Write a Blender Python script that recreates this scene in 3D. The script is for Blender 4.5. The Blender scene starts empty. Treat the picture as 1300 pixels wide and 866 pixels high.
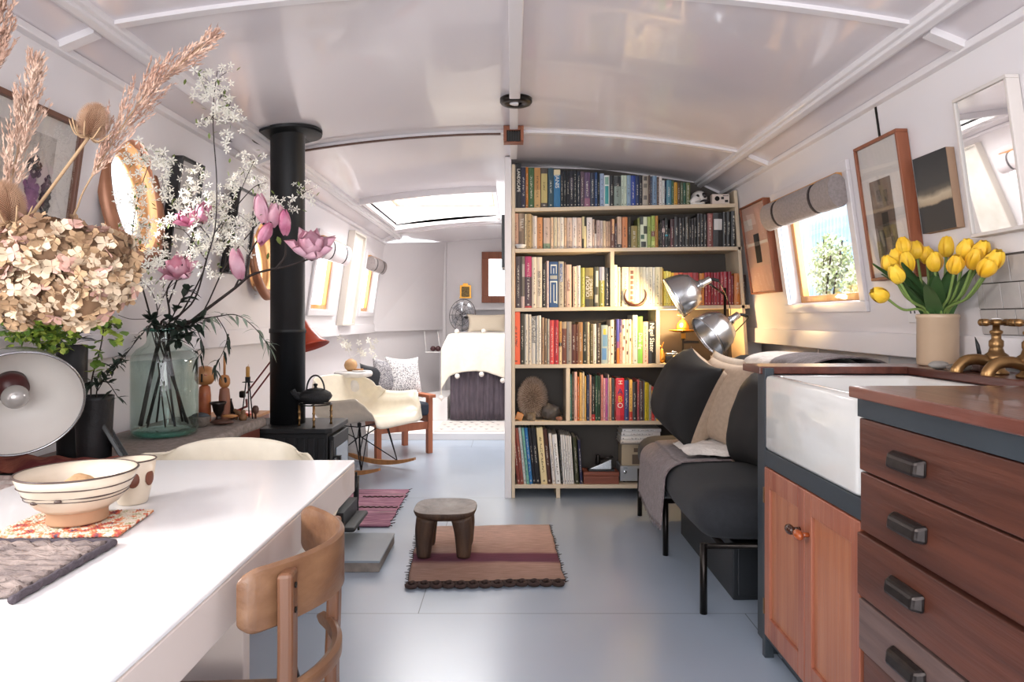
import bpy, math, random
from mathutils import Vector, Matrix, Quaternion, noise as mnoise
random.seed(7)
R = math.radians
pi = math.pi
C = bpy.context.scene.collection
F = 867.0; HY = 405.0; CH = 1.1
def P(px, py, Y): return Vector(((px-650)*Y/F, Y, CH-(py-HY)*Y/F))
def FL(px, py, z=0.0):
    Y = (CH-z)*F/(py-HY); return Vector(((px-650)*Y/F, Y, z))
def WX(z): return 1.51-.14*(z-1)
def hx(h):
    h = h.lstrip('#'); return tuple(int(h[i:i+2], 16)/255 for i in (0, 2, 4))
def lin(c): return tuple((v/12.92 if v <= .04045 else ((v+.055)/1.055)**2.4) for v in c)
def col(h):
    c = lin(hx(h)) if isinstance(h, str) else h
    return (c[0], c[1], c[2], 1)

# ---------------------------------------------------------------- materials
def newmat(name):
    m = bpy.data.materials.new(name); m.use_nodes = True
    return m, m.node_tree.nodes, m.node_tree.links, m.node_tree.nodes['Principled BSDF']
def mat(name, c, rough=.5, metal=0., var=0., vscale=6., bump=0., bscale=40., c2=None, stretch=(1, 1, 1), coat=0., spec=.5, emit=None, detail=4., trans=0., ior=1.45, ramp=(.35, .65), sheen=0.):
    m, N, L, b = newmat(name)
    b.inputs['Roughness'].default_value = rough; b.inputs['Metallic'].default_value = metal
    b.inputs['Base Color'].default_value = col(c); b.inputs['Specular IOR Level'].default_value = spec
    b.inputs['Coat Weight'].default_value = coat; b.inputs['Transmission Weight'].default_value = trans
    b.inputs['IOR'].default_value = ior; b.inputs['Sheen Weight'].default_value = sheen
    if emit:
        b.inputs['Emission Color'].default_value = col(emit[0]); b.inputs['Emission Strength'].default_value = emit[1]
    if var or c2 or bump:
        tc = N.new('ShaderNodeTexCoord'); mp = N.new('ShaderNodeMapping'); mp.inputs['Scale'].default_value = stretch
        L.new(tc.outputs['Object'], mp.inputs['Vector'])
    if var or c2:
        n = N.new('ShaderNodeTexNoise'); n.inputs['Scale'].default_value = vscale; n.inputs['Detail'].default_value = detail
        L.new(mp.outputs[0], n.inputs['Vector'])
        r = N.new('ShaderNodeValToRGB'); r.color_ramp.elements[0].position = ramp[0]; r.color_ramp.elements[1].position = ramp[1]
        a = col(c)
        if c2: z = col(c2)
        else:
            z = tuple(min(1, v*(1+var)) for v in a[:3])+(1,); a = tuple(v*(1-var) for v in a[:3])+(1,)
        r.color_ramp.elements[0].color = a; r.color_ramp.elements[1].color = z
        L.new(n.outputs['Fac'], r.inputs[0]); L.new(r.outputs[0], b.inputs['Base Color'])
    if bump:
        n2 = N.new('ShaderNodeTexNoise'); n2.inputs['Scale'].default_value = bscale; n2.inputs['Detail'].default_value = 3
        L.new(mp.outputs[0], n2.inputs['Vector'])
        bp = N.new('ShaderNodeBump'); bp.inputs['Strength'].default_value = bump; bp.inputs['Distance'].default_value = .01
        L.new(n2.outputs['Fac'], bp.inputs['Height']); L.new(bp.outputs[0], b.inputs['Normal'])
    return m
def wood(name, a, z, rough=.45, axis='y', scale=3., coat=0., bump=.15):
    st = {'x': (.6, 9, 9), 'y': (9, .6, 9), 'z': (9, 9, .6)}[axis]
    return mat(name, a, rough, c2=z, vscale=scale, stretch=st, bump=bump, bscale=scale*3, detail=8, coat=coat, ramp=(.3, .7))
def glassmat(name, tint='ffffff', refl=.12, dens=1.):
    # thin pane: mostly transparent with a glossy fresnel reflection
    m, N, L, b = newmat(name); N.remove(b)
    out = [n for n in N if n.type == 'OUTPUT_MATERIAL'][0]
    t = N.new('ShaderNodeBsdfTransparent'); t.inputs[0].default_value = col(tint)
    g = N.new('ShaderNodeBsdfGlossy'); g.inputs['Roughness'].default_value = .02
    fr = N.new('ShaderNodeLayerWeight'); fr.inputs[0].default_value = .5
    pw = N.new('ShaderNodeMath'); pw.operation = 'POWER'; L.new(fr.outputs['Facing'], pw.inputs[0]); pw.inputs[1].default_value = 4
    ma = N.new('ShaderNodeMath'); ma.operation = 'MULTIPLY_ADD'; L.new(pw.outputs[0], ma.inputs[0]); ma.inputs[1].default_value = refl*3; ma.inputs[2].default_value = refl*.35; ma.use_clamp = True
    mx = N.new('ShaderNodeMixShader'); L.new(ma.outputs[0], mx.inputs[0]); L.new(t.outputs[0], mx.inputs[1]); L.new(g.outputs[0], mx.inputs[2])
    L.new(mx.outputs[0], out.inputs[0]); return m

# ---------------------------------------------------------------- mesh builder
class MB:
    def __init__(s): s.v = []; s.f = []; s.m = []; s.sm = []; s.uv = {}; s.fc = {}
    def add(s, vs, fs, mi=0, smooth=False):
        o = len(s.v); s.v += [Vector(v) for v in vs]
        for f in fs: s.f.append([i+o for i in f]); s.m.append(mi); s.sm.append(smooth)
        return o
    def box(s, a, b, mi=0, M=None):
        x0, y0, z0 = a; x1, y1, z1 = b
        vs = [(x0,y0,z0),(x1,y0,z0),(x1,y1,z0),(x0,y1,z0),(x0,y0,z1),(x1,y0,z1),(x1,y1,z1),(x0,y1,z1)]
        if M: vs = [M @ Vector(v) for v in vs]
        s.add(vs, [(3,2,1,0),(4,5,6,7),(0,1,5,4),(1,2,6,5),(2,3,7,6),(3,0,4,7)], mi); return s
    def hexa(s, vs, mi=0):
        s.add(vs, [(3,2,1,0),(4,5,6,7),(0,1,5,4),(1,2,6,5),(2,3,7,6),(3,0,4,7)], mi); return s
    def rbox(s, a, b, r, mi=0, seg=3, M=None):
        # box with rounded vertical edges + soft top/bottom
        x0, y0, z0 = a; x1, y1, z1 = b; r = min(r, (x1-x0)/2.01, (y1-y0)/2.01)
        ring = []
        for cx, cy, a0 in ((x1-r, y1-r, 0), (x0+r, y1-r, 90), (x0+r, y0+r, 180), (x1-r, y0+r, 270)):
            for k in range(seg+1):
                t = R(a0+90*k/seg); ring.append((cx, cy, math.cos(t), math.sin(t)))
        q = min(r, (z1-z0)/2.01); levels = []
        for k in range(seg+1):
            t = R(90*k/seg); levels.append((z0+q-q*math.cos(t), -q*(1-math.sin(t))))
        for k in range(seg+1):
            t = R(90*k/seg); levels.append((z1-q+q*math.sin(t), -q*(1-math.cos(t))))
        n = len(ring); vs = []
        for z, d in levels:
            for cx, cy, ux, uy in ring:
                vs.append((cx+ux*(r+d), cy+uy*(r+d), z))
        if M: vs = [M @ Vector(v) for v in vs]
        fs = []
        for i in range(len(levels)-1):
            for j in range(n): fs.append((i*n+j, i*n+(j+1) % n, (i+1)*n+(j+1) % n, (i+1)*n+j))
        fs.append(tuple(reversed(range(n)))); fs.append(tuple(range((len(levels)-1)*n, len(levels)*n)))
        s.add(vs, fs, mi, True); return s
    def tube(s, pts, r, seg=8, mi=0, cap=True):
        pts = [Vector(p) for p in pts]; rs = r if isinstance(r, (list, tuple)) else [r]*len(pts)
        vs = []; fs = []; prev = None
        for i, p in enumerate(pts):
            d = (pts[min(i+1, len(pts)-1)]-pts[max(i-1, 0)])
            d = d.normalized() if d.length > 1e-9 else Vector((0, 0, 1))
            if prev is None:
                u = d.orthogonal().normalized()
            else:
                u = prev-d*prev.dot(d); u = u.normalized() if u.length > 1e-6 else d.orthogonal().normalized()
            prev = u; w = d.cross(u)
            for k in range(seg):
                a = 2*pi*k/seg; vs.append(p+(u*math.cos(a)+w*math.sin(a))*rs[i])
        for i in range(len(pts)-1):
            for k in range(seg): fs.append((i*seg+k, i*seg+(k+1) % seg, (i+1)*seg+(k+1) % seg, (i+1)*seg+k))
        if cap: fs.append(tuple(reversed(range(seg)))); fs.append(tuple(range((len(pts)-1)*seg, len(pts)*seg)))
        s.add(vs, fs, mi, True); return s
    def lathe(s, prof, c=(0, 0, 0), seg=32, mi=0, M=None, sx=1., sy=1., closed=False):
        c = Vector(c); vs = []; fs = []
        for r, z in prof:
            for k in range(seg):
                a = 2*pi*k/seg; v = Vector((r*math.cos(a)*sx, r*math.sin(a)*sy, z))
                if M: v = M @ v
                vs.append(v+c)
        n = len(prof)
        for i in range(n-1 if not closed else n):
            j = (i+1) % n
            for k in range(seg): fs.append((i*seg+k, i*seg+(k+1) % seg, j*seg+(k+1) % seg, j*seg+k))
        if not closed:
            if prof[0][0] > 1e-5: fs.append(tuple(reversed(range(seg))))
            if prof[-1][0] > 1e-5: fs.append(tuple(range((n-1)*seg, n*seg)))
        s.add(vs, fs, mi, True); return s
    def ball(s, c, r, mi=0, seg=16, M=None):
        rr = r if isinstance(r, (tuple, list)) else (r, r, r); n = max(5, seg//2)
        pr = [(max(1e-6, math.sin(pi*k/n)), -math.cos(pi*k/n)) for k in range(n+1)]
        D = Matrix.Diagonal((rr[0], rr[1], rr[2], 1)); M2 = (M @ D) if M else D
        return s.lathe(pr, c, seg, mi, M2)
    def prism(s, poly, z0, z1, mi=0, M=None):
        n = len(poly); vs = [(p[0], p[1], z0) for p in poly]+[(p[0], p[1], z1) for p in poly]
        if M: vs = [M @ Vector(v) for v in vs]
        fs = [tuple(reversed(range(n))), tuple(range(n, 2*n))]+[(i, (i+1) % n, n+(i+1) % n, n+i) for i in range(n)]
        s.add(vs, fs, mi); return s
    def grid(s, fn, nu, nv, mi=0, smooth=True, closeu=False, thick=0.):
        vs = [Vector(fn(i/nu, j/nv)) for j in range(nv+1) for i in range(nu+1)]
        w = nu+1; fs = [(j*w+i, j*w+i+1, (j+1)*w+i+1, (j+1)*w+i) for j in range(nv) for i in range(nu)]
        s.add(vs, fs, mi, smooth); return s
    def build(s, name, m, parent=None, local=False, origin=None, bevel=0., solid=0., sub=0, weld=False, kind=None):
        me = bpy.data.meshes.new(name)
        if local: o0 = Vector((0, 0, 0))
        elif parent is not None: o0 = worldloc(parent)
        elif origin is not None: o0 = Vector(origin)
        elif s.v:
            xs = [v.x for v in s.v]; ys = [v.y for v in s.v]; zs = [v.z for v in s.v]
            o0 = Vector(((min(xs)+max(xs))/2, (min(ys)+max(ys))/2, min(zs)))
        else: o0 = Vector((0, 0, 0))
        me.from_pydata([tuple(v-o0) for v in s.v], [], s.f)
        ms = m if isinstance(m, (list, tuple)) else [m]
        for k in ms: me.materials.append(k)
        me.polygons.foreach_set('material_index', s.m); me.polygons.foreach_set('use_smooth', s.sm)
        me.update()
        ob = bpy.data.objects.new(name, me); C.objects.link(ob)
        if parent is not None: ob.parent = parent
        if not (local and parent is None) and parent is None: ob.location = o0
        if weld:
            w = ob.modifiers.new('weld', 'WELD'); w.merge_threshold = 1e-5
        if sub:
            q = ob.modifiers.new('sub', 'SUBSURF'); q.levels = sub; q.render_levels = sub
        if solid:
            q = ob.modifiers.new('solid', 'SOLIDIFY'); q.thickness = solid; q.offset = 0
        if bevel:
            q = ob.modifiers.new('bev', 'BEVEL'); q.width = bevel; q.segments = 2; q.limit_method = 'ANGLE'; q.angle_limit = R(40)
            q.harden_normals = False
        if kind: ob['kind'] = kind
        return ob
def worldloc(o):
    l = Vector(o.location); p = o.parent
    while p is not None: l = l+Vector(p.location); p = p.parent
    return l
def tag(o, label, cat, group=None, kind=None):
    o['label'] = label; o['category'] = cat
    if group: o['group'] = group
    if kind: o['kind'] = kind
    return o
def thing(name, label, cat, loc=(0, 0, 0), rz=0., group=None):
    o = bpy.data.objects.new(name, None); C.objects.link(o); o.location = loc; o.rotation_euler = (0, 0, rz)
    o.empty_display_size = .05
    return tag(o, label, cat, group)
def kids(o): return [c for c in bpy.data.objects if c.parent == o]
def copy_tree(o, parent=None):
    c = o.copy(); C.objects.link(c)
    if parent is not None: c.parent = parent
    for k in list(o.children): copy_tree(k, c)
    return c
def lib(o, text): o['label'] = text; return o
def axisM(d, up=(0, 0, 1)):
    d = Vector(d).normalized(); return Vector((0, 0, 1)).rotation_difference(d).to_matrix().to_4x4()
def text_mesh(name, s, m, parent, loc, size, rot, extr=.0004, label=None, align='CENTER', sx=1.):
    cu = bpy.data.curves.new(name+'_curve', 'FONT'); cu.body = s; cu.size = size; cu.extrude = extr; cu.align_x = align; cu.align_y = 'CENTER'
    cu.resolution_u = 2
    tmp = bpy.data.objects.new(name+'_tmp', cu); C.objects.link(tmp)
    dg = bpy.context.evaluated_depsgraph_get(); dg.update()
    me = bpy.data.meshes.new_from_object(tmp.evaluated_get(dg)); me.materials.clear(); me.materials.append(m)
    bpy.data.objects.remove(tmp, do_unlink=True); bpy.data.curves.remove(cu)
    o = bpy.data.objects.new(name, me); C.objects.link(o); o.parent = parent; o.location = loc; o.rotation_euler = rot; o.scale = (sx, 1, 1)
    if label: o['label'] = label
    return o
def spline(pts, n=6):
    # catmull-rom through points
    pts = [Vector(p) for p in pts]; out = []
    for i in range(len(pts)-1):
        p0 = pts[max(i-1, 0)]; p1 = pts[i]; p2 = pts[i+1]; p3 = pts[min(i+2, len(pts)-1)]
        for k in range(n):
            t = k/n; out.append(.5*((2*p1)+(p2-p0)*t+(2*p0-5*p1+4*p2-p3)*t*t+(3*p1-p0-3*p2+p3)*t**3))
    out.append(pts[-1]); return out
def lerp(a, b, t): return a+(b-a)*t
def interp(tab, t):
    for (a, va), (b, vb) in zip(tab, tab[1:]):
        if t <= b:
            k = (t-a)/(b-a) if b > a else 0; k = k*k*(3-2*k)
            return va+(vb-va)*k
    return tab[-1][1]
def pillow(mb, c, ex, ey, ez, w, h, t, mi=0, n=14, mi2=None, seed=0):
    # ex, ey face axes, ez thickness axis
    c = Vector(c); ex = Vector(ex).normalized(); ey = Vector(ey).normalized(); ez = Vector(ez).normalized()
    for sgn in (1, -1):
        def fn(a, b):
            u = 2*a-1; v = 2*b-1
            k = max(0, (1-abs(u)**2.6))*max(0, (1-abs(v)**2.6)); k = k**.5
            pin = 1-.13*(1-abs(v)**2.5)*abs(u)**2; pin2 = 1-.13*(1-abs(u)**2.5)*abs(v)**2
            wr = .12*mnoise.noise(Vector((u*2.5+seed, v*2.5, sgn)))*k
            return c+ex*(u*w/2*pin)+ey*(v*h/2*pin2)+ez*(sgn*(k+wr*.6)*t/2)
        g = fn if sgn > 0 else (lambda a, b: fn(1-a, b))
        mb.grid(g, n, n, mi if sgn > 0 or mi2 is None else mi2, True)
    return mb

# ---------------------------------------------------------------- shared materials
M = {}
M['white'] = mat('white_gloss_paint', 'dfdadb', .28, var=.012, vscale=2., bump=.04, bscale=7)
M['ceil'] = mat('white_ceiling_paint', 'dcd5d8', .24, var=.015, vscale=1.2, bump=.03, bscale=3, coat=.4)
M['whitem'] = mat('white_matt', 'e4e0de', .6)
M['cream'] = mat('cream_trim', 'c9b79f', .45, var=.05)
M['black'] = mat('black_iron', '17181a', .42, var=.1)
M['stove'] = mat('black_stove', '131416', .5, bump=.05, bscale=120)
M['tube'] = mat('dark_steel', '2b2725', .3, metal=.85)
M['chrome'] = mat('brushed_aluminium', 'b9bbbf', .25, metal=.95, var=.1, vscale=3, stretch=(1, 1, 6))
M['alu_in'] = mat('pale_aluminium_inside', 'd6d0ca', .4, metal=.0, var=.05, vscale=4)
M['brass'] = mat('aged_brass', '8a6a45', .32, metal=.9, var=.25, vscale=20)
M['gold'] = mat('warm_brass', 'c08a3c', .28, metal=.9)
M['wood_frame'] = wood('red_wood_frame', '7a4630', '96583c', axis='z')
M['wood_win'] = wood('varnished_window_wood', 'b87a3a', 'd49a54', axis='z', coat=.3)
M['dkwood'] = wood('dark_wood', '4a3128', '644438', axis='y')
M['darkplay'] = mat('dark_plain', '26282c', .55)
M['paper'] = mat('paper', 'd8d0c2', .85)
M['char'] = mat('charcoal_cloth', '2b2c30', .9, var=.12, vscale=120, bump=.25, bscale=300, sheen=.2)
M['stem'] = mat('dark_bark', '2e2522', .7, var=.2, vscale=30)
M['green'] = mat('leaf_green', '41602e', .5, var=.25, vscale=8)
M['glass'] = glassmat('window_glass')
M['candle'] = mat('ochre_wax', 'b5843f', .5)
# ================================================================ ROOM SHELL
Y0, Y1 = -1.6, 8.5
WINR = (2.885, 3.63, 1.175, 1.72)
WINL = [(4.98, 5.64, 1.17, 1.71), (6.62, 7.22, 1.17, 1.72), (.2, .95, 1.17, 1.72)]
PORT = [(2.56, 1.555, .155, .215), (3.93, 1.46, .15, .20)]
SKY = (-1.12, -.15, 5.16, 6.62)
def ceilz(x): return 2.1-.11*(x/1.22)**2
def wallpt(s, Y, z, n=0.): return Vector((s*(WX(z)-n), Y, z))
def side_wall(s, name, yend, holes, ports):
    mb = MB(); ys = {Y0, yend}; zs = {.965, 1.925}
    for a, b, c, d in holes: ys |= {a, b}; zs |= {c, d}
    for y, z, r, q in ports: ys |= {y-r*1.15, y+r*1.15}; zs |= {z-q*1.15, z+q*1.15}
    ys = sorted(ys); zs = sorted(zs)
    for i in range(len(ys)-1):
        for j in range(len(zs)-1):
            yc = (ys[i]+ys[i+1])/2; zc = (zs[j]+zs[j+1])/2
            if any(a < yc < b and c < zc < d for a, b, c, d in holes): continue
            if any(abs(yc-y) < r*1.15 and abs(zc-z) < q*1.15 for y, z, r, q in ports): continue
            mb.add([wallpt(s, ys[i], zs[j]), wallpt(s, ys[i+1], zs[j]), wallpt(s, ys[i+1], zs[j+1]), wallpt(s, ys[i], zs[j+1])], [(0, 1, 2, 3)])
    for y, z, r, rq in ports:
        n = 48; kz = rq/r; vs = []
        for k in range(n):
            t = 2*pi*(k+.5)/n; c, d = math.cos(t), math.sin(t); q = 1.15*r/max(abs(c), abs(d))
            vs += [wallpt(s, y+r*c, z+r*d*kz), wallpt(s, y+q*c, z+q*d*kz)]
        # corners of the square
        mb.add(vs, [(2*k, 2*k+1, (2*k+3) % (2*n), (2*k+2) % (2*n)) for k in range(n)])
        for sy in (-1, 1):
            for sz in (-1, 1):
                e = 1.15*r; t = e*math.tan(pi/4-pi/n) if False else e*(math.tan(R(45-180/n)))
                mb.add([wallpt(s, y+sy*e, z+sz*e*kz), wallpt(s, y+sy*e, z+sz*t*kz), wallpt(s, y+sy*t, z+sz*e*kz)], [(0, 1, 2)])
    # gunwale ledge and lower side
    g = WX(.965)
    for a, b in (((g, .965), (1.66, .965)), ((1.66, .965), (1.6, 0))):
        mb.add([(s*a[0], Y0, a[1]), (s*a[0], yend, a[1]), (s*b[0], yend, b[1]), (s*b[0], Y0, b[1])], [(0, 1, 2, 3)])
    return mb.build(name, M['white'], kind='structure')
side_wall(-1, 'wall_left', 7.4, WINL, PORT)
side_wall(1, 'wall_right', 8.5, [WINR], [])
# bow taper and bulkhead
mb = MB()
mb.add([(-WX(.965), 7.4, .965), (-.84, 8.5, .965), (-.80, 8.5, 2.06), (-WX(1.925), 7.4, 1.925)], [(0, 1, 2, 3)])
mb.add([(-1.66, 7.4, .965), (-.9, 8.5, .965), (-.9, 8.5, 0), (-1.6, 7.4, 0)], [(0, 1, 2, 3)])
mb.add([(-WX(.965), 7.4, .965), (-.84, 8.5, .965), (-.9, 8.5, .965), (-1.66, 7.4, .965)], [(0, 1, 2, 3)])
mb.build('wall_bow', M['white'], kind='structure')
BW = (-.345, .06, 1.33, 1.90)
mb = MB()
for a, b, c, d in ((-.95, BW[0], 0, 2.12), (BW[0], BW[1], 0, BW[2]), (BW[0], BW[1], BW[3], 2.12), (BW[1], 1.66, 0, 2.12)):
    mb.add([(a, 8.5, c), (b, 8.5, c), (b, 8.5, d), (a, 8.5, d)], [(0, 1, 2, 3)])
mb.build('wall_far', M['white'], kind='structure')
mb = MB(); mb.box((-.045, 4.185, 0), (-.004, 8.49, 2.095)); mb.build('wall_partition', M['white'], kind='structure', bevel=.003)
mb = MB(); mb.box((-.003, 4.46, 0), (1.63, 4.5, 2.095)); mb.build('wall_bulkhead', M['white'], kind='structure')

# floor
m, N, L, b = newmat('blue_grey_floor_paint')
tc = N.new('ShaderNodeTexCoord'); mp = N.new('ShaderNodeMapping'); mp.inputs['Location'].default_value = (.35, -.9, 0)
L.new(tc.outputs['Object'], mp.inputs[0])
br = N.new('ShaderNodeTexBrick'); br.inputs['Scale'].default_value = 1; br.inputs['Brick Width'].default_value = 2.44; br.inputs['Row Height'].default_value = 1.65
br.inputs['Mortar Size'].default_value = .0022; br.inputs['Mortar Smooth'].default_value = .3
br.inputs['Color1'].default_value = col('a0adbd'); br.inputs['Color2'].default_value = col('a5b1c0'); br.inputs['Mortar'].default_value = col('5b646e')
L.new(mp.outputs[0], br.inputs['Vector'])
nz = N.new('ShaderNodeTexNoise'); nz.inputs['Scale'].default_value = 1.6; nz.inputs['Detail'].default_value = 2; L.new(tc.outputs['Object'], nz.inputs['Vector'])
mr = N.new('ShaderNodeMapRange'); mr.inputs['From Min'].default_value = .3; mr.inputs['From Max'].default_value = .7; mr.inputs['To Min'].default_value = .95; mr.inputs['To Max'].default_value = 1.04
L.new(nz.outputs['Fac'], mr.inputs[0])
mx = N.new('ShaderNodeVectorMath'); mx.operation = 'SCALE'; L.new(br.outputs['Color'], mx.inputs[0]); L.new(mr.outputs[0], mx.inputs['Scale'])
L.new(mx.outputs[0], b.inputs['Base Color'])
mr2 = N.new('ShaderNodeMapRange'); mr2.inputs['To Min'].default_value = .27; mr2.inputs['To Max'].default_value = .36; L.new(nz.outputs['Fac'], mr2.inputs[0]); L.new(mr2.outputs[0], b.inputs['Roughness'])
bp = N.new('ShaderNodeBump'); bp.inputs['Strength'].default_value = .06; bp.inputs['Distance'].default_value = .02
n3 = N.new('ShaderNodeTexNoise'); n3.inputs['Scale'].default_value = 5; L.new(tc.outputs['Object'], n3.inputs['Vector']); L.new(n3.outputs['Fac'], bp.inputs['Height']); L.new(bp.outputs[0], b.inputs['Normal'])
b.inputs['Specular IOR Level'].default_value = .6; b.inputs['Coat Weight'].default_value = .6; b.inputs['Coat Roughness'].default_value = .22
M['floor'] = m
mb = MB(); mb.box((-1.62, Y0, -.05), (1.62, 8.5, 0)); mb.build('floor', m, origin=(0, 0, 0), kind='structure')
mb = MB(); mb.add([(-1.6, 6.2, .06), (-.046, 6.2, .06), (-.046, 8.49, .06), (-.9, 8.49, .06), (-1.6, 7.38, .06), (-1.6, 6.2, .001), (-.046, 6.2, .001), (-.046, 8.49, .001), (-.9, 8.49, .001), (-1.6, 7.38, .001)],
    [(0, 1, 2, 3, 4), (5, 6, 1, 0), (6, 7, 2, 1), (9, 8, 7, 6, 5)])
mb.build('floor_platform', M['whitem'], kind='structure')

# ceiling with the skylight hole
mb = MB(); xs = sorted(set([-1.22+2.44*i/24 for i in range(25)]+[SKY[0], SKY[1]])); ys = [Y0, 2.06, 3.63, SKY[2], SKY[3], 7.2, Y1]
for i in range(len(xs)-1):
    for j in range(len(ys)-1):
        if SKY[0] <= (xs[i]+xs[i+1])/2 <= SKY[1] and SKY[2] <= (ys[j]+ys[j+1])/2 <= SKY[3]: continue
        q = [(xs[i], ys[j]), (xs[i+1], ys[j]), (xs[i+1], ys[j+1]), (xs[i], ys[j+1])]
        mb.add([(x, y, ceilz(x)) for x, y in q], [(3, 2, 1, 0)], 0, True)
for s in (-1, 1):
    a = (1.22, 1.99); c = (WX(1.925)+.01, 1.92)
    mb.add([(s*a[0], Y0, a[1]), (s*a[0], Y1, a[1]), (s*c[0], Y1, c[1]), (s*c[0], Y0, c[1])], [(0, 1, 2, 3)])
mb.build('ceiling', M['ceil'], kind='structure', weld=True)
k = 0
def trim(name, mb, m=None, bevel=.004):
    return mb.build(name, m or M['white'], kind='structure', bevel=bevel)
n = 1
for s in (-1, 1):
    yend = 7.4 if s < 0 else 4.46
    mb = MB()   # longitudinal cornice, two mouldings
    for x0, x1, dz in ((1.19, 1.25, .02), (1.205, 1.232, .032)):
        mb.hexa([(s*x0, Y0, ceilz(x0)-dz), (s*x1, Y0, ceilz(x1)-dz-.003), (s*x1, yend, ceilz(x1)-dz-.003), (s*x0, yend, ceilz(x0)-dz), (s*x0, Y0, ceilz(x0)+.01), (s*x1, Y0, ceilz(x1)+.01), (s*x1, yend, ceilz(x1)+.01), (s*x0, yend, ceilz(x0)+.01)])
    trim('trim_%d' % n, mb); n += 1
    mb = MB(); w = WX(1.92)
    mb.box((min(s*(w-.028), s*(w+.004)), Y0, 1.905), (max(s*(w-.028), s*(w+.004)), yend, 1.93)); trim('trim_%d' % n, mb); n += 1
    mb = MB(); g = WX(1.0)
    mb.box((min(s*(g-.022), s*(g+.02)), Y0, .955), (max(s*(g-.022), s*(g+.02)), yend, 1.045)); trim('trim_%d' % n, mb); n += 1
for yb in (.49, 2.06, 3.63, 7.15):
    mb = MB(); x0, x1 = -1.19, (1.19 if yb < 4 else -.05); ns = 20
    for i in range(ns):
        a = lerp(x0, x1, i/ns); c = lerp(x0, x1, (i+1)/ns)
        mb.hexa([(a, yb-.016, ceilz(a)-.013), (c, yb-.016, ceilz(c)-.013), (c, yb+.016, ceilz(c)-.013), (a, yb+.016, ceilz(a)-.013), (a, yb-.016, ceilz(a)+.004), (c, yb-.016, ceilz(c)+.004), (c, yb+.016, ceilz(c)+.004), (a, yb+.016, ceilz(a)+.004)])
    trim('trim_%d' % n, mb, bevel=0); n += 1
    for s in (-1, 1):
        if yb > 4 and s > 0: continue
        mb = MB(); mb.hexa([(s*1.25, yb-.02, 1.955), (s*1.37, yb-.02, 1.905), (s*1.37, yb+.02, 1.905), (s*1.25, yb+.02, 1.955), (s*1.25, yb-.02, 1.98), (s*1.37, yb-.02, 1.93), (s*1.37, yb+.02, 1.93), (s*1.25, yb+.02, 1.98)])
        trim('trim_%d' % n, mb, bevel=0); n += 1
mb = MB(); mb.box((-.012, Y0, 2.072), (.036, 3.02, 2.099)); trim('trim_%d' % n, mb); n += 1
mb = MB(); mb.box((-.012, 3.1, 2.077), (.03, 4.18, 2.099)); trim('trim_%d' % n, mb); n += 1
# added brown strip imitating the shadow line along the far side of the cross beam, left half
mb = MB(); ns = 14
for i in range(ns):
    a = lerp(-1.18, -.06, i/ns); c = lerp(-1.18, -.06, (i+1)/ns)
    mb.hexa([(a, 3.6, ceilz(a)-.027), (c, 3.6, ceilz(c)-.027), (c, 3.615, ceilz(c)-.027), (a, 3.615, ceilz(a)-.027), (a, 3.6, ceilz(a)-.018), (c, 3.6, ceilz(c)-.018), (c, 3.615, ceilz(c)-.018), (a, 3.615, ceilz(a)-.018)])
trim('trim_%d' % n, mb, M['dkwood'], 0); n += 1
# corner bead and panel joints far end
mb = MB(); mb.box((-.86, 8.455, .06), (-.82, 8.495, 2.05)); trim('trim_%d' % n, mb); n += 1
mb = MB(); mb.hexa([wallpt(1, 2.59, 1.76, .004), wallpt(1, 2.60, 1.76, .004), wallpt(1, 2.60, 1.76, 0), wallpt(1, 2.59, 1.76, 0), wallpt(1, 2.59, 1.91, .004), wallpt(1, 2.60, 1.91, .004), wallpt(1, 2.60, 1.91, 0), wallpt(1, 2.59, 1.91, 0)])
tag(mb.build('cable', M['tube']), 'thin dark cable running down the wall above the tall wood framed photograph', 'cable')
# seam on lower right wall under gunwale
for y in (2.35, 3.0, 3.7):
    mb = MB(); mb.box((1.648, y-.012, .3), (1.66, y+.012, .96)); trim('trim_%d' % n, mb); n += 1
# skylight: lined well, frame, glass
x0, x1, y0, y1 = SKY
mb = MB(); zt = 2.3
def zc(x): return ceilz(x)
mb.add([(x0, y0, zc(x0)), (x1, y0, zc(x1)), (x1, y1, zc(x1)), (x0, y1, zc(x0)), (x0, y0, zt), (x1, y0, zt), (x1, y1, zt), (x0, y1, zt)], [(0, 1, 5, 4), (1, 2, 6, 5), (2, 3, 7, 6), (3, 0, 4, 7)])
w1 = mb.build('window_skylight', M['whitem'], kind='structure')
mb = MB()
ns = 12
for yy in (y0-.03, y1):
    for i in range(ns):
        a = lerp(x0-.03, x1+.03, i/ns); c = lerp(x0-.03, x1+.03, (i+1)/ns)
        mb.hexa([(a, yy, zc(a)-.045), (c, yy, zc(c)-.045), (c, yy+.03, zc(c)-.045), (a, yy+.03, zc(a)-.045), (a, yy, zc(a)+.01), (c, yy, zc(c)+.01), (c, yy+.03, zc(c)+.01), (a, yy+.03, zc(a)+.01)])
mb.box((x0-.03, y0, zc(x0)-.03), (x0, y1, zc(x0)+.02)); mb.box((x1, y0, zc(x1)-.03), (x1+.03, y1, zc(x1)+.02))
mb.build('window_frame', M['white'], w1)
mb = MB(); e = .03
mb.box((x0, y1-e, 2.2), (x1, y1, 2.28)); mb.box((x0, y0, 2.2), (x1, y0+e, 2.28)); mb.box((x0, y0+e, 2.2), (x0+e, y1-e, 2.28)); mb.box((x1-e, y0+e, 2.2), (x1, y1-e, 2.28))
mb.build('wooden_sash', mat('pale_pine', 'd9b79c', .5), w1)
mb = MB(); mb.box((x0, y0, 2.29), (x1, y1, 2.296)); mb.build('pane', M['glass'], w1)

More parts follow.
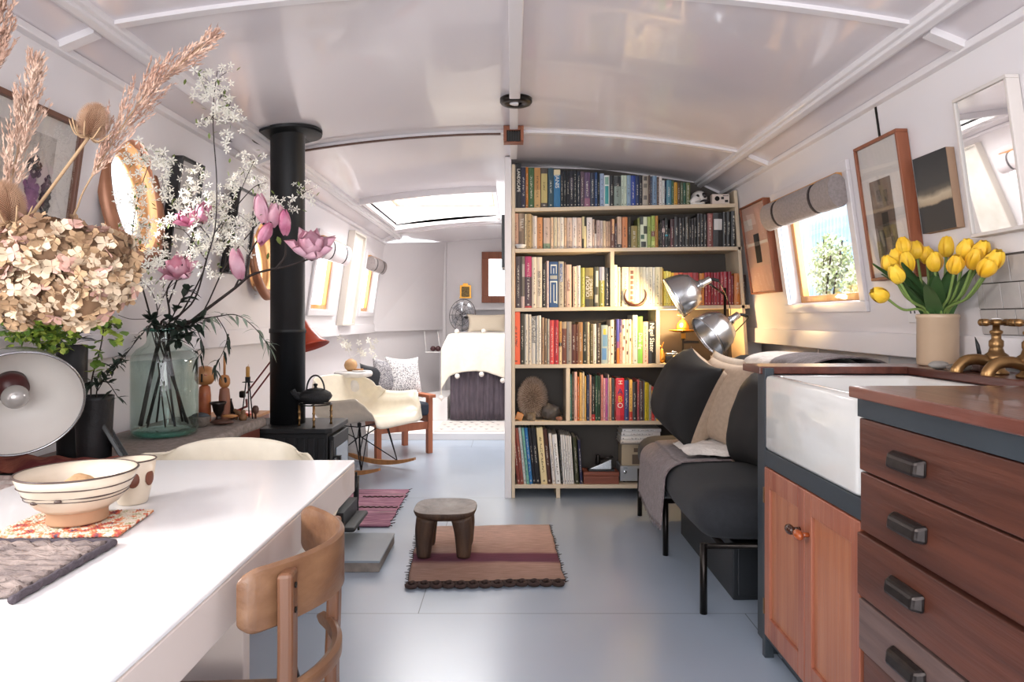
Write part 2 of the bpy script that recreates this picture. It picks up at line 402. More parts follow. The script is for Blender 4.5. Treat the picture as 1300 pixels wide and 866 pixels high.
# side windows
def quadbar(mb, s, Ya, Yb, za, zb, n0, n1, mi=0):
    # a bar lying in the wall, n measured inward from the wall face (negative = outward)
    v = [wallpt(s, Ya, za, n0), wallpt(s, Yb, za, n0), wallpt(s, Yb, za, n1), wallpt(s, Ya, za, n1), wallpt(s, Ya, zb, n0), wallpt(s, Yb, zb, n0), wallpt(s, Yb, zb, n1), wallpt(s, Ya, zb, n1)]
    mb.hexa(v, mi)
def frame(mb, s, h, w, n0, n1, mi=0, inner=True):
    a, b, c, d = h
    quadbar(mb, s, a, b, c, c+w, n0, n1, mi); quadbar(mb, s, a, b, d-w, d, n0, n1, mi)
    quadbar(mb, s, a, a+w, c+w, d-w, n0, n1, mi); quadbar(mb, s, b-w, b, c+w, d-w, n0, n1, mi)
M['blind'] = mat('grey_linen', '8f8583', .9, var=.12, vscale=90, bump=.25, bscale=220, sheen=.1)
M['blindp'] = mat('pale_linen', 'd8cfd0', .9, var=.05, vscale=90, bump=.15, bscale=220)
M['tie'] = mat('dark_tape', '2b2426', .8)
def window(num, s, h, tint='wood_win', blind='blind', blabel='', roll=.075, striped=False):
    a, b, c, d = h; o = .025
    mb = MB(); frame(mb, s, (a-.045, b+.045, c-.045, d+.045), .045, 0, .018)
    frame(mb, s, (a, b, c, d), .006, -.09, 0)
    w = mb.build('window_%d' % num, M['white'], kind='structure', bevel=.003)
    mb = MB(); frame(mb, s, (a+.008, b-.008, c+.008, d-.008), .035, -.085, -.05)
    mb.build('wooden_sash', M[tint], w, bevel=.003)
    mb = MB(); quadbar(mb, s, a+.03, b-.03, c+.03, d-.03, -.07, -.066); mb.build('pane', M['glass'], w)
    mb = MB()
    mb.box((s*(WX(d)-.005)-.01, b-.07, c+.0), (s*(WX(d)-.005)+.01, b-.055, c+.03)); 
    # rolled blind
    zc_ = d-.01-roll; pts = []; nn = 10
    bl = thing('rolled_blind', blabel, 'blind', wallpt(s, (a+b)/2, zc_, .06))
    mb = MB(); ns = 28
    prof = [(math.cos(t)*.044+.045, math.sin(t)*roll*1.0) for t in [2*pi*k/ns for k in range(ns)]]
    def fn(u, v):
        p = prof[int(round(u*ns)) % ns]; Yv = lerp(a-.02, b+.02, v)
        sag = -.02*math.sin(pi*v*3)*0
        squeeze = 1-.12*math.exp(-((v-.25)/.03)**2)-.12*math.exp(-((v-.8)/.03)**2)
        z = zc_+p[1]*squeeze+sag; return wallpt(s, Yv, z, .045+(p[0]-.045)*squeeze+.006)
    mb.grid(fn, ns, 40); 
    for v in (0, 1):
        vs = [fn(k/ns, v) for k in range(ns)]; mb.add(vs, [tuple(range(ns))])
    mb.build('roll', M[blind], bl)
    mb = MB(); quadbar(mb, s, a, b, d-.02, d+.0, .0, .04); mb.build('headrail', M[tint], bl)
    for v in (.25, .8):
        mb = MB(); Yv = lerp(a-.02, b+.02, v)
        path = [wallpt(s, Yv, zc_+math.sin(t)*(roll*.93), .051+math.cos(t)*.043) for t in [2*pi*k/20 for k in range(21)]]
        vs = []; 
        for p in path: vs += [p+Vector((0, -.009, 0)), p+Vector((0, .009, 0))]
        mb.add(vs, [(2*k, 2*k+1, 2*k+3, 2*k+2) for k in range(20)]); mb.build('tie_strap', M['tie'], bl, solid=.003)
    return w
window(1, 1, WINR, blabel='grey linen roman blind rolled and tied above the right hand window', roll=.07)
window(2, -1, WINL[0], blind='blindp', blabel='pale linen blind rolled above the nearer window on the left wall', roll=.08)
window(3, -1, WINL[1], blind='blind', blabel='grey blind with dark ties rolled above the farther window on the left wall', roll=.07)
window(8, -1, WINL[2], blind='blindp', blabel='pale linen blind rolled above the left window nearest the camera position', roll=.06)
# far bulkhead window
a, b, c, d = BW
mb = MB(); w = .055
for q in ((a-.03, b, c-.03, c+w), (a-.03, b, d-w, d+.03), (a-.03, a+w, c+w, d-w)):
    mb.box((q[0], 8.44, q[2]), (q[1], 8.53, q[3]))
ww = mb.build('window_4', M['wood_frame'], kind='structure', bevel=.004)
mb = MB(); mb.box((a, 8.515, c), (b, 8.519, d)); mb.build('pane', M['glass'], ww)
mb = MB(); mb.box((-.5, 8.36, 1.21), (.1, 8.49, 1.24)); tag(mb.build('trim_%d' % n, M['white'], kind='structure', bevel=.004), 'white', 'sill'); n += 1
del bpy.data.objects['trim_%d' % (n-1)]['label'], bpy.data.objects['trim_%d' % (n-1)]['category']
# portholes
M['copper'] = mat('copper_brown_ring', '9a6a50', .35, metal=.35, var=.15, vscale=6)
M['portwood'] = mat('honey_wood_liner', 'b8895c', .5, var=.12, vscale=8)
k = 5
for y, z, r, rq in PORT:
    c = wallpt(-1, y, z); t = math.atan(.14)
    Mx = Matrix.Translation(c) @ Matrix.Rotation(R(90)-t, 4, 'Y') @ Matrix.Diagonal((rq/r, 1, 1, 1))
    w = None
    mb = MB(); mb.lathe([(r-.004, -.005), (r-.004, .02), (r+.008, .032), (r+.03, .032), (r+.042, .02), (r+.042, -.004)], (0, 0, 0), 64, 0, Mx)
    mb.f = mb.f[:-2]; mb.m = mb.m[:-2]; mb.sm = mb.sm[:-2]
    w = mb.build('window_%d' % k, M['copper'], kind='structure'); k += 1
    mb = MB(); mb.lathe([(r-.004, .02), (r-.01, .0), (r-.01, -.02), (r-.017, -.021), (r-.017, -.036), (r-.024, -.038), (r-.024, -.06), (r+.01, -.06)], (0, 0, 0), 64, 0, Mx)
    mb.f = mb.f[:-2]; mb.m = mb.m[:-2]; mb.sm = mb.sm[:-2]
    mb.build('liner', M['portwood'], w)
    mb = MB(); mb.lathe([(1e-6, -.045), (r-.015, -.045)], (0, 0, 0), 64, 0, Mx); mb.f = mb.f[:-1]; mb.m = mb.m[:-1]; mb.sm = mb.sm[:-1]
    mb.build('pane', M['glass'], w)
# bathroom-tile splashback on the right wall (tiles are pattern in the mesh)
M['tile'] = mat('glazed_tile', 'b3aca8', .12, var=.12, vscale=7, bump=.12, bscale=14)
M['grout'] = mat('dark_grout', '4f4a47', .9)
mb = MB(); mb2 = MB()
quadbar(mb, 1, 1.2, 2.17, 1.05, 1.295, 0, .004, 1)
th = .0745
for i, z in enumerate((1.052, 1.1315, 1.211)):
    y = 2.165-(.03 if i % 2 else 0)
    if i % 2: quadbar(mb, 1, y+.002, 2.166, z, z+.076, .003, .01)
    while y > 1.2:
        quadbar(mb, 1, max(1.2, y-th), y, z, z+.0765, .003, .0105); y -= th+.003
ts = mb.build('trim_splashback', [M['tile'], M['grout']], kind='structure', bevel=.0015)
# electrical socket
mb = MB(); quadbar(mb, 1, 2.42, 2.56, 1.085, 1.17, 0, .012)
so = mb.build('power_socket', M['whitem'], bevel=.003); tag(so, 'white double power socket on the right wall behind the tulips', 'socket')
mb = MB()
for yy in (2.45, 2.51):
    for q in (0, .025): quadbar(mb, 1, yy+q-.003, yy+q+.003, 1.12, 1.13, .011, .0135)
mb.build('socket_holes', M['black'], so)
# ceiling fittings
t = thing('ceiling_downlight', 'round dark bronze ring fitting on the ceiling centre batten', 'ceiling light', (.018, 3.1, 2.08))
mb = MB(); mb.lathe([(.03, .0), (.03, -.006), (.066, -.008), (.073, 0), (.073, .016), (.03, .016)], (.018, 3.1, 2.083), 40, closed=True); mb.build('ring', M['tube'], t)
mb = MB(); mb.lathe([(1e-6, 0), (.031, 0)], (.018, 3.1, 2.088), 24); mb.build('lens', M['whitem'], t)
t = thing('wooden_vent_box', 'small wooden box with dark grille under the ceiling centre batten', 'vent', (.008, 3.56, 2.02))
mb = MB(); a = .052
mb.box((.008-a, 3.52, 2.02), (.008-a+.016, 3.6, 2.098)); mb.box((.008+a-.016, 3.52, 2.02), (.008+a, 3.6, 2.098)); mb.box((.008-a+.016, 3.52, 2.075), (.008+a-.016, 3.6, 2.098)); mb.box((.008-a, 3.54, 2.017), (.008+a, 3.6, 2.021))
mb.build('case', M['wood_frame'], t, bevel=.002)
mb = MB()
for i in range(6): mb.box((-.027+i*.0125, 3.535, 2.021), (-.021+i*.0125, 3.545, 2.075))
mb.build('grille', M['tube'], t)
mb = MB(); mb.box((-.028, 3.55, 2.022), (.044, 3.56, 2.074)); mb.build('backing', M['black'], t)

# ================================================================ OUTSIDE, seen through the windows
M['bluefence'] = mat('blue_corrugated_sheet', 'a9c9e2', .6, var=.12, vscale=3)
mb = MB()
def fn(u, v): return (5.2+.035*math.sin(u*2*pi*70), lerp(6.5, 15, u), lerp(-.019, 3.4, v))
mb.grid(fn, 840, 1, 0, True)
o = mb.build('garden_fence', M['bluefence']); tag(o, 'blue corrugated metal fence outside the right hand window', 'fence')
mb = MB()
def fn(u, v): return (4.9+.03*math.sin(u*2*pi*60), lerp(6.0, 14, u), lerp(-.019, 1.42, v))
mb.grid(fn, 720, 1, 0, True)
o = mb.build('low_fence', mat('white_sheet', 'e6e6e4', .7)); tag(o, 'low white corrugated fence at the bottom of the right hand window view', 'fence')
mb = MB(); mb.box((1.9, 2, -.1), (9, 18, -.02)); mb.build('ground', mat('bank_earth', '9c9a7c', .9, var=.2, vscale=2), kind='structure')
def leafcloud(mb, c, rad, n, size, mis=(0,)):
    for i in range(n):
        d = Vector((random.gauss(0, 1), random.gauss(0, 1), random.gauss(0, 1))).normalized()*random.random()**.5
        p = Vector(c)+Vector((d.x*rad[0], d.y*rad[1], d.z*rad[2])); q = Vector((random.gauss(0, 1), random.gauss(0, 1), random.gauss(0, 1))).normalized()
        a = q.orthogonal().normalized()*size*random.uniform(.6, 1.2); b_ = q.cross(a).normalized()*size*.45
        mb.add([p-a, p+b_, p+a, p-b_], [(0, 1, 2, 3)], random.choice(mis))
lp = [mat('pale_leaf_a', 'd2d6b4', .7), mat('pale_leaf_b', 'ecebdc', .7), mat('pale_leaf_c', 'b4be88', .7)]
for i, (y, z, ry, rz, lb) in enumerate(((7.75, 1.9, .36, .35, 'pale bush in blossom growing against the blue fence'), (8.72, 1.5, .36, .35, 'yellow green bush low in front of the white fence outside'), (9.75, 1.85, .4, .4, 'tall pale bush at the far edge of the right hand window view'))):
    x = 4.55; sh = thing('garden_shrub', lb, 'shrub', (x, y, -.02), group=None)
    mb = MB()
    for k in range(7):
        mb.tube(spline([(x, y, -.02), (x+random.uniform(-.1, .1), y+random.uniform(-.2, .2), z*.5), (x+random.uniform(-.2, .2), y+random.uniform(-ry, ry), z+random.uniform(-.1, rz))], 4), .012, 5)
    mb.build('stem', M['stem'], sh)
    mb = MB(); leafcloud(mb, (x, y, z), (.25, ry*1.25, rz*1.2), 2200, .042, (0, 1, 2)); mb.build('foliage', lp, sh)
mb = MB()
def fn(u, v): 
    w = .28+.12*(1-v); return (4.35+.08*math.cos(u*2*pi)*w*3, 6.95+math.sin(u*2*pi)*w*1.0, lerp(.0, 1.78+.05*math.sin(u*9), v)+.0)
mb.grid(fn, 24, 8); mb.add([fn(k/24, 1) for k in range(24)], [tuple(range(24))])
tag(mb.build('tarpaulin_cover', mat('grey_tarp', 'a9b0b8', .5, bump=.6, bscale=6)), 'grey tarpaulin cover standing outside at the near edge of the right hand window', 'cover')
# ================================================================ BOOKCASE
BY = 4.19; BZ = [1.7814, 1.530, 1.1677, .8197, .4717, .0826]; BS = [.027, .0145, .019, .01, .004, 0]
def sz(k, x): return BZ[k]+BS[k]*x/1.35
def bx(px, Y=4.2): return (px-650)*Y/F
def bz(py, Y=4.2): return CH-(py-HY)*Y/F
bc = thing('bookcase', 'cream edged built-in bookcase with dark back filling the right half of the partition', 'bookcase', (.7, 4.3, 0))
M['shelf'] = mat('cream_shelf_paint', 'cdbba2', .45, var=.05, vscale=5)
M['backing'] = mat('dark_umber_back', '4a443f', .7, var=.08, vscale=3)
def xr(z): return WX(z)-.004
def shelf(k):
    mb = MB(); x0, z0 = .018, BZ[k]; 
    z1 = sz(k, 1.4); x1 = xr(z1)-.02
    mb.hexa([(x0, BY, z0-.023), (x1, BY, z1-.023), (x1, 4.44, z1-.023), (x0, 4.44, z0-.023), (x0, BY, z0), (x1, BY, z1), (x1, 4.44, z1), (x0, 4.44, z0)])
    mb.build('shelf', M['shelf'], bc, bevel=.002)
for k in range(6): shelf(k)
mb = MB(); mb.box((-.002, BY, 0), (.018, 4.45, 2.05)); mb.build('side_panel', M['shelf'], bc, bevel=.002)
mb = MB(); mb.hexa([(xr(.97)-.02, BY, 0), (xr(.97), BY, 0), (xr(.97), 4.45, 0), (xr(.97)-.02, 4.45, 0), (xr(1.89)-.02, BY, 1.89), (xr(1.89), BY, 1.89), (xr(1.89), 4.45, 1.89), (xr(1.89)-.02, 4.45, 1.89)]); mb.build('side_panel', M['shelf'], bc, bevel=.002)
mb = MB(); mb.add([(0, 4.445, 0), (xr(.97), 4.445, 0), (xr(1.9), 4.445, 1.9), (1.2, 4.445, 1.985), (.6, 4.445, 2.07), (0, 4.445, 2.09)], [(0, 1, 2, 3, 4, 5)]); mb.build('back_panel', M['backing'], bc)
def divider(pa, pb, ka, kb):
    x0, x1 = bx(pa), bx(pb); mb = MB(); mb.box((x0, BY+.002, sz(kb, x0)), (x1, 4.44, sz(ka, x1)-.022)); mb.build('divider', M['shelf'], bc, bevel=.002)
divider(774.5, 779.5, 1, 2); divider(832.5, 837.5, 2, 3); divider(718.5, 723.5, 3, 4)
mb = MB(); mb.box((bx(706), BY, 0), (bx(711), 4.44, .06)); mb.build('foot', M['shelf'], bc, bevel=.002)
mb = MB(); mb.box((bx(880), BY, 0), (bx(885), 4.44, .06)); mb.build('foot', M['shelf'], bc, bevel=.002)

# ---------------------------------------------------------------- books
m, N, L, b = newmat('book_cover')
at = N.new('ShaderNodeVertexColor'); at.layer_name = 'Col'
uv = N.new('ShaderNodeUVMap'); uv.uv_map = 'spine'
sx = N.new('ShaderNodeSeparateXYZ'); L.new(uv.outputs[0], sx.inputs[0])
oi = N.new('ShaderNodeObjectInfo')
def math_(op, a, b_=None, c=None):
    q = N.new('ShaderNodeMath'); q.operation = op
    for i, v in enumerate((a, b_, c)):
        if v is None: continue
        if isinstance(v, (int, float)): q.inputs[i].default_value = v
        else: L.new(v, q.inputs[i])
    return q.outputs[0]
u, v = sx.outputs[0], sx.outputs[1]
v0 = math_('MULTIPLY_ADD', oi.outputs['Random'], .3, .12); v1 = math_('MULTIPLY_ADD', oi.outputs['Random'], -.25, .9)
inu = math_('MULTIPLY', math_('GREATER_THAN', u, .34), math_('LESS_THAN', u, .66))
inv = math_('MULTIPLY', math_('GREATER_THAN', v, v0), math_('LESS_THAN', v, v1))
cb = N.new('ShaderNodeCombineXYZ'); L.new(math_('MULTIPLY', u, 5), cb.inputs[0]); L.new(math_('MULTIPLY', v, 42), cb.inputs[1]); L.new(math_('MULTIPLY', oi.outputs['Random'], 97), cb.inputs[2])
nz = N.new('ShaderNodeTexNoise'); nz.inputs['Scale'].default_value = 1; nz.inputs['Detail'].default_value = 1; L.new(cb.outputs[0], nz.inputs['Vector'])
ink = math_('MULTIPLY', math_('MULTIPLY', inu, inv), math_('GREATER_THAN', nz.outputs['Fac'], .53))
lo = math_('MULTIPLY', math_('MULTIPLY', inu, math_('GREATER_THAN', v, .045)), math_('LESS_THAN', v, .075))
ink = math_('MULTIPLY', math_('MAXIMUM', ink, lo), .75)
bw = N.new('ShaderNodeRGBToBW'); L.new(at.outputs['Color'], bw.inputs[0])
ic = N.new('ShaderNodeMixRGB'); L.new(math_('GREATER_THAN', bw.outputs[0], .22), ic.inputs[0]); ic.inputs[1].default_value = col('d8d2c4'); ic.inputs[2].default_value = col('33291f')
mx = N.new('ShaderNodeMixRGB'); L.new(ink, mx.inputs[0]); L.new(at.outputs['Color'], mx.inputs[1]); L.new(ic.outputs[0], mx.inputs[2])
L.new(mx.outputs[0], b.inputs['Base Color']); b.inputs['Roughness'].default_value = .45
M['book'] = m
def cname(h):
    import colorsys
    r, g, b_ = hx(h); hh, s, v = colorsys.rgb_to_hsv(r, g, b_); hh *= 360
    if v < .2: return 'black'
    if s < .13: return 'white' if v > .78 else 'pale grey' if v > .62 else 'grey' if v > .38 else 'charcoal'
    tone = 'dark ' if v < .42 else 'pale ' if (s < .4 and v > .6) else ''
    if hh < 12 or hh >= 345: n_ = 'red' if s > .5 else 'pink' if v > .6 else 'maroon'
    elif hh < 42: n_ = ('orange' if (s > .55 and v > .55) else 'cream' if (v > .78 and s < .35) else 'tan' if v > .5 else 'brown')
    elif hh < 70: n_ = 'yellow' if (v > .65 and s > .4) else 'cream' if v > .75 else 'olive'
    elif hh < 160: n_ = 'green'
    elif hh < 200: n_ = 'teal'
    elif hh < 255: n_ = 'blue'
    elif hh < 345: n_ = 'purple' if hh < 310 else 'magenta'
    if n_ in ('brown', 'cream', 'tan', 'olive', 'maroon') : tone = 'dark ' if (v < .35 and n_ == 'brown') else ''
    return (tone+n_).strip()
def ordn(n_): return '%d%s' % (n_, 'th' if 10 <= n_ % 100 <= 20 else {1: 'st', 2: 'nd', 3: 'rd'}.get(n_ % 10, 'th'))
def book_mesh(w, h, d, c, bands=(), text=True, base=None):
    # bands: (v0, v1, hex[, u0, u1]) patches on the spine
    zs = sorted({0., 1.}|{q[0] for q in bands}|{q[1] for q in bands}); us = sorted({0., .5, 1.}|{q[3] for q in bands if len(q) > 3}|{q[4] for q in bands if len(q) > 3})
    vs = []; fs = []; cs = []; uvs = []
    def yy(u_): return .0035*(2*u_-1)**2
    idx = {}
    for z in zs:
        for u_ in us:
            idx[(u_, z)] = len(vs); vs.append((-w/2+u_*w, yy(u_), z*h))
    for i in range(len(zs)-1):
        for j in range(len(us)-1):
            fs.append((idx[(us[j], zs[i])], idx[(us[j+1], zs[i])], idx[(us[j+1], zs[i+1])], idx[(us[j], zs[i+1])]))
            cc = c; zc_ = (zs[i]+zs[i+1])/2; uc = (us[j]+us[j+1])/2
            for q in bands:
                if q[0] <= zc_ <= q[1] and (len(q) < 4 or q[3] <= uc <= q[4]): cc = q[2]
            cs.append(cc); uvs.append([(us[j], zs[i]), (us[j+1], zs[i]), (us[j+1], zs[i+1]), (us[j], zs[i+1])] if text else [(-1, -1)]*4)
    def quad(a, b_, c_, d_, cc):
        o = len(vs); vs.extend([a, b_, c_, d_]); fs.append((o, o+1, o+2, o+3)); cs.append(cc); uvs.append([(-1, -1)]*4)
    t = min(.003, w*.15); e = .0035
    for s in (-1, 1):   # cover boards
        x0, x1 = sorted((s*w/2, s*(w/2-t)))
        quad((x0, e, 0), (x0, d, 0), (x0, d, h), (x0, e, h), c) ; quad((x1, d, 0), (x1, e, 0), (x1, e, h), (x1, d, h), c)
        quad((x0, d, 0), (x1, d, 0), (x1, d, h), (x0, d, h), c); quad((x0, e, h), (x1, e, h), (x1, d, h), (x0, d, h), c); quad((x0, d, 0), (x1, d, 0), (x1, e, 0), (x0, e, 0), c)
    p = 'cfc6b4'; x0, x1 = -w/2+t, w/2-t; g = .003
    quad((x0, e, h-g), (x1, e, h-g), (x1, d-g, h-g), (x0, d-g, h-g), p); quad((x0, d-g, g), (x1, d-g, g), (x1, e, g), (x0, e, g), p); quad((x1, d-g, g), (x0, d-g, g), (x0, d-g, h-g), (x1, d-g, h-g), p)
    quad((-w/2, 0.0036, h), (0, 0.0002, h), (w/2, .0036, h), (0, .006, h), c)
    me = bpy.data.meshes.new('book'); me.from_pydata(vs, [], fs); me.materials.append(M['book'])
    ca = me.color_attributes.new('Col', 'FLOAT_COLOR', 'CORNER'); ul = me.uv_layers.new(name='spine')
    i = 0
    for f, cc, u4 in zip(me.polygons, cs, uvs):
        k = col(cc)
        for q, li in enumerate(f.loop_indices): ca.data[li].color = k; ul.data[li].uv = u4[q]
    me.update(); return me
CNT = {}
M['ink_w'] = mat('white_ink', 'e4dfd4', .6); M['ink_k'] = mat('black_ink', '1d1a18', .6); M['ink_y'] = mat('yellow_ink', 'e0b030', .6); M['ink_b'] = mat('blue_ink', '28386a', .6); M['ink_p'] = mat('pink_ink', 'd4b0b0', .6)
DOWN = (R(90), R(90), 0); UP = (R(90), R(-90), 0); FLAT = (R(90), 0, 0)
ROWN = {}
def put_row(shelf_name, k, items, conv, flip_last=None, Yf=4.203, lean=None, group=None):
    """items: (xa, xb, top, colour, opts)"""
    prev = None; recs = []
    for it in items:
        xa, xb, top, c = it[:4]; o = it[4] if len(it) > 4 else {}
        cx0, cx1 = bx(conv(xa, 0)[0], Yf), bx(conv(xb, 0)[0], Yf); x = (cx0+cx1)/2; w = cx1-cx0-.0012
        zb = sz(k, x)+.0004; zt = bz(conv(0, top)[1], Yf); h = max(.06, zt-zb)
        recs.append((x, w, zb, h, c, o))
    ROWN.setdefault(shelf_name, 0)
    for i, (x, w, zb, h, c, o) in enumerate(recs):
        ROWN[shelf_name] += 1; n_ = ROWN[shelf_name]
        d = min(.23, h*random.uniform(.66, .78)) if h > .12 else .1
        me = book_mesh(w, h, d, c, o.get('b', ()), not (o.get('t') or o.get('notext')))
        ob = bpy.data.objects.new('book', me); C.objects.link(ob); ob.location = (x, Yf+random.uniform(0, .006), zb)
        if lean: ob.rotation_euler = (0, lean(i, len(recs)), 0)
        nm = o.get('n') or ((('slim ' if w < .011 else 'thick ' if w > .034 else '')+cname(c)))
        if prev: lab = '%s book, %s from left, %s, beside %s one' % (nm, ordn(n_), shelf_name, prev)
        else: lab = '%s book at the left end of the %s' % (nm, shelf_name)
        tag(ob, lab, 'book', group or 'books on the '+shelf_name); prev = cname(c) if not o.get('n') else o['n'].split(' with')[0]
        for t in (o.get('t') or []):
            s_, size, mk, rot, vz = t[:5]; ux = t[5] if len(t) > 5 else 0
            text_mesh('spine_title', s_, M[mk], ob, (ux*w, -.0008, h*vz), size, rot, sx=t[6] if len(t) > 6 else 1.)
def cv(x0, y0, s): return lambda X, Y: (x0+X/s, y0+Y/s)
A = cv(640, 200, 6.925); B = cv(790, 200, 6.925)
def T2A(items): # crop at 790 -> crop at 640 coordinates
    return [tuple([q[0]+150*6.925, q[1]+150*6.925]+list(q[2:])) for q in items]
row1 = [(66,103,70,'8a8278'),(103,150,52,'1b1c20',{'t':[('LANDSCAPE',.026,'ink_w',DOWN,.62)],'n':'black book with tall white capitals'.replace('book ','')}),(150,190,85,'2a2a3e'),(190,212,82,'b8702a'),(214,264,90,'3c5a34'),(265,320,88,'b08048',{'b':((.0,.45,'c09a64'),)}),(322,383,92,'4a4038',{'b':((.12,.86,'b5a468',.05,.95),)}),(386,435,92,'2c4650'),
 (436,495,105,'2a6a94',{'b':((.86,1,'d8c8a0'),),'t':[('JANIS',.034,'ink_w',DOWN,.68)],'n':'bright blue cream-topped'}),(496,520,112,'24282f'),(521,548,118,'1c2026'),(549,575,120,'20232a'),(576,610,118,'23232c',{'b':((.48,.8,'4a4450'),)}),(611,640,115,'1a1f24'),(641,670,120,'1a2230'),
 (672,704,122,'5e4c56',{'n':'plum'}),(706,757,128,'5a4460',{'b':((0,.25,'8a5a70'),)}),(758,798,130,'2a3040'),(799,820,130,'34507a'),(821,842,128,'1b2026'),(843,879,140,'8ea0b8'),(880,928,155,'d8dcd8',{'b':((.08,.66,'2f8a8a',.15,.85),(.7,.95,'7aa090',.15,.85)),'notext':1}),(930,966,160,'1d2022'),(967,1028,162,'7d8a80',{'b':((.66,.99,'26282a'),)}),(1030,1054,155,'b8c4b4'),(1055,1079,155,'c0ccb8')]
row1 += T2A([(41,75,155,'7c94a8'),(76,118,158,'28408a'),(119,150,160,'1d2c50'),(151,178,165,'22242c'),(179,230,160,'a09688',{'b':((.84,.98,'4a4440',.2,.8),(.2,.34,'5a5450',.2,.8),(.6,.74,'6a645c',.2,.8)),'notext':1}),(231,248,155,'5a4c48'),(249,265,165,'4a5468'),(266,305,160,'7088a0'),(306,325,170,'5a4a44'),(326,352,165,'d8d4d0'),(353,374,200,'c8ccc8'),(375,388,204,'1f3050'),(389,433,198,'4a7888'),(434,455,205,'3c5c40'),(456,487,217,'c09030'),(488,511,220,'5a4430'),(512,537,218,'4f5a44'),(538,562,220,'2f5a48'),(563,600,220,'5a6038')])
put_row('top shelf', 0, row1, A)
row2 = [(60,75,480,'e0c8b0'),(77,129,490,'b08a74'),(131,179,490,'7a6858',{'b':((.5,1,'a8927c',.0,.5),),'t':[('TILLY',.026,'ink_w',DOWN,.72)],'n':'dun'}),(181,197,497,'d8c8a8'),(198,242,495,'b09468'),(243,255,505,'c8b8a0'),(256,289,513,'d8ccc4'),(290,340,525,'c88a58'),(345,405,530,'c0a898',{'b':((0,.17,'7a8a70'),)}),(408,434,525,'d8b898'),(435,464,525,'c8bca0'),(465,489,527,'d4c4b0'),(490,526,525,'dcd4c8'),(527,551,528,'c8a888'),(552,600,528,'c8b0a0',{'b':((0,.25,'a89488'),)}),(601,640,526,'d8ccc4'),(641,684,528,'d0b4a0'),(686,724,520,'d0c090',{'b':((.7,1,'2a2a20',.5,1),(.0,.3,'2a2a20',0,.4)),'notext':1}),(726,775,527,'dcd0c8'),(776,795,542,'c8b0a0'),(796,812,548,'4a342c',{'b':((0,.52,'e0d8d0'),)}),(813,844,550,'b8a098'),(845,869,553,'c0b0a8'),(870,894,555,'d0b898'),(895,914,560,'c8a890'),(915,934,560,'b89880'),(935,971,540,'6a4030',{'b':((.5,1,'e0a878',.4,1),)}),(972,994,580,'4a3438'),(995,1034,520,'c0a088',{'b':((0,.12,'3a2c28'),)}),(1038,1086,523,'c07848')]
row2 += T2A([(52,76,525,'3c3428'),(78,134,600,'807038'),(136,156,530,'7a8048'),(158,221,520,'c4c8ac',{'b':((.75,1,'2c3024',.0,.45),(.45,.7,'2c3024',.5,1),(.28,.42,'2f5038',.1,.6),(.02,.2,'24281e',.15,.85)),'notext':1,'n':'white black-patterned'}),(223,254,520,'8a9850'),(256,289,512,'90a048',{'b':((.35,.52,'6a3c30'),(.05,.2,'b8c070'))}),(290,316,512,'a87838'),(318,333,580,'2a2620'),(334,351,545,'1c1a1a'),(352,377,550,'3c3034',{'b':((.55,.7,'d0b8b0'),)}),(378,404,530,'202628',{'b':((.38,.44,'3a9aa8'),)}),(405,424,620,'1a1a1c'),(425,459,540,'3a2428',{'b':((.0,.7,'5a2428',0,.5),)}),(460,499,520,'1d1c20'),(500,529,530,'242226'),(530,554,528,'1a1a1c'),(555,589,520,'34322e'),(590,609,540,'1e1c1e'),(610,634,535,'262428'),(635,659,525,'1a1a1c'),(660,690,492,'242022'),(691,719,490,'1c1b1d'),(720,748,500,'221f20'),(750,800,490,'7a4844',{'b':((.6,.95,'a06a64',.2,.8),),'n':'reddish patterned'}),(802,884,485,'191818',{'b':((.5,.82,'c8c6c4',.08,.95),),'notext':1,'n':'wide black white-labelled'}),(886,920,478,'1d1c1d'),(921,958,475,'181818'),(959,1004,470,'1b1a1b')])
put_row('second shelf down', 1, row2, A)
D = cv(645, 318, 8.667)
row3 = [(38,55,35,'b04020'),(56,80,35,'d08a40'),(86,138,65,'4a4044'),(141,184,65,'6a6258',{'b':((.0,.22,'c0a8a0'),(.6,.85,'a8a098',.3,1)),'notext':1}),(186,260,65,'4a3038',{'b':((.6,1,'b03060'),(0,.03,'c04040')),'n':'magenta-topped'}),(263,317,72,'e0cfb8'),(319,375,72,'e0cfb8',{'t':[('HIDE AND SEEK',.022,'ink_k',UP,.48)],'n':'cream with black capitals'}),(377,420,140,'241f20'),(423,450,115,'d8b8b0'),(452,552,125,'274a78',{'b':((.1,.58,'d8d8cc',.1,.2),(.08,.58,'d8d8cc',.8,.9),(.55,.58,'d8d8cc',.1,.9),(.1,.13,'d8d8cc',.5,.9),(.13,.5,'d8d8cc',.48,.56),(.62,.7,'a8a498',.1,.9),(.74,.94,'d8d8cc',.16,.24),(.74,.94,'d8d8cc',.76,.84),(.91,.94,'d8d8cc',.16,.84),(.74,.86,'c8ccd0',.45,.55)),'notext':1,'n':'wide blue white-lined'}),(556,614,120,'b4a894',{'b':((.55,.95,'5a6a90',.2,.8),)}),(616,638,130,'6a4c40'),(640,700,155,'d8b098',{'b':((.38,.62,'8a6050',.2,.7),)}),(716,759,175,'dcc4a8'),(761,800,165,'d8d0c4'),(804,846,190,'a8a040'),(852,940,190,'6e6236',{'b':((.0,.2,'3c3820'),(.8,1,'8a7c44')),'t':[('OUDOLF',.032,'ink_w',UP,.52,-.2),('HUMMELO',.022,'ink_w',UP,.5,.24)],'n':'olive brown'}),(946,1000,180,'3c3c30',{'b':((.1,.3,'a8a498',.2,.8),(.5,.9,'b8b8b0',.4,.9)),'notext':1}),(1004,1062,182,'7a7a30',{'b':((.66,1,'9090a0'),)}),(1066,1125,190,'26221f')]
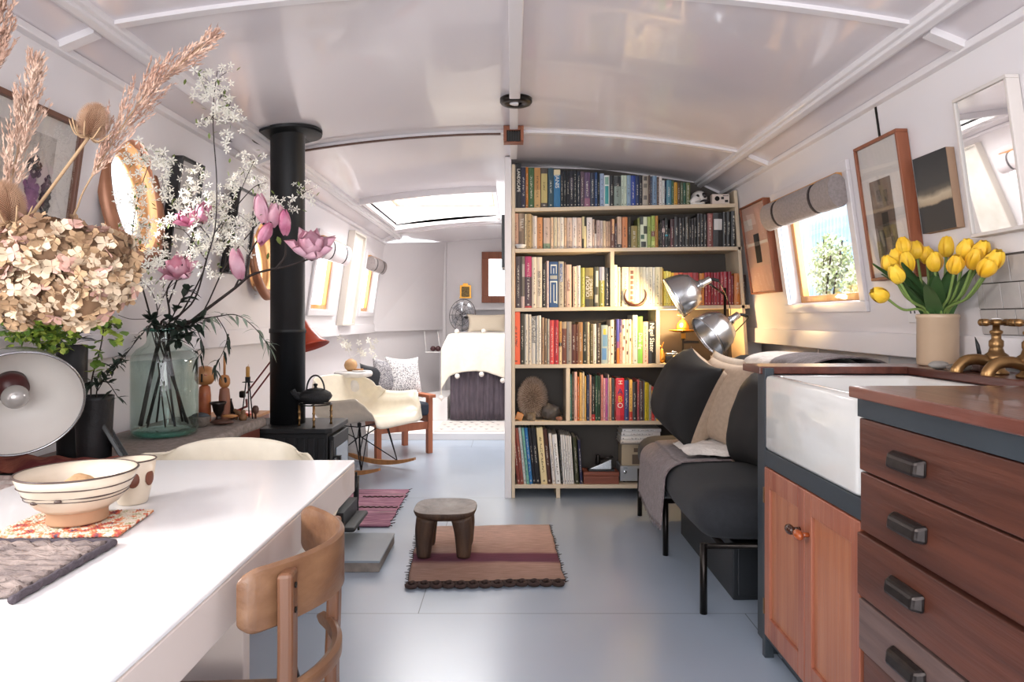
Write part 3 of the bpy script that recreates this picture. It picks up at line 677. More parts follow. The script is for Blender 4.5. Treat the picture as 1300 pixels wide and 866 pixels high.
put_row('third shelf left half', 2, row3, D)
E = cv(770, 318, 5.695)
cr = 'ece0b8'
row3b = [(53,79,105,'f0e8c8'),(80,101,120,'e8dcc0',{'b':((.1,.9,'5a4a3c',.4,.6),),'notext':1}),(102,111,128,'3a3028'),(113,163,120,cr),(165,204,120,'d8c8a8',{'b':tuple((.04+.13*i,.13+.13*i,'7a4a34',.2,.8) for i in range(7)),'notext':1,'n':'ring-patterned'}),(205,238,120,'e4d6b4'),(240,262,120,'d8cca8'),(263,284,120,'ece2c4'),(285,304,122,'f0e8d0'),(305,334,120,'e8dcbc'),(335,351,122,'f4eedc'),(352,388,120,'e8d8a8'),(389,405,120,'e0c890'),(406,414,130,'d8b040'),(415,430,150,'f0dc60'),(431,448,148,'f4e884'),(449,468,152,'f0d860'),(470,489,160,'e8b83c'),(490,520,160,'d87838'),(521,555,160,'c04830'),(556,590,162,'a83028'),(591,625,160,'b02c30'),(626,668,160,'8a2028'),(672,708,165,'c07830'),(710,734,160,'8a1c30'),(735,757,158,'981f34'),(758,775,160,'7a1a2c'),(776,799,160,'8f1d33'),(800,824,158,'841b2e'),(825,849,155,'961f34'),(850,880,152,'8a1c30'),(881,904,152,'7c1a2c'),(905,923,180,'6a1a26'),(925,972,165,'b87030'),(974,1010,175,'3a2620')]
put_row('third shelf right half', 2, row3b, E)
G = cv(645, 390, 6.5)
row4 = [(35,100,28,'e06038',{'n':'wide orange'}),(101,135,55,'3c3a30'),(137,165,58,'d8d0c0'),(166,193,60,'d0c4b4'),(194,228,78,'d8d0c4',{'t':[('Piet Oudolf',.034,'ink_k',DOWN,.72)],'n':'white with bold black lettering'}),(229,252,72,'c0bcb4'),(253,273,68,'e8e0d4'),(274,298,85,'a08068'),(299,321,92,'7a6450'),(322,343,97,'a8a498'),(344,381,108,'cc4848'),(383,418,107,'a82434'),(419,444,118,'b8864c',{'b':((.42,.5,'1f1c1a'),(0,.4,'d8b890'))}),(445,484,122,'6a3c30',{'b':((.84,1,'b09a80'),)}),(485,525,120,'908880'),(526,560,142,'5a3028'),(561,580,140,'6a3c34'),(581,618,125,'9a7048'),(619,652,122,'2a2c20'),(653,673,122,'d8c0a0'),(678,702,142,'5a5030'),(703,730,138,'dcd4c8'),(731,768,130,'3a2a20'),(770,825,148,'9aa8a8',{'b':((.1,.4,'5a86b8',.1,.8),(.45,.75,'6a90b0',.2,.95),(.75,.9,'c8b040',.3,.7)),'notext':1,'n':'blue patterned'}),(826,844,160,'d8d0c4'),(846,876,105,'e8d8c0',{'b':((.8,.84,'3a2c28',.3,.7),(.6,.64,'3a2c28',.2,.6),(.4,.44,'3a2c28',.4,.8),(.2,.24,'3a2c28',.2,.6)),'notext':1}),(878,894,108,'3a2c28'),(896,920,100,'5a5ab0',{'b':((0,.35,'c87838'),(.35,.5,'8a5080')),'notext':1}),(921,940,100,'d8a090',{'b':((.7,1,'5a4a80'),)}),(942,968,103,'e8d8c4',{'b':((.8,.88,'5a3028',.1,.6),(.55,.63,'3a2c24',.4,.9),(.3,.38,'8a4030',.1,.6)),'notext':1}),(969,994,103,'e0c8b4',{'b':((.7,.78,'3a2c24',.4,.9),(.45,.53,'6a3830',.1,.6),(.2,.28,'3a2c24',.4,.9)),'notext':1}),(995,1019,101,'e8d8c4',{'b':((.85,.9,'4a3028',.1,.6),(.5,.58,'3a2c24',.4,.9)),'notext':1}),(1020,1029,110,'e8c890'),(1030,1070,65,'b8bcb8'),(1072,1113,78,'78b048',{'t':[('Dola dig',.03,'ink_w',DOWN,.48)],'n':'bright green'}),(1115,1158,120,'e8a898'),(1160,1214,120,'1f1c1c',{'t':[('Nigel Slater',.038,'ink_w',DOWN,.62)],'n':'black with white serif lettering'})]
put_row('fourth shelf', 3, row4, G)
H = cv(645, 460, 6.5)
row5 = [(510,526,100,'2c6a6a'),(527,544,75,'3a3428'),(546,570,80,'e0b0a0'),(571,589,120,'c06838'),(590,604,85,'e8c078'),(605,617,90,'d8b888'),(618,630,82,'e8d8b8'),(631,645,115,'d0a860'),(650,669,105,'2c3a5a'),(671,689,105,'c09888'),(691,719,118,'1c1c1c',{'b':((0,.14,'b03030'),)}),(720,739,112,'2f5040'),(740,764,115,'1f3a2c'),(766,785,105,'c88078'),(786,804,130,'d8a0a8'),(805,824,132,'a85898'),(825,832,100,'e0d8d0'),(833,855,130,'c89878'),(857,879,132,'3c4a50'),(880,892,140,'8a3030'),(893,960,132,'c82838',{'b':((.0,.12,'b02030'),),'t':[('H',.036,'ink_w',DOWN,.9),('A',.05,'ink_b',FLAT,.68),('B',.052,'ink_y',FLAT,.5),('O',.046,'ink_w',FLAT,.35)],'n':'thick red with coloured letters'}),(961,998,150,'2f3a70'),(1000,1027,145,'e0b060',{'b':((0,.22,'c04030'),)}),(1028,1065,165,'2e2a30'),(1067,1085,145,'b05860'),(1086,1118,160,'4a3438'),(1119,1128,152,'788088'),(1129,1149,168,'d8c030'),(1150,1164,172,'b8a830'),(1165,1184,190,'a8a8a0'),(1185,1209,205,'c83830',{'b':((.5,.9,'d8b030'),)}),(1210,1224,215,'788088'),(1225,1258,230,'d8b838'),(1260,1290,235,'6a7a50'),(1291,1320,240,'b07840'),(1321,1345,238,'405a70')]
put_row('fifth shelf', 4, row5, H)
I = cv(645, 535, 6.5)
row6 = [(76,102,52,'7a3a34'),(104,130,52,'8a4a40'),(131,152,50,'c8ccc8'),(154,176,52,'7ab0a0'),(178,204,52,'2f6fa8'),(206,230,56,'20202a'),(232,268,56,'1b1b1f',{'n':'black with pale capitals'}),(274,326,50,'dcc898',{'n':'wide cream'}),(328,360,65,'4a2c24'),(368,394,100,'d8d0c8'),(397,436,108,'e2dfda')]
put_row('bottom shelf', 5, row6, I, lean=lambda i, n_: -.105+.002*i)
row6b = [(440,453,112,'2c2a28'),(455,470,110,'dedad6'),(472,488,112,'e2dfda'),(490,508,116,'dedad6'),(510,526,118,'e2dfda'),(527,545,122,'dedad6'),(556,586,130,'3a3c28'),(596,618,155,'2a2a48')]
put_row('bottom shelf', 5, row6b, I, lean=lambda i, n_: -.06)

# ---------------------------------------------------------------- objects on the shelves
def shz(k, px): return sz(k, bx(px))
M['bone'] = mat('bone_white', 'd8d4d0', .5, var=.08, vscale=30)
M['skullk'] = mat('black_glaze', '241f20', .3)
x, z = bx(889), shz(0, 889)
t = thing('animal_skull', 'small black and white animal skull at the right of the top shelf', 'skull', (x, 4.26, z))
mb = MB(); mb.ball((x+.01, 4.27, z+.05), (.05, .06, .046)); mb.tube([(x, 4.25, z+.045), (x-.03, 4.215, z+.03), (x-.06, 4.205, z+.012)], [.035, .022, .012], 12); mb.build('cranium', M['bone'], t)
mb = MB(); mb.ball((x+.03, 4.222, z+.06), (.018, .014, .018)); mb.ball((x-.012, 4.217, z+.052), (.012, .012, .014)); mb.ball((x+.035, 4.225, z+.02), (.03, .02, .016)); mb.build('eye_socket', M['skullk'], t)
mb = MB(); mb.tube(spline([(x+.05, 4.23, z+.02), (x, 4.2, z+.006), (x-.06, 4.2, z+.007)], 5), [.008]*11, 8); mb.build('jaw', M['bone'], t)
x0, x1 = bx(904.5), bx(926.5); z = shz(0, 915)
mb = MB(); mb.box((x0, 4.205, z), (x1, 4.25, z+.062)); o = mb.build('small_box', mat('pale_card', 'cfc0b6', .7), bevel=.002); tag(o, 'small pale card box with printed symbols at the right end of the top shelf', 'box')
mb = MB(); mb.lathe([(.012, 0), (.015, .001)], (x0+.03, 4.2045, z+.034), 20, 0, Matrix.Rotation(R(90), 4, 'X')); mb.box((x0+.055, 4.2042, z+.03), (x0+.072, 4.2052, z+.045)); mb.box((x0+.078, 4.2042, z+.012), (x0+.098, 4.2052, z+.026)); mb.box((x0+.065, 4.2042, z+.05), (x0+.1, 4.2052, z+.054)); mb.build('printed_marks', M['ink_k'], o)
mb = MB(); x = bx(661); z = shz(1, 661); mb.lathe([(1e-6, .004), (.025, .004), (.03, .016), (.036, .026), (.033, .026), (.026, .012), (1e-6, .01)], (x, 4.196+.001, z), 24); 
tag(mb.build('ornament_dish', M['bone']), 'tiny cream dish in front of the books at the left of the second shelf', 'dish')
# curved horn
x, z = bx(806.5), shz(2, 806)
pts = [(x+.066*math.sin(t), 4.196-.002*math.cos(3*t), z+.067-.062*math.cos(t)) for t in [R(-128+256*i/40) for i in range(41)]]
mb = MB(); mb.tube(pts, [.0025+.0075*math.sin(pi*(i/40)) for i in range(41)], 10); tag(mb.build('horseshoe_horn', mat('copper_brown_horn', '4a2412', .35, metal=.1, var=.2, vscale=30)), 'curved copper brown ring open at the top standing before the cream books', 'ornament')
# niche: pear, camera, bell
z = shz(3, 842); x = bx(842)
t = thing('brass_pear', 'brass pear ornament with stalk in the lit niche beside the camera', 'ornament', (x, 4.24, z))
mb = MB(); mb.lathe([(1e-6, 0), (.018, .004), (.026, .022), (.022, .045), (.012, .07), (.008, .085), (1e-6, .09)], (x, 4.24, z), 24); mb.build('body', M['gold'], t)
mb = MB(); mb.tube(spline([(x, 4.24, z+.088), (x+.004, 4.24, z+.11), (x+.012, 4.24, z+.13)], 4), .0025, 6); mb.tube(spline([(x+.003, 4.24, z+.1), (x-.012, 4.24, z+.105), (x-.018, 4.24, z+.1)], 4), [.003, .003, .004, .005, .006, .006, .005, .003, .001], 6); mb.build('stalk', M['gold'], t)
x = bx(857); 
t = thing('vintage_camera', 'old black and silver film camera in the lit niche', 'camera', (x, 4.24, z))
mb = MB(); mb.rbox((x-.055, 4.22, z), (x+.055, 4.255, z+.05), .008); mb.build('body', M['black'], t)
mb = MB(); mb.rbox((x-.05, 4.223, z+.05), (x+.05, 4.252, z+.064), .006); mb.rbox((x-.015, 4.225, z+.064), (x+.018, 4.25, z+.074), .005); mb.build('top_plate', M['chrome'], t)
mb = MB(); Mx = Matrix.Rotation(R(90), 4, 'X'); mb.lathe([(.024, 0), (.024, .014), (.021, .016), (.021, .026), (.016, .027), (.013, .018)], (x+.008, 4.222, z+.026), 28, 0, Mx); mb.build('lens', M['chrome'], t)
mb = MB(); mb.lathe([(1e-6, .0), (.0135, .0)], (x+.008, 4.203, z+.026), 20, 0, Mx); mb.build('lens_glass', M['skullk'], t)
x = bx(872); y = 4.3
t = thing('brass_bell_stand', 'brass bell and dish on a dark stand in the lit niche', 'ornament', (x, y, z))
mb = MB(); mb.lathe([(.07, 0), (.07, .006), (.01, .01), (.007, .02), (.007, .14), (.014, .15), (.014, .185), (.007, .19)], (x, y, z), 20); mb.box((x, y-.008, z+.12), (x+.1, y+.008, z+.136)); mb.build('stand', M['black'], t)
mb = MB(); mb.lathe([(1e-6, .19), (.05, .19), (.085, .2), (.088, .204), (.085, .206), (.04, .2), (.04, .2)], (x, y, z), 32); mb.build('dish', M['gold'], t)
mb = MB(); mb.lathe([(.04, .203), (.04, .22), (.036, .24), (.02, .262), (.008, .27), (.006, .285), (.008, .295), (1e-6, .3)], (x, y, z), 28); mb.tube(spline([(x-.035, y, z+.3), (x-.01, y, z+.296), (x+.01, y, z+.296), (x+.04, y, z+.305)], 4), .005, 6); mb.build('bell', M['gold'], t)
mb = MB(); mb.box((x-.014, y-.016, z+.15), (x+.014, y-.012, z+.185)); mb.build('clamp', M['gold'], t)
# bristly ornament row 5
z = BZ[4]; x = bx(677); y = 4.32
t = thing('bristly_brush_ornament', 'tall domed bristly brown ornament in the lower left niche', 'ornament', (x, y, z))
mb = MB(); mb.ball((x, y, z+.125), (.078, .075, .12)); mb.build('core', mat('brown_core', '6a5848', .9), t)
mb = MB()
for i in range(3200):
    k = i+.5; ph = math.acos(1-2*k/3200); th_ = pi*(1+5**.5)*k
    d = Vector((math.cos(th_)*math.sin(ph), math.sin(th_)*math.sin(ph), math.cos(ph)))
    if d.y > .5 or d.z < -.85: continue
    p = Vector((x, y, z+.125))+Vector((d.x*.076, d.y*.073, d.z*.118)); d2 = (d+Vector((random.uniform(-.3, .3), random.uniform(-.3, .3), random.uniform(-.3, .3)))).normalized()
    a = d2.orthogonal().normalized()*.0019; e = d2.cross(a); q = p+d2*random.uniform(.018, .032)
    mb.add([p+a, p-a*.5+e*.8, p-a*.5-e*.8, q], [(0, 1, 3), (1, 2, 3), (2, 0, 3)], i % 2)
mb.build('bristles', [mat('pale_bristle', 'cdb8a6', .8), mat('brown_bristle', 'a48c78', .8)], t)
def rock(mb, c, r, seed, amp=.25, seg=20):
    def dn(v):
        k = 1+amp*mnoise.noise(Vector(v)*2.2+Vector((seed, seed*2, 0))); return k
    n = seg; c = Vector(c)
    def fn(a, b_):
        ph = pi*b_; th_ = 2*pi*a; d = Vector((math.cos(th_)*math.sin(ph), math.sin(th_)*math.sin(ph), -math.cos(ph)))
        q = dn(d); return c+Vector((d.x*r[0], d.y*r[1], d.z*r[2]))*q
    mb.grid(fn, n, n//2); return mb
x = bx(700); mb = MB()
pts = [(x-.012+(.012+.0062*t)*math.cos(t)*1.25, 4.23+.004*t, z+.048+(.012+.0062*t)*math.sin(t)*.95) for t in [.35*i for i in range(28)]]
o = None
mb = MB(); rock(mb, (x, 4.25, z+.047), (.062, .035, .05), 3, .35); tag(mb.build('fossil', mat('dark_fossil', '4c4540', .55, var=.25, vscale=25, bump=.5, bscale=30)), 'dark rugged fossil leaning beside the bristly ornament', 'fossil')
mb = MB(); rock(mb, (bx(686), 4.215, z+.014), (.035, .012, .014), 9, .2)
x = bx(659.5); mb = MB(); mb.rbox((-.022, -.018, -.022), (.022, .018, .022), .005, M=Matrix.Translation((x, 4.222, z+.0265)) @ Matrix.Rotation(R(22), 4, 'Y')); tag(mb.build('wooden_cube', mat('pale_orange_wood', 'c08450', .5, var=.1)), 'small pale wooden block at the left end of the lower niche', 'block')
x = bx(674); mb = MB(); mb.lathe([(.026, 0), (.03, .008), (.028, .03), (.03, .045), (.025, .046), (1e-6, .044)], (x, 4.225, z), 16); tag(mb.build('bark_log', mat('rough_bark', '7a6a58', .9, var=.3, vscale=60, bump=.8, bscale=90)), 'short rough bark log in front of the bristly ornament', 'log')
x = bx(710); mb = MB(); rock(mb, (x, 4.215, z+.0135), (.022, .014, .014), 5, .15); tag(mb.build('seashell', mat('brown_shell', '8a5c48', .5, var=.4, vscale=50)), 'small brown striped shell at the right of the lower niche', 'shell')
# bottom shelf, right part
z = BZ[5]; x0, x1 = bx(741), bx(786)
t = thing('wooden_box', 'low reddish wooden box with hinged lid on the bottom shelf', 'box', ((x0+x1)/2, 4.27, z))
mb = MB(); mb.box((x0, 4.205, z), (x1, 4.34, z+.05)); mb.build('base', wood('red_box_wood', '6a3424', '80442f', axis='x'), t, bevel=.003)
mb = MB(); mb.box((x0-.001, 4.204, z+.0515), (x1+.001, 4.341, z+.074)); mb.build('lid', bpy.data.materials['red_box_wood'], t, bevel=.003)
zz = z+.0745; x0, x1 = bx(749), bx(777)
t = thing('block_plane', 'small grey metal hand plane resting on the wooden box', 'hand plane', ((x0+x1)/2, 4.25, zz))
mb = MB(); mb.box((x0-.006, 4.22, zz), (x1+.02, 4.28, zz+.012)); mb.build('sole', M['black'], t, bevel=.002)
mb = MB(); mb.prism([(x0, zz+.014), (x0+.03, zz+.012), (x1, zz+.012), (x1, zz+.072)], 0, .045, 0, Matrix.Translation((0, 4.272, 0)) @ Matrix.Rotation(R(90), 4, 'X')); mb.build('body', M['chrome'], t, bevel=.002)
mb = MB(); mb.lathe([(.014, 0), (.017, .03), (.012, .05), (.014, .062), (1e-6, .066)], (x0+.055, 4.25, zz+.035), 16); mb.tube([(x0+.07, 4.25, zz+.07), (x1-.01, 4.25, zz+.083), (x1+.012, 4.25, zz+.084)], [.006, .008, .006], 8); mb.build('knob', M['tube'], t)
x0 = bx(788.5); x1 = x0+.23
t = thing('radio', 'grey and silver box radio on the bottom shelf beside the sofa', 'radio', (x0+.1, 4.3, z))
mb = MB(); mb.box((x0, 4.235, z+.01), (x1, 4.4, z+.105)); mb.build('case', mat('silver_grey', '9a9ca0', .4, metal=.3), t, bevel=.004)
mb = MB(); mb.lathe([(.012, 0), (.012, .006), (.008, .008), (1e-6, .008)], (x0+.03, 4.235, z+.07), 20, 0, Mx); mb.box((x0+.02, 4.232, z+.092), (x0+.045, 4.2355, z+.097)); mb.build('dial', M['chrome'], t)
mb = MB()
for q in (.03, .2): mb.lathe([(.008, 0), (.01, .01)], (x0+q, 4.27, z), 12); mb.lathe([(.008, 0), (.01, .01)], (x0+q, 4.37, z), 12)
mb.build('feet', M['black'], t)
z2 = z+.1055
t = thing('archive_box', 'beige printed card box standing on the grey radio', 'box', (x0+.1, 4.3, z2))
mb = MB(); mb.box((x0+.01, 4.24, z2), (x0+.21, 4.38, z2+.135)); mb.build('carton', mat('beige_card', 'a89880', .7), t, bevel=.002)
mb = MB(); mb.box((x0+.075, 4.2385, z2+.01), (x0+.14, 4.2395, z2+.07)); mb.box((x0+.085, 4.2375, z2+.085), (x0+.11, 4.2395, z2+.11)); mb.build('printed_panel', mat('print_brown', '5a4c40', .7), t)
z3 = z2+.1355
mb = MB(); mb.box((x0-.005, 4.22, z3), (x0+.225, 4.4, z3+.006)); tag(mb.build('card_folder', mat('grey_board', '6e655c', .7)), 'thin grey board lying on top of the beige card box', 'folder')
z4 = z3+.0065
for i, (h, dx, cc, nm) in enumerate(((.016, .0, 'd0c8c0', 'lowest of the flat stack'), (.024, .004, 'dcd8d2', 'second up in the flat stack'), (.026, .008, 'd4d2d0', 'third up in the flat stack'), (.02, .014, 'd8d8d8', 'topmost of the flat stack'))):
    me = book_mesh(h, .24, .17, cc, (), True); o = bpy.data.objects.new('book', me); C.objects.link(o)
    o.rotation_euler = (0, R(90), 0); o.location = (x0+dx, 4.225+.004*i, z4+h/2); z4 += h+.0006
    tag(o, 'white book %s above the beige card box' % nm, 'book', 'white books stacked flat on the bottom shelf')
# ================================================================ SOFA
so = thing('daybed_sofa', 'charcoal cushioned daybed on a thin dark steel tube frame against the right wall', 'sofa', (1.05, 3.18, 0))
for x, y in ((.715, 2.55), (.715, 3.18), (.715, 3.82), (1.4, 2.55), (1.4, 3.82)):
    mb = MB(); mb.tube([(x, y, 0), (x, y, .262)], .0135, 12); mb.build('leg', M['tube'], so)
mb = MB()
for a, b_ in (((.715, 2.55), (1.4, 2.55)), ((.715, 3.82), (1.4, 3.82)), ((.79, 2.55), (.79, 3.82)), ((1.4, 2.55), (1.4, 3.82)), ((.715, 3.18), (1.4, 3.18))):
    mb.tube([(a[0], a[1], .252), (b_[0], b_[1], .252)], .0115, 10)
mb.build('frame', M['tube'], so)
def softbox(mb, a, b_, r, bul=.02):
    n0 = len(mb.v); mb.rbox(a, b_, r, 0, 6); cx, cy = (a[0]+b_[0])/2, (a[1]+b_[1])/2
    return mb
M['piping'] = mat('black_piping', '141416', .7)
M['seat'] = mat('charcoal_seat_cloth', '222327', .85, var=.1, vscale=60, bump=.2, bscale=250, sheen=.05)
def cushion_box(name, a, b_, r, bulge=.018):
    mb = MB(); x0, y0, z0 = a; x1, y1, z1 = b_; n = 14
    def warp(v):
        u = (v.x-(x0+x1)/2)/((x1-x0)/2); w = (v.y-(y0+y1)/2)/((y1-y0)/2); t = (v.z-(z0+z1)/2)/((z1-z0)/2)
        k = max(0, 1-u*u)*max(0, 1-w*w)
        v.z += t*bulge*k; v.x += u*bulge*max(0, 1-t*t)*max(0, 1-w*w)*.7; v.y += w*bulge*max(0, 1-t*t)*max(0, 1-u*u)*.7
        return v
    # dense superellipsoid-like box
    def side(fn): mb.grid(fn, n, n, 0, True)
    def pt(a_, b2, c_):
        v = Vector((a_, b2, c_)); p = []
        h = Vector(((x1-x0)/2, (y1-y0)/2, (z1-z0)/2)); rr = min(r, h.z*.98)
        q = Vector((a_*h.x, b2*h.y, c_*h.z)); core = Vector((max(-h.x+rr, min(h.x-rr, q.x)), max(-h.y+rr, min(h.y-rr, q.y)), max(-h.z+rr, min(h.z-rr, q.z))))
        d = q-core
        if d.length > 1e-9: q = core+d.normalized()*min(rr, d.length*1.0 if d.length < rr else rr)
        return warp(q+Vector(((x0+x1)/2, (y0+y1)/2, (z0+z1)/2)))
    def g(t):  # denser near the edges
        t = 2*t-1; return math.copysign(1-(1-abs(t))**1.5, t)
    side(lambda u, v: pt(g(u), g(v), 1)); side(lambda u, v: pt(g(1-u), g(v), -1)); side(lambda u, v: pt(g(u), -1, g(v))); side(lambda u, v: pt(g(1-u), 1, g(v))); side(lambda u, v: pt(1, g(u), g(v))); side(lambda u, v: pt(-1, g(1-u), g(v)))
    return mb
c1 = cushion_box('s', (.695, 2.515, .27), (1.38, 3.135, .455), .085).build('seat_cushion', M['seat'], so, weld=True)
c2 = cushion_box('s', (.695, 3.145, .27), (1.38, 3.84, .455), .085).build('seat_cushion', M['seat'], so, weld=True)
mb = MB(); mb.tube([(.705, 3.128, .29), (.685, 3.122, .36), (.71, 3.112, .43), (.8, 3.105, .466), (1.1, 3.1, .476), (1.3, 3.1, .472)], .0035, 8); mb.build('piping', M['piping'], c1)
cushion_box('s', (1.17, 2.56, .46), (1.44, 3.83, .90), .1).build('backrest', M['seat'], so, weld=True)
mb = MB(); mb.box((.865, 2.67, .0), (1.5, 3.5, .225)); mb.box((.88, 2.66, .02), (1.48, 2.67, .21)); tag(mb.build('storage_box', mat('black_box_paint', '1d2024', .5), bevel=.004), 'black storage box pushed under the daybed', 'storage box')
# throw on the seat
M['throw'] = mat('heather_wool', '8e7e7e', .95, c2='564a4a', vscale=45, bump=.5, bscale=160, stretch=(1, 4, 1), sheen=.3, ramp=(.3, .75))
def thr(u, v):
    # u along Y, v along the drape (from the back over the front edge and down)
    Yv = lerp(3.02, 3.53, u)+.012*math.sin(v*7+u*3)
    L_ = lerp(0, .83, v); bot = 0
    seam = .016*math.exp(-((Yv-3.14)/.025)**2)
    if Yv > 3.14: w_ = (Yv-3.49)/.345
    else: w_ = (Yv-2.825)/.31
    w_ = max(0, 1-w_*w_)
    if L_ < .40:
        x = 1.14-L_; z = .455+.018*max(0, 1-((x-1.04)/.345)**2)*w_+.008-seam*.5
    elif L_ < .56:
        t = (L_-.40)/.16*pi/2; x = .76-.081*math.sin(t); z = .383+.079*math.cos(t)-seam*.4*math.cos(t)
        x += seam*.5*math.sin(t)-.012*w_*math.sin(t)
    else: x = .679-.012*w_+.0*-.02*math.sin(u*9+1)*((L_-.56)/.27)-.012*((L_-.56)/.27); z = .383-(L_-.56)*(.72+.09*math.sin(u*5))
    return (x, Yv, z)
mb = MB(); mb.grid(thr, 30, 50); th_ = mb.build('wool_throw', M['throw'], solid=.007); tag(th_, 'heather grey wool throw draped over the front edge of the daybed seat', 'throw')
mb = MB(); quad = [thr(0, .18), thr(.5, .18), thr(.5, .3), thr(0, .3)]
def band(u, v): 
    p = Vector(thr(lerp(.0, .75, u), lerp(.16, .27, v))); return p+Vector((0, 0, .0055))
mb.grid(band, 12, 6); mb.build('dark_stripe', mat('umber_wool', '3e302c', .95, bump=.4, bscale=160), th_)
mb = MB()
for i in range(70):
    u = i/69; p = Vector(thr(u, 1)); mb.tube([p, p+Vector((random.uniform(-.004, .004), random.uniform(-.006, .006), -.02-random.random()*.012))], [.002, .0008], 4)
mb.build('fringe', M['throw'], th_)
M['ivory'] = mat('ivory_fleece', 'e2dad2', .95, var=.06, vscale=30, bump=.6, bscale=60, sheen=.3)
mb = MB()
def fl(u, v): 
    x = lerp(.79, 1.14, u); y = lerp(3.06, 3.36, v)+.02*math.sin(u*9); e = (1-(2*u-1)**6)*(1-(2*v-1)**6)
    return (x, y, .492+.03*e+.008*mnoise.noise(Vector((u*6, v*6, 1))))
mb.grid(fl, 24, 20); mb.grid(lambda u, v: Vector(fl(1-u, v))*1-Vector((0, 0, 2*(fl(1-u, v)[2]-.492)*.0+.004)), 24, 20); tag(mb.build('ivory_blanket', M['ivory']), 'folded ivory blanket lying on the daybed seat below the beige cushions', 'blanket')
# throws over the backrest
def bk(a, b_, dz):
    def fn(u, v):
        Yv = lerp(a, b_, u); L_ = lerp(0, .62, v)
        if L_ < .22: x = 1.145-.0*L_; z = .70+L_*.85
        elif L_ < .44:
            t = (L_-.22)/.22*pi; x = 1.3-.155*math.cos(t); z = .887+.045*math.sin(t)
        else: x = 1.455; z = .887-(L_-.44)
        return (x+dz*.3*math.sin(u*12), Yv+.01*math.sin(v*8), z+dz+.004*math.sin(u*17+v*4))
    return fn
mb = MB(); mb.grid(bk(2.86, 3.36, .006), 24, 36); tag(mb.build('white_throw', M['ivory'], solid=.008), 'white throw hung over the back of the daybed', 'throw')
mb = MB(); mb.grid(bk(2.62, 3.02, .018), 20, 36); tag(mb.build('taupe_throw', M['throw'], solid=.006), 'taupe wool throw over the daybed back nearest the sink', 'throw')
# cushions
M['velvet'] = mat('black_brown_velvet', '191615', .75, var=.25, vscale=6, bump=.12, bscale=8, sheen=.0)
M['linen'] = mat('beige_linen_cushion', 'b39c86', .9, var=.06, vscale=60, bump=.35, bscale=14, sheen=.15)
M['linen2'] = mat('pale_linen_cushion', 'c3b4a4', .9, var=.05, vscale=60, bump=.2, bscale=16)
def cush(label, c, nrm, up, w, h, t, m1, m2, seed):
    n_ = Vector(nrm).normalized(); uy = Vector(up); uy = (uy-n_*uy.dot(n_)).normalized(); ux = uy.cross(n_)
    mb = MB(); pillow(mb, c, ux, uy, n_, w, h, t, 0, 18, 1, seed); ob = mb.build('cushion', [m1, m2], weld=True); tag(ob, label, 'cushion'); return ob
cush('large dark velvet cushion with beige back at the far end of the daybed', (.87, 3.34, .72), (-.93, -.24, .3), (.42, -.15, .86), .37, .43, .33, M['velvet'], M['linen'], 1)
cush('crumpled beige linen cushion leaning behind the dark velvet one', (1.015, 3.24, .70), (-.93, -.3, .2), (.28, .05, .95), .40, .43, .17, M['linen'], M['linen2'], 4)
cush('pale linen cushion at the back of the daybed cushion row', (1.10, 3.46, .72), (-.93, -.3, .15), (.2, 0, .95), .40, .42, .13, M['linen2'], M['linen2'], 6)
cush('dark velvet cushion at the near end of the daybed beside the sink', (1.075, 2.78, .665), (-.9, -.3, .25), (.38, .05, .92), .42, .42, .32, M['velvet'], M['linen'], 9)

# ================================================================ READING LAMPS
def shade_mb(c, ax, r, dep, prof=None):
    Mx = axisM(ax); mb = MB()
    pr = [(r, dep), (r*.985, dep-.012), (r*.95, dep*.72), (r*.86, dep*.42), (r*.66, dep*.16), (r*.38, .012), (r*.22, 0), (r*.2, -.004)]
    inner = [(a-.003, z-.0) for a, z in pr]
    mb.lathe(pr, c, 40, 0, Mx); mb.f = mb.f[:-2]; mb.m = mb.m[:-2]; mb.sm = mb.sm[:-2]
    return mb, Mx
def reading_lamp(label, c, ax, r, dep, pole):
    ax = Vector(ax).normalized(); c = Vector(c)
    t = thing('clip_lamp', label, 'lamp', c)
    mb, Mx = shade_mb(c, ax, r, dep); mb.build('lamp_shade', M['chrome'], t, solid=.0025)
    mb = MB(); mb.lathe([(r+.002, dep-.004), (r+.004, dep), (r+.002, dep+.004), (r-.003, dep)], c, 40, 0, Mx, closed=True); mb.build('rim', M['chrome'], t)
    mb = MB(); mb.lathe([(.024, .002), (.026, -.02), (.02, -.03), (.02, -.07), (.014, -.075), (1e-6, -.076)], c, 20, 0, Mx); mb.build('lamp_holder', M['chrome'], t)
    e = c-ax*.075; 
    mb = MB(); mb.tube([c-ax*.05, c-ax*.05+Vector((.03, 0, .012)), e+Vector((.045, 0, -.01))], .009, 8); mb.build('switch', M['black'], t)
    mb = MB(); mb.tube([c-ax*.045, Vector(pole)], .006, 8); mb.build('arm', M['tube'], t)
    mb = MB(); mb.tube(spline([e, e+Vector((.05, .0, -.02)), Vector(pole)+Vector((.03, 0, -.08)), Vector(pole)+Vector((.012, 0, -.25))], 6), .003, 6); mb.build('flex', M['black'], t)
    mb = MB(); mb.ball(c+ax*.05, .03, 0, 16); bm = mb.build('bulb', M['bulb'], t)
    return t
M['bulb'] = mat('warm_bulb', 'fff0d0', .3, emit=('ffd9a0', 3.))
PX, PY = 1.235, 3.96
lp_ = thing('lamp_stand', 'thin dark floor stand behind the daybed carrying the two aluminium lamps', 'lamp stand', (PX, PY, 0))
mb = MB(); mb.tube([(PX, PY, 0), (PX, PY, 1.28)], .008, 10); mb.build('pole', M['tube'], lp_)
mb = MB(); mb.lathe([(.12, 0), (.12, .012), (.02, .022), (1e-6, .024)], (PX, PY, 0), 32); mb.build('base', M['black'], lp_)
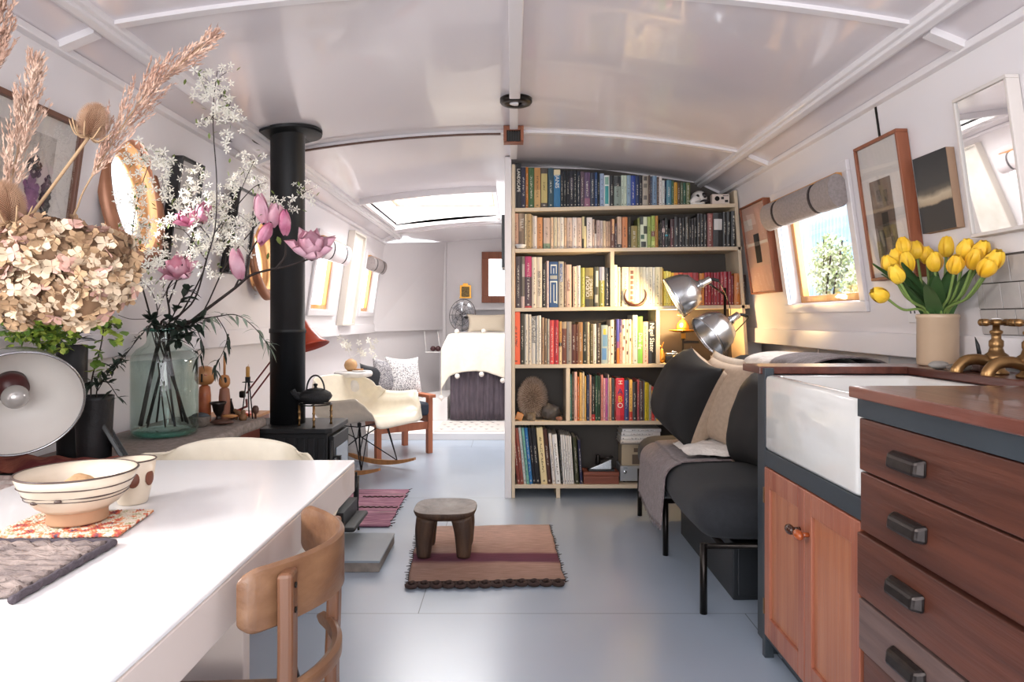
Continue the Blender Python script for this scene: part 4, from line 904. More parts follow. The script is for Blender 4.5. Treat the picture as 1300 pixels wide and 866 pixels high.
mb = MB(); mb.lathe([(.055, 0), (.06, .006), (.02, .012), (1e-6, .012)], (PX, PY, 1.0), 24); mb.build('collar', M['black'], lp_)
reading_lamp('upper polished aluminium lamp lit and aimed at the books', (1.055, 3.86, 1.29), (-.84, .12, -.45), .122, .155, (PX, PY, 1.24))
reading_lamp('lower grey aluminium lamp aimed down behind the dark velvet cushion', (1.205, 3.8, 1.085), (-.82, -.12, -.56), .125, .15, (PX, PY, 1.06))

# ================================================================ PICTURES ON THE WALLS
def wpx(s, px, py, off):
    kx = abs(px-650)/F; kz = (py-HY)/F; Yv = (1.496+.0+.154-.14*1.1+ .0 - off) if False else None
    # |x| = 1.51-off-.14*(1.1-kz*Y-1) = kx*Y
    Yv = (1.51-.014-off)/(kx-.14*kz); return Yv, CH-kz*Yv
def picture(s, ft, nt, fb, off, fw, name, label, cat, fm, inner, glass=True, dep=None):
    Yf, z1 = wpx(s, *ft, off); Yn, z1b = wpx(s, *nt, off); Yfb, z0 = wpx(s, *fb, off)
    Yf = (Yf+Yfb)/2; z1 = (z1+z1b)/2
    h = (Yn, Yf, z0, z1); t = thing(name, label, cat, wallpt(s, (Yn+Yf)/2, z0, off/2))
    mb = MB(); frame(mb, s, h, fw, off, .002); mb.build('frame', fm, t, bevel=.002)
    return t, h
def wquad(mb, s, h, n, mi=0):
    a, b_, c, d = h; vs = [wallpt(s, a, c, n), wallpt(s, b_, c, n), wallpt(s, b_, d, n), wallpt(s, a, d, n)]
    mb.add(vs, [(0, 1, 2, 3) if s < 0 else (3, 2, 1, 0)], mi)
def sub(h, u0, u1, v0, v1):  # u from near to far, v from bottom
    a, b_, c, d = h; return (lerp(a, b_, u0), lerp(a, b_, u1), lerp(c, d, v0), lerp(c, d, v1))
M['mount'] = mat('mount_board', 'cfc8c2', .8)
M['picglass'] = glassmat('picture_glass', refl=.25)
M['mirror'] = mat('mirror_silver', 'e8e8e8', .02, metal=1.)
# tall wood framed photograph
t, h = picture(1, (1080, 188), (1137, 166), (1108, 357), .045, .012, 'framed_photograph', 'tall wooden framed dark photograph on white mount right of the window', 'picture', M['wood_frame'], None)
mb = MB(); wquad(mb, 1, sub(h, .02, .98, .02, .98), .034); mb.build('mount', M['mount'], t)
hh = sub(h, .30, .78, .12, .72)
M['photo'] = mat('brown_photograph', '3c332e', .5, c2='6a564a', vscale=9, detail=5, ramp=(.3, .7))
mb = MB(); wquad(mb, 1, hh, .0355); ph = mb.build('print', M['photo'], t)
mb = MB(); leaf = []
for u0, u1, v0, v1 in ((.2, .38, .72, .86), (.5, .72, .74, .88), (.3, .6, .3, .6), (.12, .3, .05, .3), (.6, .85, .1, .4)): wquad(mb, 1, sub(hh, u0, u1, v0, v1), .0365)
mb.build('dark_figures', mat('photo_black', '1e1a18', .6), ph)
mb = MB(); wquad(mb, 1, sub(h, .02, .98, .02, .98), .041); mb.build('glazing', M['picglass'], t)
# small pinkish picture near the bookcase
t, h = picture(1, (939, 263), (968, 252), (952, 374), .045, .008, 'framed_print', 'small wood framed pale pink print with a black bar beside the bookcase', 'picture', M['wood_frame'], None)
M['pinkp'] = mat('pale_pink_paper', 'c4a294', .8, var=.06, vscale=5)
mb = MB(); wquad(mb, 1, sub(h, .02, .98, .02, .98), .034); pr = mb.build('print', M['pinkp'], t)
mb = MB(); wquad(mb, 1, sub(h, .40, .62, .34, .66), .0358); mb.build('black_bar', M['ink_k'], pr)
mb = MB(); wquad(mb, 1, sub(h, .1, .9, .54, .57), .0352); wquad(mb, 1, sub(h, .6, .95, .72, .84), .0352); mb.build('pale_patches', M['mount'], pr)
mb = MB(); wquad(mb, 1, sub(h, .02, .98, .02, .98), .041); mb.build('glazing', M['picglass'], t)
# dark canvas
Yf, z1 = wpx(1, 1158, 203, .03); Yn, _ = wpx(1, 1200, 187, .03); _, z0 = wpx(1, 1172, 297, .03)
h = (Yn, Yf, z0, z1); t = thing('canvas_painting', 'small unframed dark canvas with a pale band between photograph and mirror', 'painting', wallpt(1, (Yn+Yf)/2, z0, .015))
mb = MB(); quadbar(mb, 1, Yn, Yf, z0, z1, .028, .002); mb.build('stretcher', mat('raw_edge', 'a88a72', .8), t)
m, N, L, b = newmat('dark_landscape_paint'); tc = N.new('ShaderNodeTexCoord'); nz = N.new('ShaderNodeTexNoise'); nz.inputs['Scale'].default_value = 9; nz.inputs['Detail'].default_value = 6
sp = N.new('ShaderNodeSeparateXYZ'); L.new(tc.outputs['Object'], sp.inputs[0]); L.new(tc.outputs['Object'], nz.inputs['Vector'])
q = N.new('ShaderNodeMath'); q.operation = 'MULTIPLY_ADD'; q.inputs[1].default_value = .05; L.new(nz.outputs['Fac'], q.inputs[0]); L.new(sp.outputs[2], q.inputs[2])
mr = N.new('ShaderNodeMapRange'); mr.inputs['From Min'].default_value = .025; mr.inputs['From Max'].default_value = .025+(z1-z0); L.new(q.outputs[0], mr.inputs[0])
rp = N.new('ShaderNodeValToRGB'); L.new(mr.outputs[0], rp.inputs[0]); e = rp.color_ramp.elements
e[0].position = 0; e[0].color = col('2b2b2d'); e[1].position = 1; e[1].color = col('26282c')
for p_, c_ in ((.34, '2a2a2c'), (.37, 'a8957c'), (.44, 'b8a890'), (.5, '5c564c'), (.56, '3a3a3a')):
    k_ = e.new(p_); k_.color = col(c_)
L.new(rp.outputs[0], b.inputs['Base Color']); b.inputs['Roughness'].default_value = .6
mb = MB(); wquad(mb, 1, h, .0295); mb.build('painted_face', m, t)
# white framed mirror
t, h = picture(1, (1207, 128), (1276, 93), (1233, 302), .04, .011, 'wall_mirror', 'white framed mirror on the right wall above the tiles', 'mirror', mat('white_frame', 'd0c8c2', .45), None)
mb = MB(); wquad(mb, 1, sub(h, .02, .98, .02, .98), .034); mb.build('mirror_glass', M['mirror'], t)
# left wall: big framed drawing, two black framed mirrors, pale leaning picture
t, h = picture(-1, (112, 160), (-260, -10), (88, 318), .03, .016, 'framed_artwork', 'large thin brown framed pressed flower picture on the left wall near the camera', 'picture', mat('brown_frame', '6a4638', .45), None)
m_art = mat('grey_lined_paper', 'a39a94', .7, c2='bdb4ac', vscale=6, stretch=(1, 9, .4), ramp=(.35, .65))
mb = MB(); wquad(mb, -1, sub(h, .01, .99, .01, .99), .012); mb.build('mount', M['mount'], t)
mb = MB(); wquad(mb, -1, sub(h, .1, .88, .1, .82), .014); ar = mb.build('print', m_art, t)
m_pf = mat('pressed_purple', '7a5a78', .8, var=.2, vscale=40); m_pk = mat('pressed_dark', '2a2630', .8)
Yc, zc_ = wpx(-1, 38, 248, .016)
mb = MB()
for i in range(60):
    a, r_ = random.uniform(0, 2*pi), random.random()**.5; p = wallpt(-1, Yc+.032*r_*math.cos(a), zc_-.005+.06*r_*math.sin(a), .0155); s_ = .012
    mb.add([p+Vector((0, -s_, 0)), p+Vector((0, 0, s_*1.4)), p+Vector((0, s_, 0)), p+Vector((0, 0, -s_*1.4))], [(0, 1, 2, 3)], 0)
for cx, cz, ry, rz, n_ in ((.005, .085, .03, .03, 40), (.065, -.03, .022, .09, 90), (.065, .03, .02, .04, 30)):
    for i in range(n_):
        a, r_ = random.uniform(0, 2*pi), random.random()**.5; p = wallpt(-1, Yc+cx+ry*r_*math.cos(a), zc_+cz+rz*r_*math.sin(a), .0158); s_ = .008
        mb.add([p+Vector((0, -s_, s_*.4)), p+Vector((0, 0, s_*1.3)), p+Vector((0, s_, 0)), p+Vector((0, 0, -s_))], [(0, 1, 2, 3)], 1)
mb.tube([wallpt(-1, Yc, zc_-.05, .0158), wallpt(-1, Yc-.02, zc_-.22, .0158)], .003, 5, 1)
mb.build('pressed_flowers', [m_pf, m_pk], ar)
mb = MB(); wquad(mb, -1, sub(h, .01, .99, .01, .99), .024); mb.build('glazing', M['picglass'], t)
M['bframe'] = mat('black_frame', '1b1b1d', .35)
for (ft, nt, fb), lb in ((((261, 211), (233, 197), (243, 341)), 'black framed glazed drawing on the left wall next to the nearer porthole'), (((329, 248), (306, 237), (315, 350)), 'black framed glazed picture on the left wall before the second porthole')):
    t, h = picture(-1, ft, nt, fb, .05, .01, 'framed_drawing', lb, 'picture', M['bframe'], None)
    mb = MB(); wquad(mb, -1, sub(h, .02, .98, .02, .98), .03); mb.build('mount', M['whitem'], t)
    mb = MB(); hh = sub(h, .25, .75, .35, .72); frame(mb, -1, hh, .004, .032, .031)
    a, b_, c, d = hh
    mb.tube([wallpt(-1, lerp(a, b_, .5)+.035*math.cos(q*.6)*(1-.02*q), lerp(c, d, .5)+.045*math.sin(q*.6)*(1-.02*q), .032) for q in range(26)], .0012, 4)
    mb.build('ink_lines', mat('soft_grey_ink', '9a8f88', .8), t)
    mb = MB(); wquad(mb, -1, sub(h, .02, .98, .02, .98), .042); mb.build('glazing', M['picglass'], t)
t, h = picture(-1, (467, 302), (452, 291), (449, 413), .06, .018, 'framed_picture', 'tall white framed pale panel on the left wall between the two far windows', 'picture', mat('white_worn_frame', 'd8d0c6', .6), None)
mb = MB(); wquad(mb, -1, sub(h, .03, .97, .02, .98), .035); mb.build('panel', mat('pale_plaster', 'd0cbc0', .6, c2='e0dcd4', vscale=7), t)
# black frame on the partition
t = thing('picture_frame', 'thin black frame hung on the corridor side of the partition seen edge on', 'picture', (-.06, 4.5, 1.42))
mb = MB(); mb.box((-.066, 4.36, 1.43), (-.046, 4.39, 1.765)); mb.box((-.066, 4.61, 1.43), (-.046, 4.64, 1.765)); mb.box((-.066, 4.39, 1.43), (-.046, 4.61, 1.46)); mb.box((-.066, 4.39, 1.735), (-.046, 4.61, 1.765)); mb.build('frame', M['bframe'], t)
mb = MB(); mb.box((-.056, 4.39, 1.46), (-.048, 4.61, 1.735)); mb.build('print', M['mount'], t)

# ================================================================ KITCHEN
KX = .82
M['kdark'] = mat('dark_slate_paint', '30373d', .45, var=.06, vscale=5)
M['mahog'] = wood('mahogany_door', '8a4c38', 'a0644c', axis='z', rough=.4, coat=.15)
M['mahogp'] = wood('mahogany_panel', '96583e', 'ac7050', axis='z', rough=.4, coat=.15)
M['worktop'] = wood('iroko_worktop', '4e2a22', '6e3e32', axis='y', rough=.28, coat=.3)
M['drawerw'] = wood('old_oak_drawer', '42231a', '5e3527', axis='y', rough=.42, coat=.1, scale=4)
M['drawerw2'] = wood('worn_grey_oak_drawer', '564440', '6c5650', axis='y', rough=.5, scale=4)
M['pewter'] = mat('dark_pewter', '3a3432', .36, metal=.8, var=.2, vscale=30)
sc_ = thing('sink_cabinet', 'mahogany two door cabinet with dark slate frame beneath the sink', 'cabinet', (1.05, 1.92, 0))
mb = MB(); mb.box((KX, 2.214, 0), (KX+.03, 2.238, .94)); mb.box((KX+.02, 1.605, .63), (KX+.04, 2.214, .677)); mb.box((KX, 1.603, .625), (KX+.03, 2.214, .678)); mb.box((KX+.05, 1.605, 0), (1.4, 2.205, .07)); mb.box((KX+.03, 2.214, .07), (1.4, 2.236, .675)); mb.box((KX, 1.603, .07), (KX+.025, 2.214, .078))
mb.build('carcass', M['kdark'], sc_, bevel=.002)
mb = MB(); mb.box((KX+.03, 1.61, .07), (1.35, 2.21, .62)); mb.build('interior', M['darkplay'], sc_)
for i, (a, b_) in enumerate(((1.911, 2.211), (1.606, 1.907))):
    z0, z1 = .08, .622; w = .052; mb = MB()
    mb.box((KX-.003, a, z0), (KX+.018, a+w*.8, z1)); mb.box((KX-.003, b_-w*.8, z0), (KX+.018, b_, z1)); mb.box((KX-.003, a+w*.8, z0), (KX+.018, b_-w*.8, z0+w*1.3)); mb.box((KX-.003, a+w*.8, z1-w*1.2), (KX+.018, b_-w*.8, z1))
    d_ = mb.build('door', M['mahog'], sc_, bevel=.0025)
    mb = MB(); mb.box((KX+.006, a+w*.8, z0+w*1.3), (KX+.012, b_-w*.8, z1-w*1.2)); mb.build('door_panel', M['mahogp'], d_)
    yk = 1.938 if i == 0 else 1.882; zk = .503 if i == 0 else .505
    mb = MB(); mb.tube([(KX-.003, yk, zk), (KX-.022, yk, zk)], .007, 10); mb.ball((KX-.032, yk, zk), (.012, .023, .0145), 0, 20); mb.build('knob', mat('orange_turned_knob_%d' % i, '9a4a22' if i else '3c2014', .25, coat=.4), d_)
    yh = b_+.001 if i == 0 else a-.001
    if i == 0:
        mb = MB()
        for zh in (.17, .53): mb.box((KX-.005, 2.211, zh-.025), (KX-.0005, 2.219, zh+.025))
        mb.build('hinges', M['brass'], d_)
# belfast sink
def rrect(x0, x1, y0, y1, r, z, n=5):
    out = []
    for cx, cy, a0 in ((x1-r, y1-r, 0), (x0+r, y1-r, 90), (x0+r, y0+r, 180), (x1-r, y0+r, 270)):
        for k in range(n+1):
            a = R(a0+90*k/n); out.append((cx+r*math.cos(a), cy+r*math.sin(a), z))
    return out
def loops(mb, ls, mi=0, cap0=True, cap1=True):
    n = len(ls[0]); vs = [p for l in ls for p in l]; fs = []
    for i in range(len(ls)-1):
        for k in range(n): fs.append((i*n+k, i*n+(k+1) % n, (i+1)*n+(k+1) % n, (i+1)*n+k))
    if cap0: fs.append(tuple(reversed(range(n))))
    if cap1: fs.append(tuple(range((len(ls)-1)*n, len(ls)*n)))
    mb.add(vs, fs, mi, True)
m_sink = mat('white_fireclay', 'd6d4d0', .1, var=.03, vscale=5, bump=.12, bscale=16, coat=.5)
X0, X1, A0, A1 = KX-.004, 1.29, 1.606, 2.21
ls = [rrect(X0+.004, X1, A0+.004, A1-.004, .02, .681), rrect(X0, X1, A0, A1, .02, .69), rrect(X0, X1, A0, A1, .02, .905), rrect(X0+.003, X1-.003, A0+.003, A1-.003, .02, .915), rrect(X0+.012, X1-.012, A0+.012, A1-.012, .02, .919), rrect(X0+.03, X1-.03, A0+.03, A1-.03, .022, .918), rrect(X0+.042, X1-.042, A0+.042, A1-.042, .024, .908), rrect(X0+.05, X1-.05, A0+.05, A1-.05, .03, .75), rrect(X0+.07, X1-.07, A0+.07, A1-.07, .03, .735)]
mb = MB(); loops(mb, ls); sk = mb.build('butler_sink', m_sink); tag(sk, 'white ceramic butler sink with exposed glossy front set beside the drawers', 'sink')
mb = MB(); mb.lathe([(.04, 0), (.04, .003), (.02, .002), (1e-6, .001)], (1.05, 1.91, .7355), 24); mb.build('drain', M['chrome'], sk)
# worktop: slab over the drawers, strip behind and beyond the sink
mb = MB()
mb.box((.787, .5, .918), (1.475, 1.598, .944)); mb.box((1.296, 1.598, .918), (1.475, 2.4, .944)); mb.box((.81, 2.236, .9195), (1.296, 2.4, .944))
wt = mb.build('worktop', M['worktop'], bevel=.003); tag(wt, 'dark red hardwood worktop running over the drawers and around the sink', 'worktop')
mb = MB(); mb.box((KX+.04, 2.242, .0), (1.46, 2.39, .917)); mb.box((1.31, 1.61, .63), (1.46, 2.24, .917)); mb.build('support', M['kdark'], wt)
# drawers
du = thing('drawer_unit', 'old dark oak bank of drawers with pewter pulls at the right edge', 'drawer unit', (1.1, 1.1, 0))
mb = MB(); mb.box((KX+.012, .52, .0), (1.46, 1.597, .873)); mb.box((KX-.012, .52, .873), (1.46, 1.597, .917)); mb.build('carcass', M['kdark'], du)
dz = [(.749, .869), (.609, .744), (.458, .603), (.331, .449), (.2, .326), (.075, .195)]
hz_ = [.807, .677, .542, .3926, .262, .13]
for i, ((z0, z1), hz1) in enumerate(zip(dz, hz_)):
    dx = (.0, .002, -.004, -.001, .006, .003)[i]; y1 = (1.597, 1.596, 1.600, 1.598, 1.59, 1.59)[i]
    mb = MB(); mb.box((KX-.008+dx, .53, z0), (KX+.011, y1, z1)); d_ = mb.build('drawer', M['drawerw2'] if i == 3 else M['drawerw'], du, bevel=.003)
    if i < 5:
        x = KX-.008+dx; mb = MB(); y = 1.394
        mb.hexa([(x-.026, y-.05, hz1-.019), (x, y-.06, hz1-.022), (x, y+.06, hz1-.022), (x-.026, y+.05, hz1-.019), (x-.022, y-.05, hz1+.01), (x, y-.062, hz1+.018), (x, y+.062, hz1+.018), (x-.022, y+.05, hz1+.01)])
        mb.build('drawer_pull', M['pewter'], d_, bevel=.007)
# taps
def tap(x, y, label):
    t = thing('pillar_tap', label, 'tap', (x, y, .944)); z = .944
    mb = MB(); mb.lathe([(.03, 0), (.032, .006), (.022, .014), (.02, .03), (.03, .04), (.033, .048), (.028, .056), (.02, .062), (.016, .075), (.018, .08), (.018, .094), (.012, .1), (.012, .112), (.016, .116), (.016, .122), (.009, .126), (.009, .142)], (x, y, z), 24); mb.build('body', M['brass'], t)
    mb = MB(); mb.tube(spline([(x, y, z+.028), (x-.05, y-.002, z+.042), (x-.09, y-.004, z+.038), (x-.112, y-.005, z+.018), (x-.115, y-.005, z+.006)], 5), [.015]*8+[.016, .017, .018]*4+[.018], 14) if False else mb.tube(spline([(x, y, z+.028), (x-.05, y-.002, z+.042), (x-.09, y-.004, z+.038), (x-.112, y-.005, z+.018), (x-.115, y-.005, z+.006)], 5), .0155, 14); mb.build('spout', M['brass'], t)
    mb = MB(); mb.lathe([(.016, .138), (.02, .142), (.02, .15), (.014, .154), (1e-6, .156)], (x, y, z), 20)
    for a in (20, 110, 200, 290):
        d = Vector((math.cos(R(a)), math.sin(R(a)), 0)); c = Vector((x, y, z+.146)); mb.tube([c+d*.01, c+d*.03, c+d*.036, c+d*.046, c+d*.052], [.006, .006, .0105, .0105, .003], 10)
    mb.build('cross_handle', M['brass'], t)
    mb = MB(); mb.lathe([(.013, .1555), (.011, .158), (1e-6, .1585)], (x, y, z), 16); mb.build('button', M['bone'], t)
tap(1.365, 1.925, 'aged brass pillar tap with cross handle nearer the tulips'); tap(1.365, 1.8, 'aged brass pillar tap with cross handle at the right edge of the photo')
mb = MB(); mb.rbox((1.36, 1.99, .9445), (1.44, 2.1, .975), .006); tag(mb.build('soap_dish', M['dkwood']), 'small dark wooden block behind the brass taps', 'soap block')
mb = MB(); rock(mb, (1.325, 2.12, .957), (.03, .024, .013), 2, .1); tag(mb.build('pebble', mat('grey_pebble', '9a948e', .6, var=.1, vscale=30)), 'pale grey pebble on the worktop at the foot of the tulip crock', 'pebble')
mb = MB(); rock(mb, (1.31, 2.0, .9575), (.035, .028, .013), 4, .1); tag(mb.build('pebble', mat('brown_pebble', '6e645c', .6, var=.1, vscale=30)), 'darker brown pebble between the tap spouts', 'pebble')
mb = MB(); mb.tube([(1.43, 2.085, .9755), (1.425, 2.09, 1.02), (1.42, 2.095, 1.045)], [.006, .0055, .001], 8); tag(mb.build('pencil_stub', M['black']), 'thin dark pointed brush standing by the wooden block', 'brush')

# tulips
CX, CY, CZ = 1.418, 2.275, .9445
cr_ = thing('stoneware_crock', 'tall beige stoneware crock on the worktop holding yellow tulips', 'vase', (CX, CY, CZ))
mb = MB(); mb.lathe([(.055, 0), (.06, .004), (.0615, .01), (.0615, .155), (.064, .158), (.064, .168), (.061, .172), (.056, .171), (.055, .16), (.055, .012), (1e-6, .01)], (CX, CY, CZ), 48); mb.build('body', mat('beige_stoneware', 'c2a78c', .35, var=.07, vscale=5, coat=.3), cr_)
M['tulip'] = mat('tulip_yellow', 'e8b01c', .5, c2='f2c93c', vscale=9, sheen=.1); M['tulip'].node_tree.nodes['Principled BSDF'].inputs['Subsurface Weight'].default_value = .0
M['tleaf'] = mat('tulip_leaf', '3c5a34', .45, c2='587a48', vscale=5, stretch=(1, 1, .3))
M['tstem'] = mat('tulip_stem', '7c9450', .5)
def petal(mb, base, ax, out, length, width, cup, mi=0, n=7, m=9, tipcurl=0., thick=.0):
    ax = Vector(ax).normalized(); out = Vector(out); out = (out-ax*out.dot(ax)).normalized(); side = ax.cross(out)
    def fn(u, v):
        s = 2*u-1; w = width*math.sin(pi*min(1, v*.86+.1))**.75*(1 if v < .98 else .6)
        r = cup(v); x = s*w
        k = 1-.35*s*s
        return Vector(base)+ax*(length*v)+out*(r*k+tipcurl*max(0, v-.7)**2)+side*x
    mb.grid(fn, n, m, mi, True)
def tulip(head, ang, label, i):
    base = Vector((CX+random.uniform(-.035, .035), CY+random.uniform(-.03, .03), CZ+.02)); head = Vector(head)
    neck = Vector((CX+(head.x-CX)*.3, CY+(head.y-CY)*.3, CZ+.175))
    neck = Vector((max(CX-.045, min(CX+.045, neck.x)), max(CY-.045, min(CY+.045, neck.y)), neck.z))
    d = (head-neck).normalized(); d = (d+Vector((0, 0, .55 if head.z > 1.22 else .1))).normalized()
    hb = head-d*.033
    t = thing('tulip', label, 'tulip', base)
    mb = MB(); st = spline([base, neck, (neck+hb)/2+Vector((0, 0, -.012))+(head-Vector((CX, CY, head.z)))*.06, hb], 7); mb.tube(st, .0042, 8); mb.build('stem', M['tstem'], t)
    mb = MB(); o = d.orthogonal().normalized(); L_ = random.uniform(.06, .07); op = random.uniform(.9, 1.15)
    for k in range(6):
        q = Quaternion(d, 2*pi*k/6+i); oo = q @ o; inn = k % 2
        petal(mb, hb, d, oo, L_*(1 if inn else .97), .022, lambda v: (.0225 if not inn else .0185)*op*math.sin(pi*min(1, .12+v*.72))**.8-(.004 if v < .05 else 0), 0, 7, 9)
    mb.build('flower', M['tulip'], t)
    mb = MB(); a = math.atan2(head.y-CY, head.x-CX)+random.uniform(-.9, .9); dr = Vector((math.cos(a), math.sin(a), 0)); H_ = random.uniform(.1, .2); out_ = random.uniform(.05, .2)
    lb = Vector((CX, CY, CZ+.16))+dr*.03
    if (lb+dr*out_).x > 1.47: out_ = .02
    path = spline([Vector((CX, CY, CZ+.06))+dr*.02, lb, lb+dr*out_*.5+Vector((0, 0, H_*.6)), lb+dr*out_*1.1+Vector((0, 0, H_))], 6)
    sd = dr.cross(Vector((0, 0, 1))); n_ = len(path)-1
    def lf(u, v):
        p = path[int(round(v*n_))]; s = 2*u-1; w = .024*math.sin(pi*min(1, v*.93+.07))**.7
        return p+sd*(s*w)+dr*(-.012*(1-s*s)*0+.008*s*s)
    mb.grid(lf, 6, n_, 0, True); mb.build('leaf', M['tleaf'], t)
heads = [(1147, 311, 2.3, 'yellow tulip standing tallest on the left of the crock'), (1163, 317, 2.34, 'yellow tulip just right of the tallest one'), (1202, 314, 2.28, 'yellow tulip standing upright above the middle of the bunch'), (1187, 332, 2.22, 'yellow tulip in the centre front of the bunch'), (1213, 335, 2.1, 'large yellow tulip facing front right of centre'), (1226, 316, 2.12, 'yellow tulip half hidden behind the large front one'), (1237, 329, 2.08, 'yellow tulip right of the large front one'), (1246, 317, 2.08, 'yellow tulip highest at the right of the bunch'), (1253, 339, 2.0, 'yellow tulip leaning lowest on the right of the bunch'), (1262, 331, 2.0, 'rightmost yellow tulip of the bunch'), (1128, 335, 2.26, 'yellow tulip at upper left edge of the bunch'), (1139, 327, 2.32, 'yellow tulip tucked behind the left hand ones'), (1138, 348, 2.2, 'yellow tulip leaning forward low on the left'), (1116, 374, 2.24, 'yellow tulip drooping sideways far left near the window'), (1176, 323, 2.33, 'yellow tulip peeping from the back centre of the bunch'), (1152, 333, 2.28, 'yellow tulip behind the leaves left of centre')]
for i, (px, py, Yv, lb) in enumerate(heads): tulip(P(px, py, Yv), 0, lb, i)
# ================================================================ DINING TABLE AND WHAT IS ON IT
TZ = .75
def TT(px, py, z=TZ): return FL(px, py, z)
m_tab = mat('white_table_paint', 'e3e0df', .22, var=.01, vscale=2.5, bump=.02, bscale=6, coat=.2)
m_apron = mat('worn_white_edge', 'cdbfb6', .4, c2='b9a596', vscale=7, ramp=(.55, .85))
ta = thing('dining_table', 'long white painted dining table in the left foreground', 'table', (-.72, 1.0, 0))
mb = MB(); mb.box((-1.05, .15, .742), (-.39, 1.695, .75)); mb.build('tabletop', m_tab, ta, bevel=.0025)
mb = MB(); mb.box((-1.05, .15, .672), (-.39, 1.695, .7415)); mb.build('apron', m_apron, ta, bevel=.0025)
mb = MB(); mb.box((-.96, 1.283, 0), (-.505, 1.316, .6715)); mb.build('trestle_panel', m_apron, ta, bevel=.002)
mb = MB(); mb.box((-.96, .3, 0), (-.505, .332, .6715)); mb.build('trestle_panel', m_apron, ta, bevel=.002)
# mats
def flatpoly(mb, pts, z0, z1, mi=0): mb.prism([(p.x, p.y) for p in pts], z0, z1, mi)
m_mat1 = mat('multicolour_woven', 'c8a890', .9, c2='b04838', vscale=55, bump=.8, bscale=120, ramp=(.4, .62), detail=2)
N, L = m_mat1.node_tree.nodes, m_mat1.node_tree.links
rp = [n_ for n_ in N if n_.type == 'VALTORGB'][0].color_ramp
rp.elements[0].position = .25; rp.elements[0].color = col('8a9048')
for p_, c_ in ((.38, 'd8c8b0'), (.47, 'e0d4c4'), (.53, 'd89868'), (.6, 'c85848')): rp.elements.new(p_).color = col(c_)
rp.elements[-1].position = .72; rp.elements[-1].color = col('5a5060')
a, b_, c, d = TT(-22, 688), TT(150, 684), TT(195, 652), TT(55, 655)
mb = MB(); nu, nv = 60, 40
def mt(u, v):
    p = (a*(1-u)+b_*u)*(1-v)+(d*(1-u)+c*u)*v; k = .0015*math.sin(u*nu*pi)*math.cos(v*nv*pi/1.0)
    return (p.x, p.y, TZ+.0055+k)
mb.grid(mt, nu*2, nv*2)
tm = mb.build('woven_mat', m_mat1, solid=.004); tm.location.z = tm.location.z; tag(tm, 'multicoloured woven mat under the striped bowl', 'mat')
m_mat2 = mat('taupe_braid', '9c8c84', .95, c2='6a5e5c', vscale=18, bump=.8, bscale=60, stretch=(1, 3, 1), ramp=(.35, .7))
mb = MB()
for i in range(10):
    y = 1.04-.02*i
    pts = [(lerp(-1.03, -.622, k/40), y+.002*math.sin(k*1.7+i), TZ+.0075+.0022*math.sin(k*2.1+i*2)) for k in range(41)]
    mb.tube(pts, [.0102*(1+.2*math.sin(k*2.1+i*1.3)) for k in range(41)], 8)
for v in mb.v: v.z = max(TZ+.001, (v.z-TZ)*.62+TZ)
t2 = mb.build('braided_mat', m_mat2); tag(t2, 'taupe braided wool mat nearest the camera on the table', 'mat')
mb = MB(); pts = [(lerp(-1.03, -.614, k/40), 1.054, TZ+.006+.001*math.sin(k*2)) for k in range(41)]+[(-.612, lerp(1.05, .835, k/20), TZ+.006+.001*math.sin(k*2.2)) for k in range(21)]
mb.tube(pts, .0055, 8); mb.build('dark_edging', mat('dark_braid', '4a4248', .95, bump=.5, bscale=120), t2)
# bowl
m_bowl = mat('cream_glaze', 'cfc0ac', .3, var=.08, vscale=10, coat=.3)
m_clay = mat('bare_clay', 'b08a6c', .6); m_rim = mat('dark_glaze', '4a3a34', .35)
BX, BYY, BZ_ = -.735, 1.156, TZ+.0105
bo = thing('striped_bowl', 'wide cream stoneware bowl with brown brushed bands on the multicoloured mat', 'bowl', (BX, BYY, BZ_))
mb = MB(); mb.lathe([(.045, 0), (.046, .003), (.045, .016), (.048, .021)], (BX, BYY, BZ_), 48); mb.f = mb.f[:-1]; mb.m = mb.m[:-1]; mb.sm = mb.sm[:-1]; mb.build('foot', m_clay, bo)
prof = [(.048, .021), (.062, .03), (.076, .048), (.085, .066), (.091, .082), (.089, .0835), (.082, .066), (.072, .048), (.055, .03), (.03, .022), (1e-6, .021)]
mb = MB(); mb.lathe(prof, (BX, BYY, BZ_), 64); mb.build('body', m_bowl, bo)
mb = MB(); mb.lathe([(.0905, .081), (.0925, .0825), (.091, .0845), (.0885, .084)], (BX, BYY, BZ_), 64, closed=True); mb.build('rim', m_rim, bo)
mb = MB()
for z, w in ((.046, .0008), (.052, .0012), (.066, .001)):
    r = interp([(.03, .062), (.048, .076), (.066, .085), (.082, .091)], z)+.0006
    pts = [(BX+r*math.cos(t), BYY+r*math.sin(t), BZ_+z+.0012*math.sin(3*t)) for t in [2*pi*k/60 for k in range(61)]]
    mb.tube(pts, [w*(1.0+.8*mnoise.noise(Vector((k*.25, z*90, 0)))) for k in range(61)], 6)
for ang, z in ((-1.35, .05), (-1.9, .046)):
    r = .0755 if z < .05 else .0785; mb.ball((BX+r*math.cos(ang), BYY+r*math.sin(ang), BZ_+z), (.006, .004, .003))
mb.build('brushed_bands', m_rim, bo)
mb = MB(); rock(mb, (BX-.003, BYY+.012, BZ_+.049), (.028, .026, .025), 3, .1); tag(mb.build('walnut', mat('pale_nut', 'b08c66', .7, var=.2, vscale=60, bump=.5, bscale=70)), 'single pale brown nut lying in the striped bowl', 'nut')
